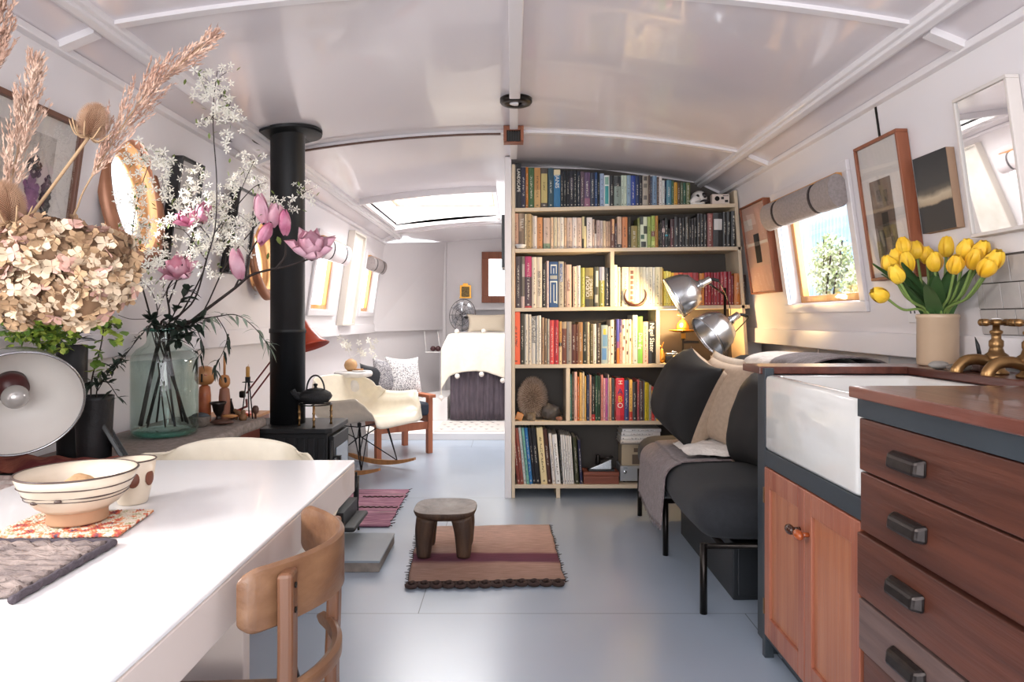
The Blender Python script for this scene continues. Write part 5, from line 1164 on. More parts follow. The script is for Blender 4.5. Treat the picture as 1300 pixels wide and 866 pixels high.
# cup behind
ux, uy = -.722, 1.30
cu_ = thing('tea_cup', 'cream handleless cup with brown spots behind the striped bowl', 'cup', (ux, uy, TZ))
mb = MB(); mb.lathe([(.024, .0005), (.026, .003), (.036, .045), (.0405, .082), (.0385, .083), (.034, .045), (.024, .008), (1e-6, .007)], (ux, uy, TZ), 48); mb.build('body', m_bowl, cu_)
mb = MB(); mb.lathe([(.040, .081), (.0418, .083), (.04, .0845), (.038, .083)], (ux, uy, TZ), 48, closed=True); mb.build('rim', m_rim, cu_)
mb = MB()
for ang in (-1.05, -.2, -1.9): 
    d_ = Vector((math.cos(ang), math.sin(ang), .18)); mb.ball(Vector((ux, uy, TZ+.05))+Vector((d_.x*.0368, d_.y*.0368, 0)), (.011, .0022, .015), 0, 16, Matrix.Rotation(ang+pi/2, 4, 'Z'))
mb.build('painted_spots', mat('brown_spot', '6a3a28', .4), cu_)

# ================================================================ CHAIRS
M['shell'] = mat('cream_fibreglass', 'ded4c0', .35, var=.03, vscale=30, coat=.25)
M['wire'] = mat('black_wire', '1e1e20', .35, metal=.6)
M['ash'] = mat('honey_ash', 'b07a48', .4, var=.12, vscale=6, stretch=(1, 6, 1))
# half-profile of a moulded armchair shell (front toward -Y)
SP = [(-.29, .385), (-.24, .405), (-.15, .40), (-.03, .375), (.09, .365), (.18, .385), (.235, .45), (.265, .53), (.285, .61), (.30, .685)]
spS = spline([(0, a, b_) for a, b_ in SP], 4)
def shell_pt(u, v):
    n_ = len(spS)-1; f = v*n_; i = min(int(f), n_-1); p = spS[i].lerp(spS[i+1], f-i); tg = (spS[min(i+1, n_)]-spS[max(i-1, 0)]).normalized()
    nr = Vector((0, -tg.z, tg.y))         # up for the seat, forward for the back
    s = 2*u-1; a = abs(s)
    W = interp([(0, .235), (.2, .29), (.45, .315), (.6, .31), (.78, .27), (1, .185)], v)
    up = interp([(0, .02), (.08, .08), (.2, .165), (.48, .185), (.62, .15), (.78, .07), (1, .02)], v)
    fw = interp([(0, .0), (.45, .02), (.6, .12), (.75, .14), (1, .05)], v)
    g = max(0, (a-.42)/.58)**1.45; e = a**.9 if a < .8 else a
    q = p+Vector((0, 0, 1))*up*g+Vector((0, -1, 0))*fw*g
    q.x += math.copysign(W*math.sin(min(1, e)*pi/2*.98), s)+math.copysign(.03*max(0, a-.85)/.15*(1 if .15 < v < .6 else .3), s)
    if v < .12: q.z -= .03*(1-v/.12)**2
    if v > .9: q.z -= .06*a*a*((v-.9)/.1)
    return q
def shell(t, m): 
    mb = MB(); mb.grid(lambda u, v: Vector((lambda q: (q.x*1.06, q.y*1.13-.035, q.z))(shell_pt(u, v))), 40, 44); return mb.build('seat_shell', m, t, local=True, solid=.006)
# rocking armchair
RL = (-1.10, 4.95)
ro = thing('rocking_armchair', 'cream moulded shell rocking armchair on black wire and wooden rockers', 'rocking chair', (RL[0], RL[1], 0), R(62))
shell(ro, M['shell'])
rk = []
for sx in (-.2, .2):
    pts = [(sx, lerp(-.34, .36, k/16), .03+.055*((2*k/16-1)**2)) for k in range(17)]
    mb = MB(); vs = []
    for (x, y, z), w in zip(pts, [.012+.014*math.sin(pi*k/16) for k in range(17)]):
        vs += [(x-.011, y, z-w*.6-.004), (x+.011, y, z-w*.6-.004), (x+.011, y, z+w*.6), (x-.011, y, z+w*.6)]
    fs = []
    for i in range(16):
        for k in range(4): fs.append((i*4+k, i*4+(k+1) % 4, i*4+4+(k+1) % 4, i*4+4+k))
    fs += [(3, 2, 1, 0), (64, 65, 66, 67)]
    mb.add(vs, fs); mb.build('rocker', M['ash'], ro, local=True)
mb = MB(); r = .0042
for sx in (-1, 1):
    for y0, y1 in ((-.18, -.12), (.18, .14)):
        b0 = (sx*.2, y0, .055); mb.tube([b0, (sx*.15, y1, .345)], r, 6); mb.tube([b0, (sx*.09, y1*1.3, .35)], r, 6)
    mb.tube([(sx*.2, -.18, .055), (sx*.03, .02, .24)], r, 6); mb.tube([(sx*.2, .18, .055), (sx*.03, -.0, .24)], r, 6)
    mb.tube([(sx*.03, .02, .24), (sx*.15, .14, .345)], r, 6); mb.tube([(sx*.03, 0, .24), (sx*.15, -.12, .345)], r, 6)
    mb.tube([(sx*.15, -.12, .345), (sx*.15, .14, .345)], r, 6)
mb.tube([(-.15, -.12, .345), (.15, -.12, .345)], r, 6); mb.tube([(-.15, .14, .345), (.15, .14, .345)], r, 6); mb.tube([(-.03, .01, .24), (.03, .01, .24)], r, 6)
mb.build('wire_base', M['wire'], ro, local=True)
mb = MB()
for sx in (-1, 1):
    for y in (-.12, .14): mb.lathe([(.014, 0), (.014, .03)], (sx*.15, y, .345), 12)
mb.build('shock_mounts', M['black'], ro, local=True)
# cream chair at the far end of the table
ec = thing('shell_armchair', 'cream moulded shell chair at the far end of the table', 'chair', (-.80, 1.80, 0), 0)
mb = MB()
mb.grid(lambda u, v: Vector((lambda q: (q.x, q.y-.1+.0, q.z*1.1+.0))(shell_pt(u, v))), 40, 44)
mb.build('seat_shell', M['shell'], ec, local=True, solid=.006)
for sx in (-1, 1):
    for y0, y1 in ((-.3, -.2), (.1, .03)):
        mb = MB(); mb.tube([(sx*.23, y0, 0), (sx*.15, y1, .395)], [.0095, .0105], 10); mb.build('leg', M['wire'], ec, local=True)
mb = MB(); mb.tube([(-.15, -.2, .39), (.15, .03, .39)], .006, 6); mb.tube([(.15, -.2, .39), (-.15, .03, .39)], .006, 6); mb.build('cross_brace', M['wire'], ec, local=True)
# wooden cafe chair in the foreground; local frame: x = back side outward, y along the back
M['beech'] = wood('worn_beech', '5e3e2a', '836045', axis='y', rough=.38, coat=.2)
M['beechv'] = wood('worn_beech_upright', '573723', '774f36', axis='z', rough=.4, coat=.2)
wc = thing('wooden_chair', 'worn curved back wooden cafe chair pulled up to the table in the foreground', 'chair', (-.30, 1.06, 0), R(3))
ZB = .682
def arc(y, half, bulge, x0): return x0+bulge*(1-(y/half)**2)
def slat(y0, y1, z0f, z1f, x0, bulge, half, th, name, m, rnd=.03):
    mb = MB(); n_ = 48
    vs = []; fs = []
    for i in range(n_+1):
        y = lerp(y0, y1, .5-.5*math.cos(pi*i/n_)); e = min(abs(y-y0), abs(y1-y)); q = max(0, 1-e/rnd)
        k = 1-math.sqrt(max(0, 1-q*q)) if q > 0 else 0
        za, zb_ = z0f(y), z1f(y); h = (zb_-za)
        za += k*min(h*.48, rnd); zb_ -= k*min(h*.48, rnd); x = arc(y, half, bulge, x0)
        t_ = th/2
        vs += [(x-t_, y, za+.004), (x, y, za), (x+t_, y, za+.004), (x+t_, y, zb_-.004), (x, y, zb_), (x-t_, y, zb_-.004)]
    for i in range(n_):
        for k in range(6): fs.append((i*6+k, i*6+(k+1) % 6, i*6+6+(k+1) % 6, i*6+6+k))
    fs += [(5, 4, 3, 2, 1, 0), tuple(n_*6+k for k in range(6))]
    mb.add(vs, fs, 0, True); return mb.build(name, m, wc, local=True, bevel=.002)
slat(-.165, .165, lambda y: ZB, lambda y: ZB+.088, -.062, .092, .165, .014, 'top_rail', M['beech'], .016)
slat(-.13, .13, lambda y: .57, lambda y: .596, -.025, .05, .13, .016, 'lower_rail', M['beech'], .012)
for sy in (-.13, .115):
    xo = arc(sy, .165, .092, -.062)+.015
    mb = MB(); w = .0225
    path = [(xo+.035, sy*1.2, 0), (xo+.012, sy*1.1, .25), (xo-.004, sy*1.04, .45), (xo, sy, .62), (xo+.0, sy, ZB+.076)]
    sec = spline(path, 6); vs = []; fs = []
    for i, p in enumerate(sec):
        tt = i/(len(sec)-1); ww = w*(1.0-.1*tt); vs += [(p.x-.010, p.y-ww, p.z), (p.x+.010, p.y-ww*.8, p.z), (p.x+.010, p.y+ww*.8, p.z), (p.x-.010, p.y+ww, p.z)]
    for i in range(len(sec)-1):
        for k in range(4): fs.append((i*4+k, i*4+(k+1) % 4, i*4+4+(k+1) % 4, i*4+4+k))
    fs += [(3, 2, 1, 0), tuple((len(sec)-1)*4+k for k in range(4))]
    mb.add(vs, fs); bl = mb.build('back_post', M['beechv'], wc, local=True, bevel=.005)
    mb = MB()
    for zz in (ZB+.022, ZB+.056): mb.lathe([(.0042, 0), (.0042, .002), (1e-6, .0022)], (xo+.0102, sy, zz), 12, 0, Matrix.Rotation(R(90), 4, 'Y'))
    mb.build('screw_heads', M['tube'], bl, local=True)
mb = MB(); mb.rbox((-.39, -.17, .445), (.0, .155, .468), .05, 0, 5); mb.build('seat', M['beech'], wc, local=True)
mb = MB(); mb.box((-.36, -.16, .395), (-.02, -.142, .444)); mb.box((-.36, .142, .395), (-.02, .16, .444)); mb.box((-.36, -.142, .395), (-.342, .142, .444)); mb.box((-.038, -.142, .395), (-.02, .142, .444)); mb.build('seat_frame', M['beechv'], wc, local=True)
for sy in (-.15, .15):
    mb = MB(); mb.tube([(-.375, sy*1.1, 0), (-.35, sy, .4)], [.012, .018], 10); mb.build('front_leg', M['beechv'], wc, local=True)
mb = MB(); mb.tube(spline([(-.02+.055, -.1, .30), (.05, -.06, .335), (.055, 0, .345), (.05, .06, .335), (.035, .1, .30)], 5), .009, 8); mb.tube([(-.355, -.14, .2), (.02, -.11, .2)], .008, 8); mb.tube([(-.355, .14, .2), (.02, .11, .2)], .008, 8); mb.build('stretcher', M['beechv'], wc, local=True)

# ================================================================ STOOL, RUGS, HEARTH
st_ = thing('carved_stool', 'low dark carved wooden stool with a cracked dished seat on the brown rug', 'stool', (-.312, 3.22, .012))
M['stoolw'] = mat('dark_carved_wood', '3a2a22', .6, c2='57402f', vscale=5, stretch=(6, 6, 1), bump=.4, bscale=20)
M['stoolt'] = mat('cracked_grey_seat', '9a9088', .5, c2='6a5e58', vscale=9, bump=.6, bscale=30, ramp=(.3, .6))
sxc, syc, szc = -.312, 3.22, .012
def sup(r, z, n_=40, p=3.2):
    out = []
    for k in range(n_):
        t = 2*pi*k/n_; c, s = math.cos(t), math.sin(t); q = (abs(c)**p+abs(s)**p)**(-1/p); out.append((sxc+c*q*r, syc+s*q*r*.98, z))
    return out
mb = MB(); loops(mb, [sup(.11, szc+.165), sup(.138, szc+.18), sup(.146, szc+.198), sup(.144, szc+.206)], cap1=False); mb.build('seat_block', M['stoolw'], st_)
mb = MB(); loops(mb, [sup(.1445, szc+.2055), sup(.135, szc+.206), sup(.1, szc+.199), sup(.05, szc+.195), sup(.001, szc+.194)], cap0=False, cap1=False); mb.build('dished_top', M['stoolt'], st_)
for sx in (-1, 1):
    for sy in (-1, 1):
        bx_, by_ = sxc+sx*.079, syc+sy*.079
        if sy < 0: by_ = syc-.095
        mb = MB(); vs = spline([(bx_+sx*.012, by_+sy*.006, szc), (bx_+sx*.012, by_, szc+.06), (bx_+sx*.01, by_, szc+.12), (bx_, by_, szc+.178)], 4)
        mb.tube(vs, [lerp(.029, .047, (k/(len(vs)-1))**.7) for k in range(len(vs))], 18); mb.build('leg', M['stoolw'], st_)
# brown rug
m_rug = mat('brown_wool_rug', 'ecccbe', .95, c2='c8a89a', vscale=14, stretch=(1, 12, 1), bump=.7, bscale=200, ramp=(.3, .7))
m, N, L = m_rug, m_rug.node_tree.nodes, m_rug.node_tree.links
b = N['Principled BSDF']; old = b.inputs['Base Color'].links[0].from_socket
geo = N.new('ShaderNodeTexCoord'); sp = N.new('ShaderNodeSeparateXYZ'); L.new(geo.outputs['Object'], sp.inputs[0])
rp = N.new('ShaderNodeValToRGB'); mr = N.new('ShaderNodeMapRange'); mr.inputs['From Min'].default_value = -.44; mr.inputs['From Max'].default_value = .44
nz = N.new('ShaderNodeTexNoise'); nz.inputs['Scale'].default_value = 4; mp = N.new('ShaderNodeMapping'); mp.inputs['Scale'].default_value = (1, 8, 1); L.new(geo.outputs['Object'], mp.inputs[0]); L.new(mp.outputs[0], nz.inputs[0])
ad = N.new('ShaderNodeMath'); ad.operation = 'MULTIPLY_ADD'; ad.inputs[1].default_value = .05; L.new(nz.outputs['Fac'], ad.inputs[0]); L.new(sp.outputs[1], ad.inputs[2]); L.new(ad.outputs[0], mr.inputs[0]); L.new(mr.outputs[0], rp.inputs[0])
e = rp.color_ramp.elements; e[0].position = 0; e[0].color = col('d0c8c4'); e[1].position = 1; e[1].color = col('f6f2f0')
for p_, c_ in ((.05, 'cbc0bc'), (.33, 'dccfca'), (.37, '8a5a80'), (.47, '905a7c'), (.51, 'e0d2cc'), (.8, 'fff6f2')): e.new(p_).color = col(c_)
mu = N.new('ShaderNodeMixRGB'); mu.blend_type = 'MULTIPLY'; mu.inputs[0].default_value = 1; L.new(old, mu.inputs[1]); L.new(rp.outputs[0], mu.inputs[2]); L.new(mu.outputs[0], b.inputs['Base Color'])
ca, cb_, cc, cd = FL(517, 744), FL(717, 740), FL(697, 668), FL(533, 671)
mb = MB()
def rg(u, v):
    p = (ca*(1-u)+cb_*u)*(1-v)+(cd*(1-u)+cc*u)*v; w = .008*mnoise.noise(Vector((v*9, u*2, 3)))*(1 if u < .05 or u > .95 else .3)
    return (p.x+w, p.y+.004*math.sin(u*11), .006+.0015*mnoise.noise(Vector((u*8, v*8, 0))))
mb.grid(rg, 50, 50); ctr = sum((Vector(rg(q, r_)) for q, r_ in ((0, 0), (1, 0), (0, 1), (1, 1))), Vector())/4
br_ = mb.build('wool_rug', m_rug, solid=.008, origin=(ctr.x, ctr.y, .001)); tag(br_, 'brown woven rug with a purple stripe and looped fringe under the stool', 'rug')
mb = MB(); dk = mat('dark_rug_fringe', '3a2a26', .95)
for i in range(13):
    u = (i+.4)/13; p = Vector(rg(u, 0)); w = .021
    mb.tube(spline([p+Vector((-w, .004, 0)), p+Vector((-w*.9, -.03, .004)), p+Vector((0, -.046, .005)), p+Vector((w*.9, -.03, .004)), p+Vector((w*.3, -.006, .008)), p+Vector((-.01, -.02, .01))], 5), .0085, 6)
mb.tube([Vector(rg(u/30, 0))+Vector((0, .004, .004)) for u in range(31)], .0055, 6)
mb.build('looped_fringe', dk, br_)
for side in (0, 1):
    mb = MB()
    for i in range(30):
        v = i/29; p = Vector(rg(side, v)); s_ = -1 if side == 0 else 1
        mb.tube([p, p+Vector((s_*random.uniform(.008, .022), random.uniform(-.01, .01), .001))], [.003, .001], 4)
    mb.tube([Vector(rg(side, i/29)) for i in range(30)], .0035, 5)
    mb.build('side_tufts', dk, br_)
# striped pink rug by the stove
m, N, L, b = newmat('pink_striped_rug'); tc = N.new('ShaderNodeTexCoord'); sp = N.new('ShaderNodeSeparateXYZ'); L.new(tc.outputs['Object'], sp.inputs[0])
mp = N.new('ShaderNodeMapping'); mp.inputs['Scale'].default_value = (2.5, 30, 1); L.new(tc.outputs['Object'], mp.inputs[0]); nz = N.new('ShaderNodeTexNoise'); nz.inputs['Scale'].default_value = 1.; nz.inputs['Detail'].default_value = 4; L.new(mp.outputs[0], nz.inputs[0])
rp = N.new('ShaderNodeValToRGB'); L.new(nz.outputs['Fac'], rp.inputs[0]); e = rp.color_ramp.elements; e[0].position = .28; e[0].color = col('4a343c'); e[1].position = .75; e[1].color = col('a8989c')
for p_, c_ in ((.36, '6e4256'), (.45, '8e6276'), (.5, '7a4a60'), (.56, 'a87e8c'), (.6, '8a6a74'), (.66, '6a5a5c')): e.new(p_).color = col(c_)
L.new(rp.outputs[0], b.inputs['Base Color']); b.inputs['Roughness'].default_value = .95
p0, p1 = FL(519, 623), FL(493, 670)
mb = MB()
def rg2(u, v):
    x1 = lerp(p1.x, p0.x, v); x = lerp(-1.12, x1+.012*mnoise.noise(Vector((v*12, 0, 0))), u); y = lerp(p1.y, p0.y, v)
    return (x, y, .006+.002*mnoise.noise(Vector((u*5, v*12, 2))))
mb.grid(rg2, 30, 40); pr = mb.build('striped_rug', m, solid=.007); tag(pr, 'pink and plum striped rag rug on the floor beside the stove', 'rug')
mb = MB()
for i in range(16):
    p = Vector(rg2(1, i/15)); mb.tube([p, p+Vector((random.uniform(.01, .025), random.uniform(-.012, .012), .002+.012*random.random())), p+Vector((random.uniform(.0, .03), random.uniform(-.02, .02), .004))], [.003, .002, .001], 4)
for yv in (.45, .75):
    mb.tube([Vector(rg2(lerp(.45, .98, k/24), yv))+Vector((0, .008*math.sin(k*1.9), .006)) for k in range(25)], .004, 5)
mb.build('rag_ends', dk, pr)
# hearth slab
mb = MB(); mb.box((-1.15, 2.965, 0), (-.577, 3.35, .04)); he = mb.build('hearth_slab', mat('concrete_edge', '847a72', .8, var=.15, vscale=20, bump=.3, bscale=40), bevel=.002); tag(he, 'low stone hearth slab with painted top in front of the stove', 'hearth')
mb = MB(); mb.box((-1.152, 2.963, .0405), (-.575, 3.352, .05)); mb.build('slate_top', mat('painted_slate', '8c959c', .3, var=.06, vscale=5), he, bevel=.001)

# ================================================================ STOVE
FX, FY = -1.1, 3.35
sv = thing('wood_stove', 'black cast iron wood burning stove with a tall flue to the ceiling', 'stove', (-1.05, 3.35, 0))
def sbox(a, b_): mb = MB(); mb.box(a, b_); return mb
mb = MB(); mb.box((-1.25, 3.185, .12), (-.86, 3.505, .565))
for i in range(8): mb.box((-1.235+i*.047, 3.179, .16), (-1.2+i*.047, 3.186, .545))
mb.build('firebox', M['stove'], sv, bevel=.003)
mb = MB(); mb.prism([(-1.27, 3.165), (-.865, 3.165), (-.84, 3.19), (-.84, 3.5), (-.865, 3.525), (-1.27, 3.525)], .566, .590); mb.build('top_plate', M['stove'], sv, bevel=.004)
mb = MB(); mb.box((-.86, 3.2, .2), (-.835, 3.49, .55)); do = mb.build('door', M['stove'], sv, bevel=.004)
mb = MB(); mb.box((-.8345, 3.235, .25), (-.831, 3.455, .49)); mb.build('door_glass', mat('smoked_glass', '6c747c', .05, spec=.8), do)
mb = MB(); mb.box((-.835, 3.19, .43), (-.8, 3.21, .46)); mb.tube([(-.82, 3.2, .445), (-.82, 3.16, .445), (-.82, 3.13, .44)], .009, 10); mb.tube([(-.845, 3.185, .24), (-.845, 3.185, .53)], .009, 8); mb.build('handle', M['black'], do)
mb = MB(); mb.box((-.86, 3.2, .125), (-.79, 3.49, .19)); mb.build('ash_drawer', M['stove'], sv, bevel=.003)
mb = MB(); mb.rbox((-.86, 3.19, .1), (-.735, 3.5, .122), .015); mb.build('ash_ledge', M['stove'], sv)
for x, y in ((-1.22, 3.21), (-.885, 3.21), (-1.22, 3.48), (-.885, 3.48)):
    mb = MB(); mb.tube([(x, y, .051 if (y < 3.34) else 0), (x, y, .125)], [.016, .024], 10); mb.build('leg', M['stove'], sv)
mb = MB(); mb.lathe([(.083, .5905), (.083, 1.03), (.087, 1.032), (.087, 1.052), (.0815, 1.054), (.0815, 2.0), (.09, 2.005), (.16, 2.005), (.163, 2.008), (.163, 2.012)], (FX, FY, 0), 40); mb.build('flue_pipe', M['stove'], sv)
# flue collar plate follows the ceiling
mb = MB(); n_ = 40
for k in range(n_):
    pass
vs = []; fs = []
for k in range(n_):
    t = 2*pi*k/n_
    for r, dz_ in ((.07, .016), (.165, .016), (.165, .004), (.07, .004)):
        x = FX+r*math.cos(t); vs.append((x, FY+r*math.sin(t), ceilz(x)-dz_))
for k in range(n_):
    j = (k+1) % n_
    for q in range(4): fs.append((k*4+q, k*4+(q+1) % 4, j*4+(q+1) % 4, j*4+q))
mb.add(vs, fs, 0, False); mb.build('ceiling_plate', M['stove'], sv)
# fix: flue top must not carry the flat flange
tp = thing('iron_teapot', 'black cast iron teapot with arched handle on the stove trivet', 'teapot', (-.945, 3.285, .695)); x, y, z = -.945, 3.285, .6955
m_tp = mat('cast_iron', '1f1f21', .6, bump=.7, bscale=260)
mb = MB(); mb.lathe([(.04, 0), (.06, .006), (.076, .026), (.079, .034), (.07, .05), (.05, .062), (.03, .066)], (x, y, z), 40); mb.build('pot', m_tp, tp)
mb = MB(); mb.lathe([(.045, .064), (.03, .07), (.008, .073), (.006, .08), (.011, .087), (.009, .093), (1e-6, .095)], (x, y, z), 28); mb.build('lid', m_tp, tp)
mb = MB(); mb.tube(spline([(x-.062, y-.02, z+.03), (x-.088, y-.03, z+.045), (x-.1, y-.034, z+.066)], 5), [.018]*5+[.013]*6, 12); mb.build('spout', m_tp, tp)
mb = MB(); mb.tube([(x-.043*math.cos(t)*1.0, y, z+.058+.075*math.sin(t)) for t in [pi*k/20 for k in range(21)]], .0042, 8); mb.build('handle', M['black'], tp)
tr = thing('trivet', 'three legged dark metal trivet holding the teapot on the stove', 'trivet', (x, y, .5905))
mb = MB(); mb.lathe([(.074, .098), (.078, .098), (.078, .1035), (.074, .1035)], (x, y, .5905), 32, closed=True); mb.tube([(x-.075, y, .692), (x+.075, y, .692)], .003, 6); mb.tube([(x, y-.075, .692), (x, y+.075, .692)], .003, 6); mb.build('ring', M['tube'], tr)
for a in (200, 280, 30):
    lx, ly = x+.075*math.cos(R(a)), y+.075*math.sin(R(a)); mb = MB(); mb.lathe([(.008, 0), (.005, .012), (.006, .03), (.0085, .034), (.006, .038), (.006, .06), (.0085, .064), (.006, .068), (.006, .1)], (lx, ly, .5905), 10); mb.build('leg', M['brass'], tr)
mb = MB(); mb.tube([(-.80, 3.56, .0), (-.815, 3.57, .3)], .006, 8); mb.tube([(-.79, 3.5, .012), (-.81, 3.57, .12)], [.016, .013], 10) if False else None
pk = mb.build('poker_rod', M['black']); tag(pk, 'black fire poker standing beside the stove', 'poker')
mb = MB(); mb.tube([(-.815, 3.57, .15), (-.812, 3.568, .28)], .014, 10); mb.build('grip', M['black'], pk)
# ================================================================ SIDEBOARD AND WHAT STANDS ON IT
SZ = .640
M['mah'] = wood('sideboard_mahogany', '5e2f26', '7a4234', axis='y', rough=.35, coat=.2)
sb = thing('sideboard', 'long low reddish sideboard along the left wall under a grey runner', 'sideboard', (-1.38, 2.2, 0))
mb = MB(); mb.box((-1.57, 1.15, .1), (-1.165, 3.13, .625)); mb.build('carcass', M['mah'], sb, bevel=.003)
mb = MB(); mb.box((-1.59, 1.13, .626), (-1.15, 3.15, SZ)); mb.build('top', M['mah'], sb, bevel=.003)
for i in range(3):
    y0 = 1.17+i*.655
    mb = MB(); mb.box((-1.164, y0, .13), (-1.152, y0+.64, .61)); d_ = mb.build('door', M['mah'], sb, bevel=.002)
    mb = MB(); mb.ball((-1.143, y0+.32, .5), .011); mb.build('knob', M['brass'], d_)
mb = MB()
for x in (-1.53, -1.2):
    for y in (1.2, 3.08): mb.box((x-.02, y-.02, 0), (x+.02, y+.02, .0995))
mb.build('feet', M['dkwood'], sb)
m_run = mat('grey_linen_runner', '9a8f88', .9, c2='857a74', vscale=50, bump=.3, bscale=160)
mb = MB()
def rn(u, v):
    y = lerp(1.9, 3.165, u); s = lerp(0, .46, v); wv = .006*math.sin(u*13)+.004*math.sin(u*29)
    if s < .42+wv*.3: x = -1.56+s; z = SZ+.003+.0025*max(0, mnoise.noise(Vector((u*9, v*4, 0))))
    else: x = -1.14; z = SZ+.003-(s-.42)*.9
    return (x+wv*(v > .9), y, z)
mb.grid(rn, 60, 30); rn_ = mb.build('table_runner', m_run, solid=.003); tag(rn_, 'grey linen runner laid along the sideboard top', 'runner')
mb = MB()
for u in [0.0+.004*i for i in range(14)]:
    p = Vector(rn(0, .9-.06*u*10)); mb.tube([p, p+Vector((random.uniform(-.01, .02), -.03, .001))], [.002, .0008], 4)
mb.build('fringe', m_run, rn_)
SR = SZ+.0062
# glass jar
JX, JY = -1.362, 2.68
m_gl = glassmat('aqua_glass', tint='e8f3f0', refl=.2)
m_gl2 = mat('aqua_glass_thick', '7fc0b4', .08, trans=.0, spec=.6); 
jar = thing('glass_jar', 'large clear aqua glass jar on the sideboard holding flowering branches', 'jar', (JX, JY, SR))
jp = [(.02, .004), (.1, .0), (.117, .008), (.121, .025), (.121, .29), (.117, .312), (.1, .335), (.075, .352), (.066, .362), (.064, .375), (.064, .402), (.072, .412)]
mb = MB(); mb.lathe(jp, (JX, JY, SR), 56); mb.f = mb.f[:-1]; mb.m = mb.m[:-1]; mb.sm = mb.sm[:-1]; mb.build('jar_body', m_gl, jar)
mb = MB(); mb.lathe([(.066, .403), (.073, .409), (.076, .414), (.072, .419), (.064, .417)], (JX, JY, SR), 48, closed=True)
mb.build('lip', glassmat('aqua_rim_glass', tint='b4dcd4', refl=.3), jar)
mb = MB(); mb.lathe([(1e-6, .006), (.1, .004), (.113, .012), (.113, .02), (.09, .024), (1e-6, .02)], (JX, JY, SR), 48); mb.build('thick_base', glassmat('aqua_base_glass', tint='a4d6cc', refl=.3), jar)
mb = MB(); mb.lathe([(1e-6, .025), (.117, .026), (.117, .288), (1e-6, .288)], (JX, JY, SR), 48); 
wm = mb.build('water', glassmat('clear_water', tint='f2f7f6', refl=.05), jar)

# ---- branches: stem + blossom / leaf children
M['bloss'] = mat('white_blossom', 'ece8dc', .7); M['blossg'] = mat('blossom_centre', 'b0b070', .7); M['bleaf'] = mat('young_leaf', '6c7c3c', .5, var=.25, vscale=20)
M['dleaf'] = mat('dark_leaf', '27332a', .5, var=.25, vscale=20); M['gleaf'] = mat('sage_leaf', '7e8c7c', .6, var=.2, vscale=20)
M['mag'] = mat('magnolia_pink', 'd08aa0', .5, c2='e8c0cc', vscale=14, ramp=(.3, .7)); M['magd'] = mat('magnolia_deep_pink', 'b85a80', .5, c2='d898ae', vscale=14)
def floret(mb, c, r, d):
    d = Vector(d).normalized(); o = d.orthogonal().normalized(); a0 = random.random()*6
    for k in range(5):
        q = Quaternion(d, a0+2*pi*k/5); u = q @ o; w = d.cross(u); L_ = r*random.uniform(.8, 1.15)
        mb.add([c, c+u*L_*.6+w*r*.2+d*r*.15, c+u*L_*1.05+d*r*.1, c+u*L_*.6-w*r*.2+d*r*.15], [(0, 1, 2, 3)], 0)
def leafq(mb, p, d, L_, w, mi=0, droop=0.):
    d = Vector(d).normalized(); s = d.cross(Vector((random.uniform(-.4, .4), random.uniform(-.4, .4), 1))).normalized(); n_ = s.cross(d)
    e = p+d*L_+Vector((0, 0, -droop)); m1 = p+d*L_*.35; m2 = p+d*L_*.7+Vector((0, 0, -droop*.4))
    mb.add([p, m1+s*w/2+n_*w*.1, m2+s*w*.42+n_*w*.1, e, m2-s*w*.42+n_*w*.1, m1-s*w/2+n_*w*.1, m1, m2], [(0, 6, 1), (0, 5, 6), (1, 6, 7, 2), (6, 5, 4, 7), (2, 7, 3), (7, 4, 3)], mi)
def rnd3(s=1.): return Vector((random.gauss(0, s), random.gauss(0, s), random.gauss(0, s)))
def branch(name, label, cat, paths, r0, r1, seg=5):
    t = thing(name, label, cat, paths[0][0]); mb = MB(); sp_ = []
    for i, pth in enumerate(paths):
        s_ = spline(pth, 6); n_ = len(s_)-1; ra = r0 if i == 0 else r0*.55; mb.tube(s_, [lerp(ra, r1, k/n_) for k in range(n_+1)], 7); sp_.append(s_)
    mb.build('stem', M['stem'], t); return t, sp_
def jarfoot(a, dz=.04): return Vector((JX+.085*math.cos(a), JY+.085*math.sin(a), SR+dz))
def mouth(dx, dy): return Vector((JX+dx, JY+dy, SR+.40))
def blossoms(t, pts, n_, spread, r=.0155, leaves=True):
    mb = MB(); ml = MB()
    for c in pts:
        c, k = (c if isinstance(c, tuple) else (c, 1.))
        for i in range(int(n_*k*1.1)):
            p = c+rnd3(spread*.42*k**.3); floret(mb, p, r*random.uniform(.8, 1.3), Vector((random.gauss(0, .6), -1+random.gauss(0, .6), random.gauss(.2, .6))))
            if i % 3 == 0: mb.tube([c+rnd3(spread*.1), p], [.0011, .0006], 4, 1)
        if leaves:
            for i in range(int(4*k)): leafq(ml, c+rnd3(spread*.4), rnd3(1), .024, .009)
    mb.build('blossoms', [M['bloss'], M['stem']], t)
    if leaves: ml.build('leaves', M['bleaf'], t)
Y_ = 2.68
def Q(px, py, dy=0.): return P(px, py, Y_+dy)
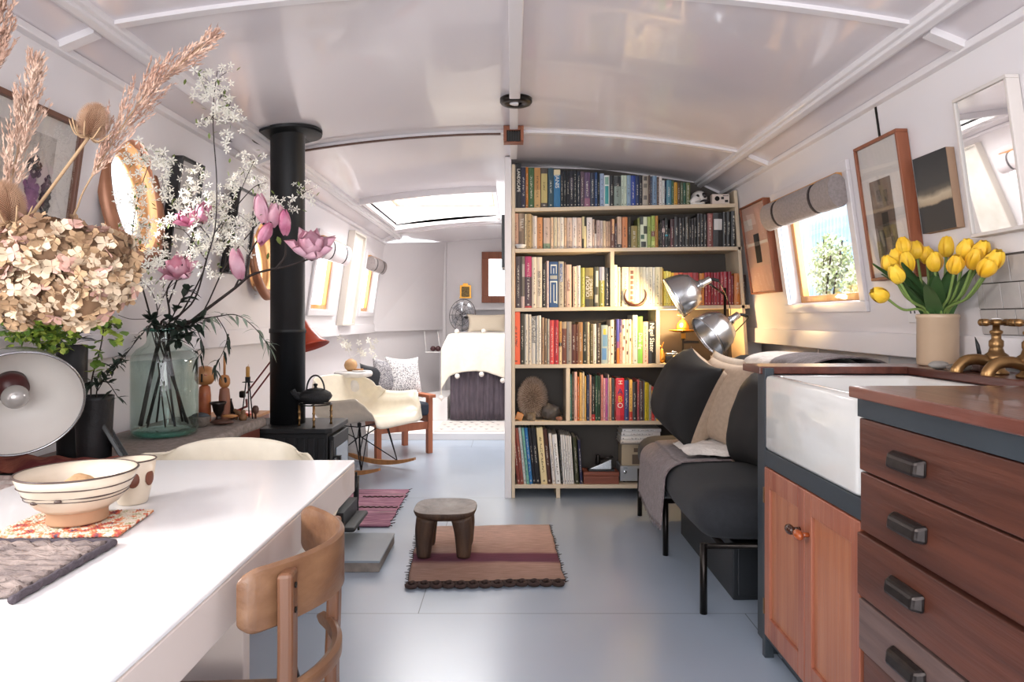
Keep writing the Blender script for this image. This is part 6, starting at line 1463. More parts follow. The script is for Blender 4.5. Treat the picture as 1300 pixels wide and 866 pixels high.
# serviceberry
t, s = branch('blossom_branch', 'tall thin white blossom branch rising highest from the glass jar', 'branch', [[jarfoot(2.4), mouth(.01, .02), Q(247, 380), Q(262, 330, -.05), Q(273, 290, -.1), Q(275, 230, -.18), Q(271, 170, -.26), Q(271, 130, -.31), Q(276, 90, -.34)]], .004, .0012)
blossoms(t, [Q(263, 118, -.32), Q(258, 100, -.34), (Q(280, 92, -.34), .7), Q(283, 120, -.33), (Q(268, 148, -.29), .8), (Q(295, 152, -.28), .9), Q(290, 135, -.3), (Q(262, 152, -.28), .6), (Q(293, 180, -.25), .6)], 13, .055)
t, s = branch('blossom_branch', 'white blossom branch arching left towards the nearer porthole', 'branch', [[jarfoot(.2), mouth(-.03, -.01), Q(185, 380, -.14), Q(176, 345, -.2), Q(168, 300, -.27), Q(176, 250, -.3), Q(190, 205, -.33)], [Q(168, 310, -.26), Q(162, 330, -.27), Q(150, 352, -.3)]], .004, .0012)
blossoms(t, [Q(180, 200, -.36), Q(205, 198, -.34), Q(218, 212, -.32), (Q(168, 205, -.36), .7), Q(172, 262, -.33), Q(178, 285, -.32), (Q(170, 300, -.32), 1.), Q(180, 315, -.3), (Q(175, 240, -.34), .6), Q(205, 245, -.27), (Q(216, 255, -.25), .7)], 14, .06)
t, s = branch('blossom_branch', 'white blossom branch spreading in a cloud through the middle of the bouquet', 'branch', [[jarfoot(1.2), mouth(.02, -.02), Q(232, 395), Q(258, 345), Q(268, 305), Q(290, 270), Q(305, 245)], [Q(262, 330), Q(240, 300), Q(225, 285)], [Q(268, 305), Q(250, 280), Q(240, 255)]], .0045, .0013)
blossoms(t, [Q(250, 225), Q(262, 250), Q(245, 245), Q(275, 258), Q(290, 245), (Q(268, 275), 1.4), (Q(285, 285), 1.4), (Q(255, 290), 1.2), (Q(245, 270), .9), (Q(300, 270), 1.), Q(296, 300), (Q(280, 300), 1.2), Q(212, 282), Q(208, 305), (Q(262, 312), .9)], 15, .062)
t, s = branch('blossom_branch', 'white blossom branch reaching right in front of the black flue', 'branch', [[jarfoot(4.4), mouth(.035, .0), Q(255, 400, .05), Q(285, 340, .06), Q(318, 295, .06), Q(350, 265, .05), Q(388, 243, .03)], [Q(285, 340, .06), Q(300, 260, .05), Q(322, 205, .05)], [Q(300, 262, .05), Q(322, 238), Q(338, 232)]], .004, .0012)
blossoms(t, [Q(322, 205, .05), (Q(310, 215, .05), .7), Q(330, 235), (Q(300, 232), .8), Q(388, 243, .03), (Q(366, 262, .04), .8), (Q(338, 270, .04), 1.), (Q(322, 278, .05), 1.), Q(305, 310, .05), (Q(290, 320, .05), .8), (Q(348, 258, .05), .6)], 12, .055)
t, s = branch('blossom_branch', 'low sparse white blossom spray at the front left of the bouquet', 'branch', [[jarfoot(5.2), mouth(-.02, -.035), Q(200, 395, -.12), Q(192, 370, -.2), Q(178, 355, -.25)], [Q(200, 395, -.08), Q(215, 365, -.08), Q(245, 345, -.06)]], .003, .001)
blossoms(t, [(Q(190, 340, -.25), 1.2), (Q(200, 328, -.25), 1.), (Q(180, 365, -.25), .9), (Q(245, 320, -.06), 1.), (Q(258, 308, -.06), .9), (Q(268, 345, -.05), .8), (Q(205, 372, -.2), .8)], 12, .055)
# magnolia
def magnolia(t, c, d, size, op, m, label=None, np_=8):
    d = Vector(d).normalized(); o = d.orthogonal().normalized(); c = Vector(c); mb = MB(); big = op > .4
    for k in range(np_):
        inn = k % 2 if not big else (k*2 >= np_); q = Quaternion(d, 2*pi*k*(1 if not big else 2)/np_+(.5 if inn else 0)+random.uniform(-.2, .2)); oo = q @ o
        w = op*(1.0 if not inn else .38)*random.uniform(.85, 1.2); L_ = size*(.62 if big and not inn else .6 if big else .95)*random.uniform(.9, 1.1)
        petal(mb, c-d*size*.3, d, oo, L_*(1-.45*min(1, w)), size*(.19 if big else .2), lambda v, w=w: size*(.03+.62*w*v**1.1+(.14 if not big else .08)*math.sin(pi*min(1, v*.95))), 0, 6, 9)
    f = mb.build('flower', m, t)
    if label: f['label'] = label
    mb = MB(); mb.ball(c-d*size*.3, size*.06, 0, 10); mb.build('calyx', M['stem'], f)
t, s = branch('magnolia_branch', 'pink magnolia branch reaching right across the black flue to one wide open flower', 'branch', [[jarfoot(3.6), mouth(.0, -.02), Q(232, 415), Q(262, 393), Q(298, 366), Q(318, 350), Q(340, 343), Q(365, 338), Q(398, 327)], [Q(312, 353), Q(316, 325), Q(330, 300), Q(336, 285)], [Q(350, 341), Q(362, 325), Q(362, 305)], [Q(298, 366), Q(303, 355)]], .0085, .003)
magnolia(t, Q(396, 312, -.02), (.2, -.62, .75), .2, .72, M['mag'], 'wide open flower', 15)
magnolia(t, Q(333, 272), (-.1, -.3, 1), .12, .16, M['mag'], None, 6); magnolia(t, Q(348, 278, .02), (.3, -.3, .9), .115, .3, M['mag'], None, 6)
magnolia(t, Q(339, 292, -.02), (-.3, -.4, -.9), .105, .1, M['magd'], None, 6); magnolia(t, Q(362, 289), (.05, -.3, 1), .105, .12, M['magd'], None, 6); magnolia(t, Q(303, 343), (-.1, -.3, 1), .125, .18, M['mag'], None, 6)
mb = MB(); leafq(mb, Q(352, 300), (.3, -.2, -.6), .04, .018); leafq(mb, Q(340, 330), (.2, -.4, .6), .035, .014); mb.build('leaves', M['bleaf'], t)
t, s = branch('magnolia_branch', 'pink magnolia branch with half open flowers in the left of the bouquet', 'branch', [[jarfoot(.9), mouth(-.02, .01), Q(215, 400), Q(212, 370), Q(222, 352)], [Q(214, 385), Q(232, 335), Q(246, 295), Q(242, 285)]], .006, .0025)
magnolia(t, Q(226, 340, -.03), (.0, -.7, .7), .16, .8, M['mag'], None, 11); magnolia(t, Q(240, 276), (-.2, -.5, .7), .14, .8, M['magd'], None, 8); magnolia(t, Q(258, 275), (.3, -.5, .7), .1, .4, M['magd'], None, 6)
# leafy branches
def leafy(t, ss, n_, L_, w, m, droop=.01, name='leaves'):
    mb = MB()
    for s_ in ss:
        for i in range(n_):
            k = random.randint(len(s_)//3, len(s_)-1); p = s_[k]; d = (s_[k]-s_[max(0, k-1)]).normalized()+rnd3(.75); leafq(mb, p, d, L_*random.uniform(.7, 1.2), w, 0, droop)
    mb.build(name, m, t)
t, s = branch('leafy_branch', 'long drooping branch with narrow grey green leaves at the right of the jar', 'branch', [[jarfoot(2.9), mouth(.04, -.02), Q(245, 408, -.05), Q(275, 402, -.06), Q(300, 400, -.06), Q(322, 415, -.06), Q(340, 438, -.06)], [Q(275, 402, -.06), Q(288, 425, -.06), Q(284, 445, -.06), Q(272, 468, -.06)], [Q(245, 408, -.05), Q(258, 440, -.07), Q(250, 455, -.08)]], .0035, .0012)
leafy(t, s[:1], 34, .05, .011, M['gleaf'], .02); leafy(t, s[1:], 16, .045, .01, M['dleaf'], .02, 'dark_leaves')
t, s = branch('leafy_branch', 'dark leaved branch massed just above the mouth of the jar', 'branch', [[jarfoot(5.6), mouth(.01, -.03), Q(215, 410, -.06), Q(228, 385, -.07), Q(240, 368, -.07)], [Q(210, 420, -.05), Q(238, 415, -.08), Q(256, 405, -.08)], [Q(205, 430, -.05), Q(225, 432, -.09), Q(238, 425, -.1)], [Q(205, 430, -.05), Q(198, 415, -.09), Q(192, 405, -.1)]], .0045, .0014)
leafy(t, s, 24, .052, .027, M['dleaf'], .012)
t, s = branch('leafy_branch', 'fine dark twig spreading left from the jar with small dark leaves', 'branch', [[jarfoot(1.7), mouth(-.045, -.01), Q(180, 425, -.05), Q(160, 450, -.12), Q(138, 478, -.16)], [Q(168, 440, -.1), Q(150, 458, -.13), Q(124, 480, -.2)], [Q(185, 405, -.1), Q(165, 405, -.25), Q(150, 400, -.33)]], .0025, .001)
leafy(t, s[:2], 22, .03, .011, M['dleaf'], .004)
# black vases
M['vaseb'] = mat('matt_black_ceramic', '1a1a1c', .5, bump=.2, bscale=60)
vx, vy = -1.417, 2.2; 
v1 = thing('tall_black_vase', 'tall slim black vase on the sideboard behind the aluminium lamp', 'vase', (vx, vy, SR))
mb = MB(); mb.lathe([(.04, 0), (.043, .01), (.043, .3), (.045, .368), (.042, .37), (.039, .36), (.039, .05), (1e-6, .05)], (vx, vy, SR), 32); mb.build('body', M['vaseb'], v1)
wx, wy = -1.297, 2.12
v2 = thing('black_vase', 'shorter flared black vase standing right of the tall one', 'vase', (wx, wy, SR))
mb = MB(); mb.lathe([(.044, 0), (.047, .01), (.051, .12), (.055, .205), (.0555, .215), (.053, .215), (.049, .12), (.044, .02), (1e-6, .02)], (wx, wy, SR), 32); mb.build('body', M['vaseb'], v2)
# green euphorbia heads in the tall vase
M['lime'] = mat('lime_leaf', '8fa83c', .55, c2='b4c45a', vscale=30); M['lime2'] = mat('mid_green_leaf', '5c7a30', .55, var=.2, vscale=30)
def clump(name, label, foot, pts, rad, n_, size):
    t = thing(name, label, 'plant stem', foot); mb = MB()
    for p in pts: mb.tube(spline([foot, foot+Vector((0, 0, .25)), (foot+Vector((0, 0, .3))).lerp(p, .6), p], 5), [.003]*16, 6)
    mb.build('stem', M['green'], t); mb = MB()
    for p in pts:
        for i in range(n_):
            d = rnd3(1).normalized(); q = p+Vector((d.x*rad[0], d.y*rad[1], d.z*rad[2]))*random.random()**.4
            for k in range(3): leafq(mb, q, rnd3(1)+d*.8, size, size*.75, random.randint(0, 1))
    mb.build('foliage', [M['lime'], M['lime2']], t); return t
ft = Vector((vx, vy, SR+.07))
clump('euphorbia_stem', 'lime green leafy flower head at the far left above the aluminium lamp', ft, [P(28, 418, 1.93), P(48, 412, 1.97)], (.07, .05, .05), 70, .02)
clump('euphorbia_stem', 'lime green leafy flower head nearer the tall black vase', ft+Vector((.012, 0, 0)), [P(72, 418, 2.05), P(60, 430, 2.0)], (.07, .05, .045), 60, .02)
t, s = branch('dark_spiky_leaves', 'tuft of dark spiky leaves at the mouth of the tall black vase', 'plant stem', [[ft+Vector((-.012, .01, 0)), Vector((vx, vy, SR+.36)), Vector((vx, vy, SR+.42))]], .004, .002)
mb = MB()
for i in range(26): leafq(mb, Vector((vx, vy, SR+random.uniform(.355, .42))), (random.gauss(.3, .7), random.gauss(-.2, .6), random.uniform(.1, .9)), .085, .012, 0, .02)
mb.build('leaves', M['dleaf'], t)
f2 = Vector((wx, wy, SR+.04))
t, s = branch('green_leaf_stem', 'upright stem of round lime green leaves in the shorter black vase', 'plant stem', [[f2, Vector((wx-.01, wy, SR+.24)), P(128, 440, 2.1), P(134, 400, 2.08)], [P(130, 425, 2.1), P(142, 412, 2.08), P(150, 418, 2.08)]], .003, .0015)
mb = MB()
for c, n_ in ((P(126, 412, 2.09), 12), (P(138, 405, 2.09), 16), (P(140, 428, 2.08), 12), (P(126, 450, 2.1), 8), (P(124, 470, 2.1), 6), (P(152, 420, 2.08), 6)):
    for i in range(n_): leafq(mb, c+rnd3(.014), rnd3(1), .03, .028, random.randint(0, 1))
mb.build('leaves', [M['lime'], M['lime2']], t)
t, s = branch('dark_leaf_sprig', 'small dark leaved sprig leaning over the rim of the shorter black vase', 'plant stem', [[f2+Vector((.01, -.01, 0)), Vector((wx+.02, wy-.02, SR+.23)), P(135, 485, 2.08), P(150, 505, 2.06)], [Vector((wx+.01, wy, SR+.23)), P(118, 485, 2.08), P(108, 487, 2.06)], [Vector((wx+.01, wy, SR+.23)), P(140, 470, 2.08), P(150, 462, 2.08)]], .0025, .001)
leafy(t, s, 15, .04, .014, M['dleaf'], .004)
# black easel frame standing on the runner
t = thing('standing_frame', 'small dark picture frame propped on its strut beside the glass jar', 'picture frame', (-1.19, 2.2, SR)); c = Vector((-1.215, 2.12, SR))
u = Vector((-.082, .0, .135)); sd = Vector((-.045, .09, .0)); nn = sd.cross(u).normalized()*.006
mb = MB()
def fbar(p, q, w1):
    d1 = w1
    mb.hexa([p, q, q+nn*2, p+nn*2, p+d1, q+d1, q+d1+nn*2, p+d1+nn*2])
cb0 = c+Vector((.03, -.03, .002)); un = u.normalized(); H_ = u.length; sn = sd.normalized(); W_ = .11
fbar(cb0, cb0+sn*W_, un*.014); fbar(cb0+un*(H_-.014), cb0+un*(H_-.014)+sn*W_, un*.014); fbar(cb0+un*.014, cb0+un*.014+sn*.014, un*(H_-.028)); fbar(cb0+un*.014+sn*(W_-.014), cb0+un*.014+sn*W_, un*(H_-.028))
mb.build('frame', M['bframe'], t, bevel=.002)
mb = MB(); p = cb0+un*.014+sn*.014+nn; mb.add([p, p+sn*(W_-.028), p+sn*(W_-.028)+un*(H_-.028), p+un*(H_-.028)], [(0, 1, 2, 3)]); mb.build('photo', mat('dark_photo', '3a3c40', .2), t)
mb = MB(); q = cb0+un*H_*.6+sn*W_*.5-nn*.5; mb.tube([q, Vector((q.x-.07, q.y+.0, SR+.003))], .004, 6); mb.build('strut', M['black'], t)
# kokeshi style wooden dolls (plain turned figures)
def doll(label, px, py, Yv, hr, hh, br_, bh, mcap, spike):
    x = (px-650)*Yv/F; t = thing('turned_wooden_doll', label, 'wooden doll', (x, Yv, SR))
    mb = MB(); mb.lathe([(br_*.95, 0), (br_, .004), (br_, bh*.7), (br_*.85, bh*.93), (br_*.35, bh), (1e-6, bh)], (x, Yv, SR), 28); mb.build('body', mcap, t)
    mb = MB(); z = SR+bh-.004; mb.lathe([(br_*.3, 0), (hr*.7, hh*.06), (hr, hh*.3), (hr, hh*.62), (hr*.75, hh*.92), (hr*.3, hh), (1e-6, hh)], (x, Yv, z), 28); h_ = mb.build('head', M['dollh'], t)
    mb = MB(); mb.box((x+hr*.05, Yv-hr-.001, z+hh*.2), (x+hr*.22, Yv-hr+.004, z+hh*.62)) if not spike else mb.ball((x+hr*.45, Yv-hr*.78, z+hh*.6), (hr*.32, .004, hh*.24)); mb.build('painted_hair', M['ink_k'], h_)
    if not spike:
        mb = MB()
        for s_ in (-1, 1): mb.tube([(x+s_*hr*.35, Yv-hr*.93, z+hh*.58), (x+s_*hr*.6, Yv-hr*.79, z+hh*.54)], .0018, 5)
        mb.build('painted_marks', mat('red_paint', 'a83a28', .5), h_)
    else:
        mb = MB(); mb.tube([(x, Yv, z+hh-.002), (x, Yv, z+hh+.085)], .0055, 8); mb.build('peg', M['dollh'], t)
M['dollh'] = mat('doll_wood', 'b07848', .4, var=.12, vscale=12, coat=.3); M['dollb'] = mat('doll_red_body', '9a4a2c', .45, c2='b4683c', vscale=25, coat=.3); M['dollb2'] = mat('doll_brown_body', '8c5c48', .5, var=.1, vscale=12)
doll('larger turned wooden doll with wide head and red painted body on the sideboard', 260, 527, 3.02, .042, .085, .026, .165, M['dollb'], False)
doll('smaller brown turned wooden doll with a peg on its head', 285, 527, 3.06, .024, .058, .024, .15, M['dollb2'], True)
# bowl of stones, goblet, cone, figurines, candle
x, y = -1.315, 2.88
t = thing('stone_bowl', 'small rough grey bowl in front of the larger wooden doll', 'bowl', (x, y, SR)); m_sb = mat('rough_grey_clay', '7a7068', .9, var=.15, vscale=60, bump=.5, bscale=120)
mb = MB(); mb.lathe([(.022, 0), (.034, .012), (.042, .036), (.0435, .044), (.0405, .044), (.036, .03), (1e-6, .018)], (x, y, SR), 28); mb.build('body', m_sb, t)
mb = MB(); rock(mb, (x+.004, y-.006, SR+.047), (.036, .022, .012), 6, .1); tag(mb.build('pebble', mat('slate_pebble', '4c5056', .55)), 'dark oval pebble lying across the rough grey bowl', 'pebble')
mb = MB(); rock(mb, (x-.012, y+.03, SR+.044), (.016, .012, .012), 8, .1); tag(mb.build('pebble', M['darkplay']), 'black pebble at the back of the rough grey bowl', 'pebble')
x, y = -1.29, 3.0
t = thing('pewter_goblet', 'small dark metal goblet in front of the smaller doll', 'goblet', (x, y, SR))
mb = MB(); mb.lathe([(.026, 0), (.027, .004), (.012, .016), (.009, .028), (.014, .036), (.022, .052), (.026, .075), (.036, .088), (.034, .089), (.022, .074), (1e-6, .05)], (x, y, SR), 28); mb.build('cup', M['pewter'], t)
mb = MB(); rock(mb, (-1.245, 2.93, SR+.012), (.05, .03, .011), 3, .15); tag(mb.build('driftwood', M['dkwood']), 'dark flat piece of wood lying before the goblet', 'driftwood')
mb = MB(); rock(mb, (-1.225, 2.965, SR+.032), (.034, .014, .008), 5, .2); tag(mb.build('wood_piece', M['ash']), 'pale wood piece resting on the dark flat one', 'wood piece')
x, y = -1.275, 3.1
t = thing('metal_cone', 'small grey pointed metal cone beside the dolls', 'ornament', (x, y, SR)); mb = MB(); mb.lathe([(.022, .012), (.003, .085), (.0045, .09), (1e-6, .094)], (x, y, SR), 20); mb.build('cone', M['pewter'], t)
mb = MB(); mb.lathe([(.018, 0), (.018, .0125)], (x, y, SR), 16); mb.build('base', M['dkwood'], t)
m_fig = mat('carved_wood', '7a5a3c', .6, var=.2, vscale=30)
x, y = -1.235, 3.08; t = thing('carved_figure', 'tiny carved brown animal left of the candlestick', 'figurine', (x, y, SR)); mb = MB(); mb.ball((x, y, SR+.03), (.014, .01, .012)); mb.ball((x-.012, y-.004, SR+.042), .008)
for a, b_ in ((-.008, -.005), (.008, -.005), (-.008, .005), (.008, .005)): mb.tube([(x+a, y+b_, SR), (x+a*.9, y+b_, SR+.028)], .004, 6)
mb.build('body', m_fig, t)
x, y = -1.205, 3.06; t = thing('carved_figure', 'round carved figure at the foot of the candlestick', 'figurine', (x, y, SR)); mb = MB(); mb.lathe([(.014, 0), (.018, .012), (.014, .026), (.008, .03), (.011, .036), (.008, .046), (1e-6, .048)], (x, y, SR), 16); mb.build('body', m_fig, t)
x, y = -1.168, 3.11; t = thing('carved_figure', 'small dark flat carving at the right end of the sideboard', 'figurine', (x, y, SR)); mb = MB(); mb.lathe([(.005, 0), (.005, .02), (.014, .03), (.016, .045), (.01, .058), (1e-6, .06)], (x, y, SR), 16, sy=.5); mb.build('body', M['dkwood'], t)
x, y = -1.205, 3.115
t = thing('candlestick', 'black wire tripod candlestick at the end of the sideboard', 'candlestick', (x, y, SR))
mb = MB()
for a in (100, 220, 340): mb.tube([(x+.028*math.cos(R(a)), y+.028*math.sin(R(a)), SR), (x+.008*math.cos(R(a)), y+.008*math.sin(R(a)), SR+.165)], .003, 6)
mb.build('tripod', M['black'], t)
mb = MB(); mb.lathe([(.024, .165), (.025, .167), (.011, .168), (.0115, .19), (.0095, .19), (.0095, .17), (1e-6, .17)], (x, y, SR), 20); mb.build('cup', M['black'], t)
mb = MB(); mb.lathe([(.0085, .171), (.0085, .232), (.006, .237), (1e-6, .236)], (x, y, SR), 16); mb.tube([(x, y, SR+.235), (x+.003, y, SR+.246)], .001, 4); cn = mb.build('candle', M['candle']); tag(cn, 'stub of ochre candle in the black tripod candlestick', 'candle')
# stack at the near end: cloths and trays under the lamp
m_pl = mat('red_plaid', '7a2f30', .95, c2='a8604c', vscale=22, stretch=(1, .3, 1), bump=.4, bscale=120, ramp=(.4, .6))
mb = MB(); mb.rbox((-1.57, 1.84, SZ+.0005), (-1.165, 2.06, SZ+.028), .012); tag(mb.build('black_tray', M['darkplay']), 'black flat box under the red plaid cloth', 'tray')
mb = MB()
def pl(u, v): return (lerp(-1.56, -1.1+.03*math.sin(v*6), u), lerp(1.9, 2.1, v), SZ+.035+.02*math.sin(pi*v)**.6*(.6+.4*math.sin(u*6+1))+.004*math.sin(u*31+v*9))
mb.grid(pl, 40, 16); mb.grid(lambda u, v: (pl(1-u, v)[0], pl(1-u, v)[1], SZ+.0305), 40, 16)
for yv in (0, 1):
    pass
tag(mb.build('plaid_cloth', m_pl), 'folded red plaid cloth on the near end of the sideboard', 'cloth')
mb = MB(); mb.rbox((-1.57, 1.66, SZ+.0005), (-1.17, 1.825, SZ+.022), .008); tag(mb.build('red_book', mat('red_cloth_book', '8a3a30', .7)), 'flat red cloth bound book at the near end of the sideboard', 'book')
mb = MB()
for k in range(3): mb.tube(spline([(-1.56, 1.69+.045*k, SZ+.0365), (-1.4, 1.7+.045*k, SZ+.0365), (-1.18, 1.69+.045*k, SZ+.0365)], 8), .0135, 10)
tag(mb.build('folded_towel', mat('pale_speckled_towel', 'cfc4bc', .95, c2='b09890', vscale=50, bump=.5, bscale=100)), 'pale speckled folded towel lying on the red book', 'towel')
# aluminium table lamp
LC = Vector((-1.305, 1.80, .885)); LA = Vector((.66, -.66, -.36)).normalized(); LR = .15
tl = thing('table_lamp', 'large dented aluminium dome lamp turned to show its pale inside', 'lamp', (-1.42, 1.72, SZ))
Mx = axisM(LA); c0 = LC-LA*.1
mb = MB(); mb.lathe([(LR, .125), (LR*.985, .1), (LR*.93, .065), (LR*.8, .03), (LR*.55, .006), (LR*.28, 0)], c0, 56, 0, Mx); mb.f = mb.f[:-2]; mb.m = mb.m[:-2]; mb.sm = mb.sm[:-2]; mb.build('lamp_shade', M['chrome'], tl)
mb = MB(); mb.lathe([(LR-.002, .1245), (LR*.985-.002, .1), (LR*.93-.002, .066), (LR*.8-.002, .032), (LR*.55, .009), (LR*.28, .003)], c0, 56, 0, Mx); mb.f = mb.f[:-2]; mb.m = mb.m[:-2]; mb.sm = mb.sm[:-2]; mb.build('shade_lining', M['alu_in'], tl)
mb = MB(); mb.lathe([(LR-.003, .122), (LR+.002, .122), (LR+.003, .126), (LR, .129), (LR-.003, .127)], c0, 56, 0, Mx, closed=True); mb.build('rim', M['chrome'], tl)
mb = MB(); mb.lathe([(.04, -.005), (.04, .03), (.03, .034), (.022, .05)], c0, 28, 0, Mx); mb.build('lamp_holder', mat('maroon_bakelite', '4a2222', .3), tl)
mb = MB(); mb.ball(c0+LA*.078, .032, 0, 24); mb.build('bulb', mat('clear_bulb', 'b0aca8', .05, spec=.8, metal=.3), tl)
mb = MB(); mb.tube(spline([c0-LA*.002, c0-LA*.05, Vector((-1.43, 1.905, .84)), Vector((-1.43, 1.78, .72)), Vector((-1.42, 1.72, SZ+.02))], 6) if False else [c0, c0-LA*.03, Vector((-1.44, 1.9, .8)), Vector((-1.42, 1.62, SZ+.02))], .009, 10); mb.build('stem', M['chrome'], tl)
mb = MB(); mb.lathe([(.075, 0), (.075, .012), (.02, .022), (.012, .03)], (-1.42, 1.57, SZ+.0005), 32); mb.build('base', M['black'], tl)
# chest, red lamp
mb = MB(); mb.box((-1.56, 3.2, 0), (-1.285, 3.62, .6)); ch = mb.build('low_chest', M['mah'], bevel=.003); tag(ch, 'small reddish wooden chest behind the stove carrying the red lamp', 'chest')
mb = MB(); mb.box((-1.562, 3.198, .6005), (-1.283, 3.622, .615)); mb.build('top', M['ash'], ch, bevel=.002)
rl = thing('red_desk_lamp', 'red jointed desk lamp behind the flue with only its conical shade and arms showing', 'lamp', (-1.38, 3.44, .6155))
M['redl'] = mat('red_enamel', 'c04a30', .35, coat=.3); M['redd'] = mat('dull_red_arm', '7a3c3a', .4)
mb = MB(); mb.lathe([(.07, 0), (.07, .012), (.02, .02), (.01, .03)], (-1.38, 3.44, .6155), 28); mb.build('base', M['redl'], rl)
E0 = Vector((-1.36, 3.42, .727)); E1 = Vector((-1.12, 3.56, 1.06))
mb = MB(); mb.tube([(-1.38, 3.44, .64), (-1.335, 3.44, .66), E0+Vector((.03, 0, -.03))], .006, 8)
mb.tube([E0+Vector((.03, 0, .0)), E1], .0045, 8); mb.tube([E0+Vector((.05, 0, -.03)), E1+Vector((.025, 0, -.02))], .0045, 8); mb.build('arm', M['redd'], rl)
mb = MB(); mb.rbox((-1.365, 3.41, .705), (-1.335, 3.43, .74), .008); mb.build('elbow_plate', M['tube'], rl)
ap = P(381, 405, 3.6); dr = (P(392, 442, 3.58)-ap).normalized()
mb = MB(); mb.lathe([(.02, 0), (.03, .03), (.045, .075), (.085, .14), (.11, .16)], ap, 36, 0, axisM(dr)); mb.f = mb.f[:-2]; mb.m = mb.m[:-2]; mb.sm = mb.sm[:-2]; mb.build('lamp_shade', M['redl'], rl, solid=.003)
mb = MB(); mb.tube([E1, ap], .006, 8); mb.ball(ap, .02); mb.build('knuckle', M['redd'], rl)

# ================================================================ DRIED ARRANGEMENT, LEFT FOREGROUND
DV = Vector((-1.34, 1.45, SZ))
dv = thing('stoneware_vase', 'grey stoneware vase just outside the left edge holding the dried stems', 'vase', DV)
mb = MB(); mb.lathe([(.06, 0), (.085, .05), (.09, .12), (.06, .21), (.05, .25), (.055, .262), (.048, .26), (.042, .24), (1e-6, .1)], DV, 36); mb.build('body', mat('grey_stoneware', '8a8078', .5), dv)
M['straw'] = mat('straw_stem', 'a88a6a', .8); M['plume'] = mat('pampas_plume', 'b08a78', .95, c2='c8a894', vscale=30); M['plume2'] = mat('pale_pampas_plume', 'd8bca8', .95, c2='c4a08c', vscale=30)
dm = DV+Vector((0, 0, .255))
def pampas(label, pts, w, m, n_=90):
    pts = [Vector(p) for p in pts]; t = thing('pampas_grass', label, 'dried grass', DV+Vector((0, 0, .11)))
    mb = MB(); st = spline([DV+Vector((random.uniform(-.01, .01), 0, .11)), dm+Vector((random.uniform(-.02, .02), 0, 0))]+pts, 6); mb.tube(st, [lerp(.0032, .0012, k/(len(st)-1)) for k in range(len(st))], 6); mb.build('stem', M['straw'], t)
    ax = spline(pts[-3:], 14); N_ = len(ax)-1; mb = MB()
    for i in range(n_):
        k = ((i+random.random())/n_)**.9*.98; j = int(k*N_); p = ax[j].lerp(ax[min(j+1, N_)], k*N_-j); d = (ax[min(j+1, N_)]-ax[max(j-1, 0)]).normalized()
        ww = w*min(1, .3+k*2.6)*(1-k)**.9+.002; side = rnd3(1); side = (side-d*side.dot(d)).normalized()
        BL = ww*random.uniform(1.5, 2.4)+.022; bd = (d+side*random.uniform(.2, .5)).normalized(); sp_ = [p+bd*BL*q+d*BL*.25*q*q for q in (0, .25, .5, .75, 1)]
        mb.tube(sp_, .0006, 3)
        for e in range(22):
            q = random.uniform(.1, 1)**.8; q0 = p+bd*BL*q+d*BL*.25*q*q; sd2 = rnd3(1).normalized()
            dd = (bd+d*.5+sd2*.6).normalized(); L_ = random.uniform(.009, .019); q1 = q0+dd*L_; wv = dd.cross(rnd3(1)).normalized()*.0016; m_ = q0.lerp(q1, .4)
            mb.add([q0, m_+wv, q1, m_-wv], [(0, 1, 2, 3)], 0)
    mb.build('plume', m, t)
D = 1.52
pampas('reddish feathery grass plume leaning up and right across the ceiling', [P(60, 330, D), P(95, 270, D), P(112, 232, D), P(178, 130, D), P(266, 50, D)], .048, M['plume'], 105)
pampas('pale feathery grass plume upright at the left edge', [P(-20, 400, D), P(0, 330, D), P(8, 260, D), P(25, 180, D), P(44, 85, D)], .055, M['plume2'], 105)
pampas('reddish grass plume at the very left edge reaching the top of the photo', [P(-40, 300, D-.05), P(-22, 200, D-.05), P(-12, 110, D-.05), P(-4, 55, D-.05), P(4, -20, D-.05)], .034, M['plume'], 80)
def teasel(label, c, d, r, h, foot=None):
    d = Vector(d).normalized(); c = Vector(c); t = thing('teasel', label, 'dried seed head', DV+Vector((0, 0, .11)))
    mb = MB(); st = spline([DV+Vector((0, 0, .11)), dm+Vector((random.uniform(-.02, .02), 0, 0)), dm.lerp(c-d*h, .55)+Vector((.01, 0, .02)), c-d*h*.5], 7); mb.tube(st, [.0035]*len(st), 7); mb.build('stem', M['straw'], t)
    mb = MB(); Mx = axisM(d); mb.ball(c, (r*.72, r*.72, h*.46), 0, 20, Mx); hd = mb.build('seed_head', mat('teasel_brown', '6e4e3a', .9), t)
    mb = MB(); N_ = 1100
    for k in range(N_):
        ph = math.acos(1-2*(k+.5)/N_); th_ = pi*(1+5**.5)*k; dl = Vector((math.cos(th_)*math.sin(ph), math.sin(th_)*math.sin(ph), math.cos(ph)))
        p = c+(Mx @ Vector((dl.x*r*.7, dl.y*r*.7, dl.z*h*.45))); n_ = (Mx.to_3x3() @ Vector((dl.x, dl.y, dl.z*.5+.35))).normalized()
        a = n_.orthogonal().normalized()*.0009; e = n_.cross(a); q = p+n_*r*.5
        mb.add([p+a, p-a*.5+e*.8, p-a*.5-e*.8, q], [(0, 1, 3), (1, 2, 3), (2, 0, 3)], 0)
    mb.build('spines', mat('teasel_spines', 'b8957a', .9), hd)
    mb = MB()
    for k in range(9):
        q = Quaternion(d, 2*pi*k/9) @ d.orthogonal().normalized(); b0 = c-d*h*.45; mb.tube(spline([b0, b0+q*r*.8-d*.006, b0+q*r*1.5+d*h*.3], 4), [.0018]*8+[.0006], 5)
    mb.build('bracts', M['straw'], hd)
teasel('round brown teasel head beside the reddish grass plume', P(119, 155, 1.5), (.25, .1, .95), .03, .072)
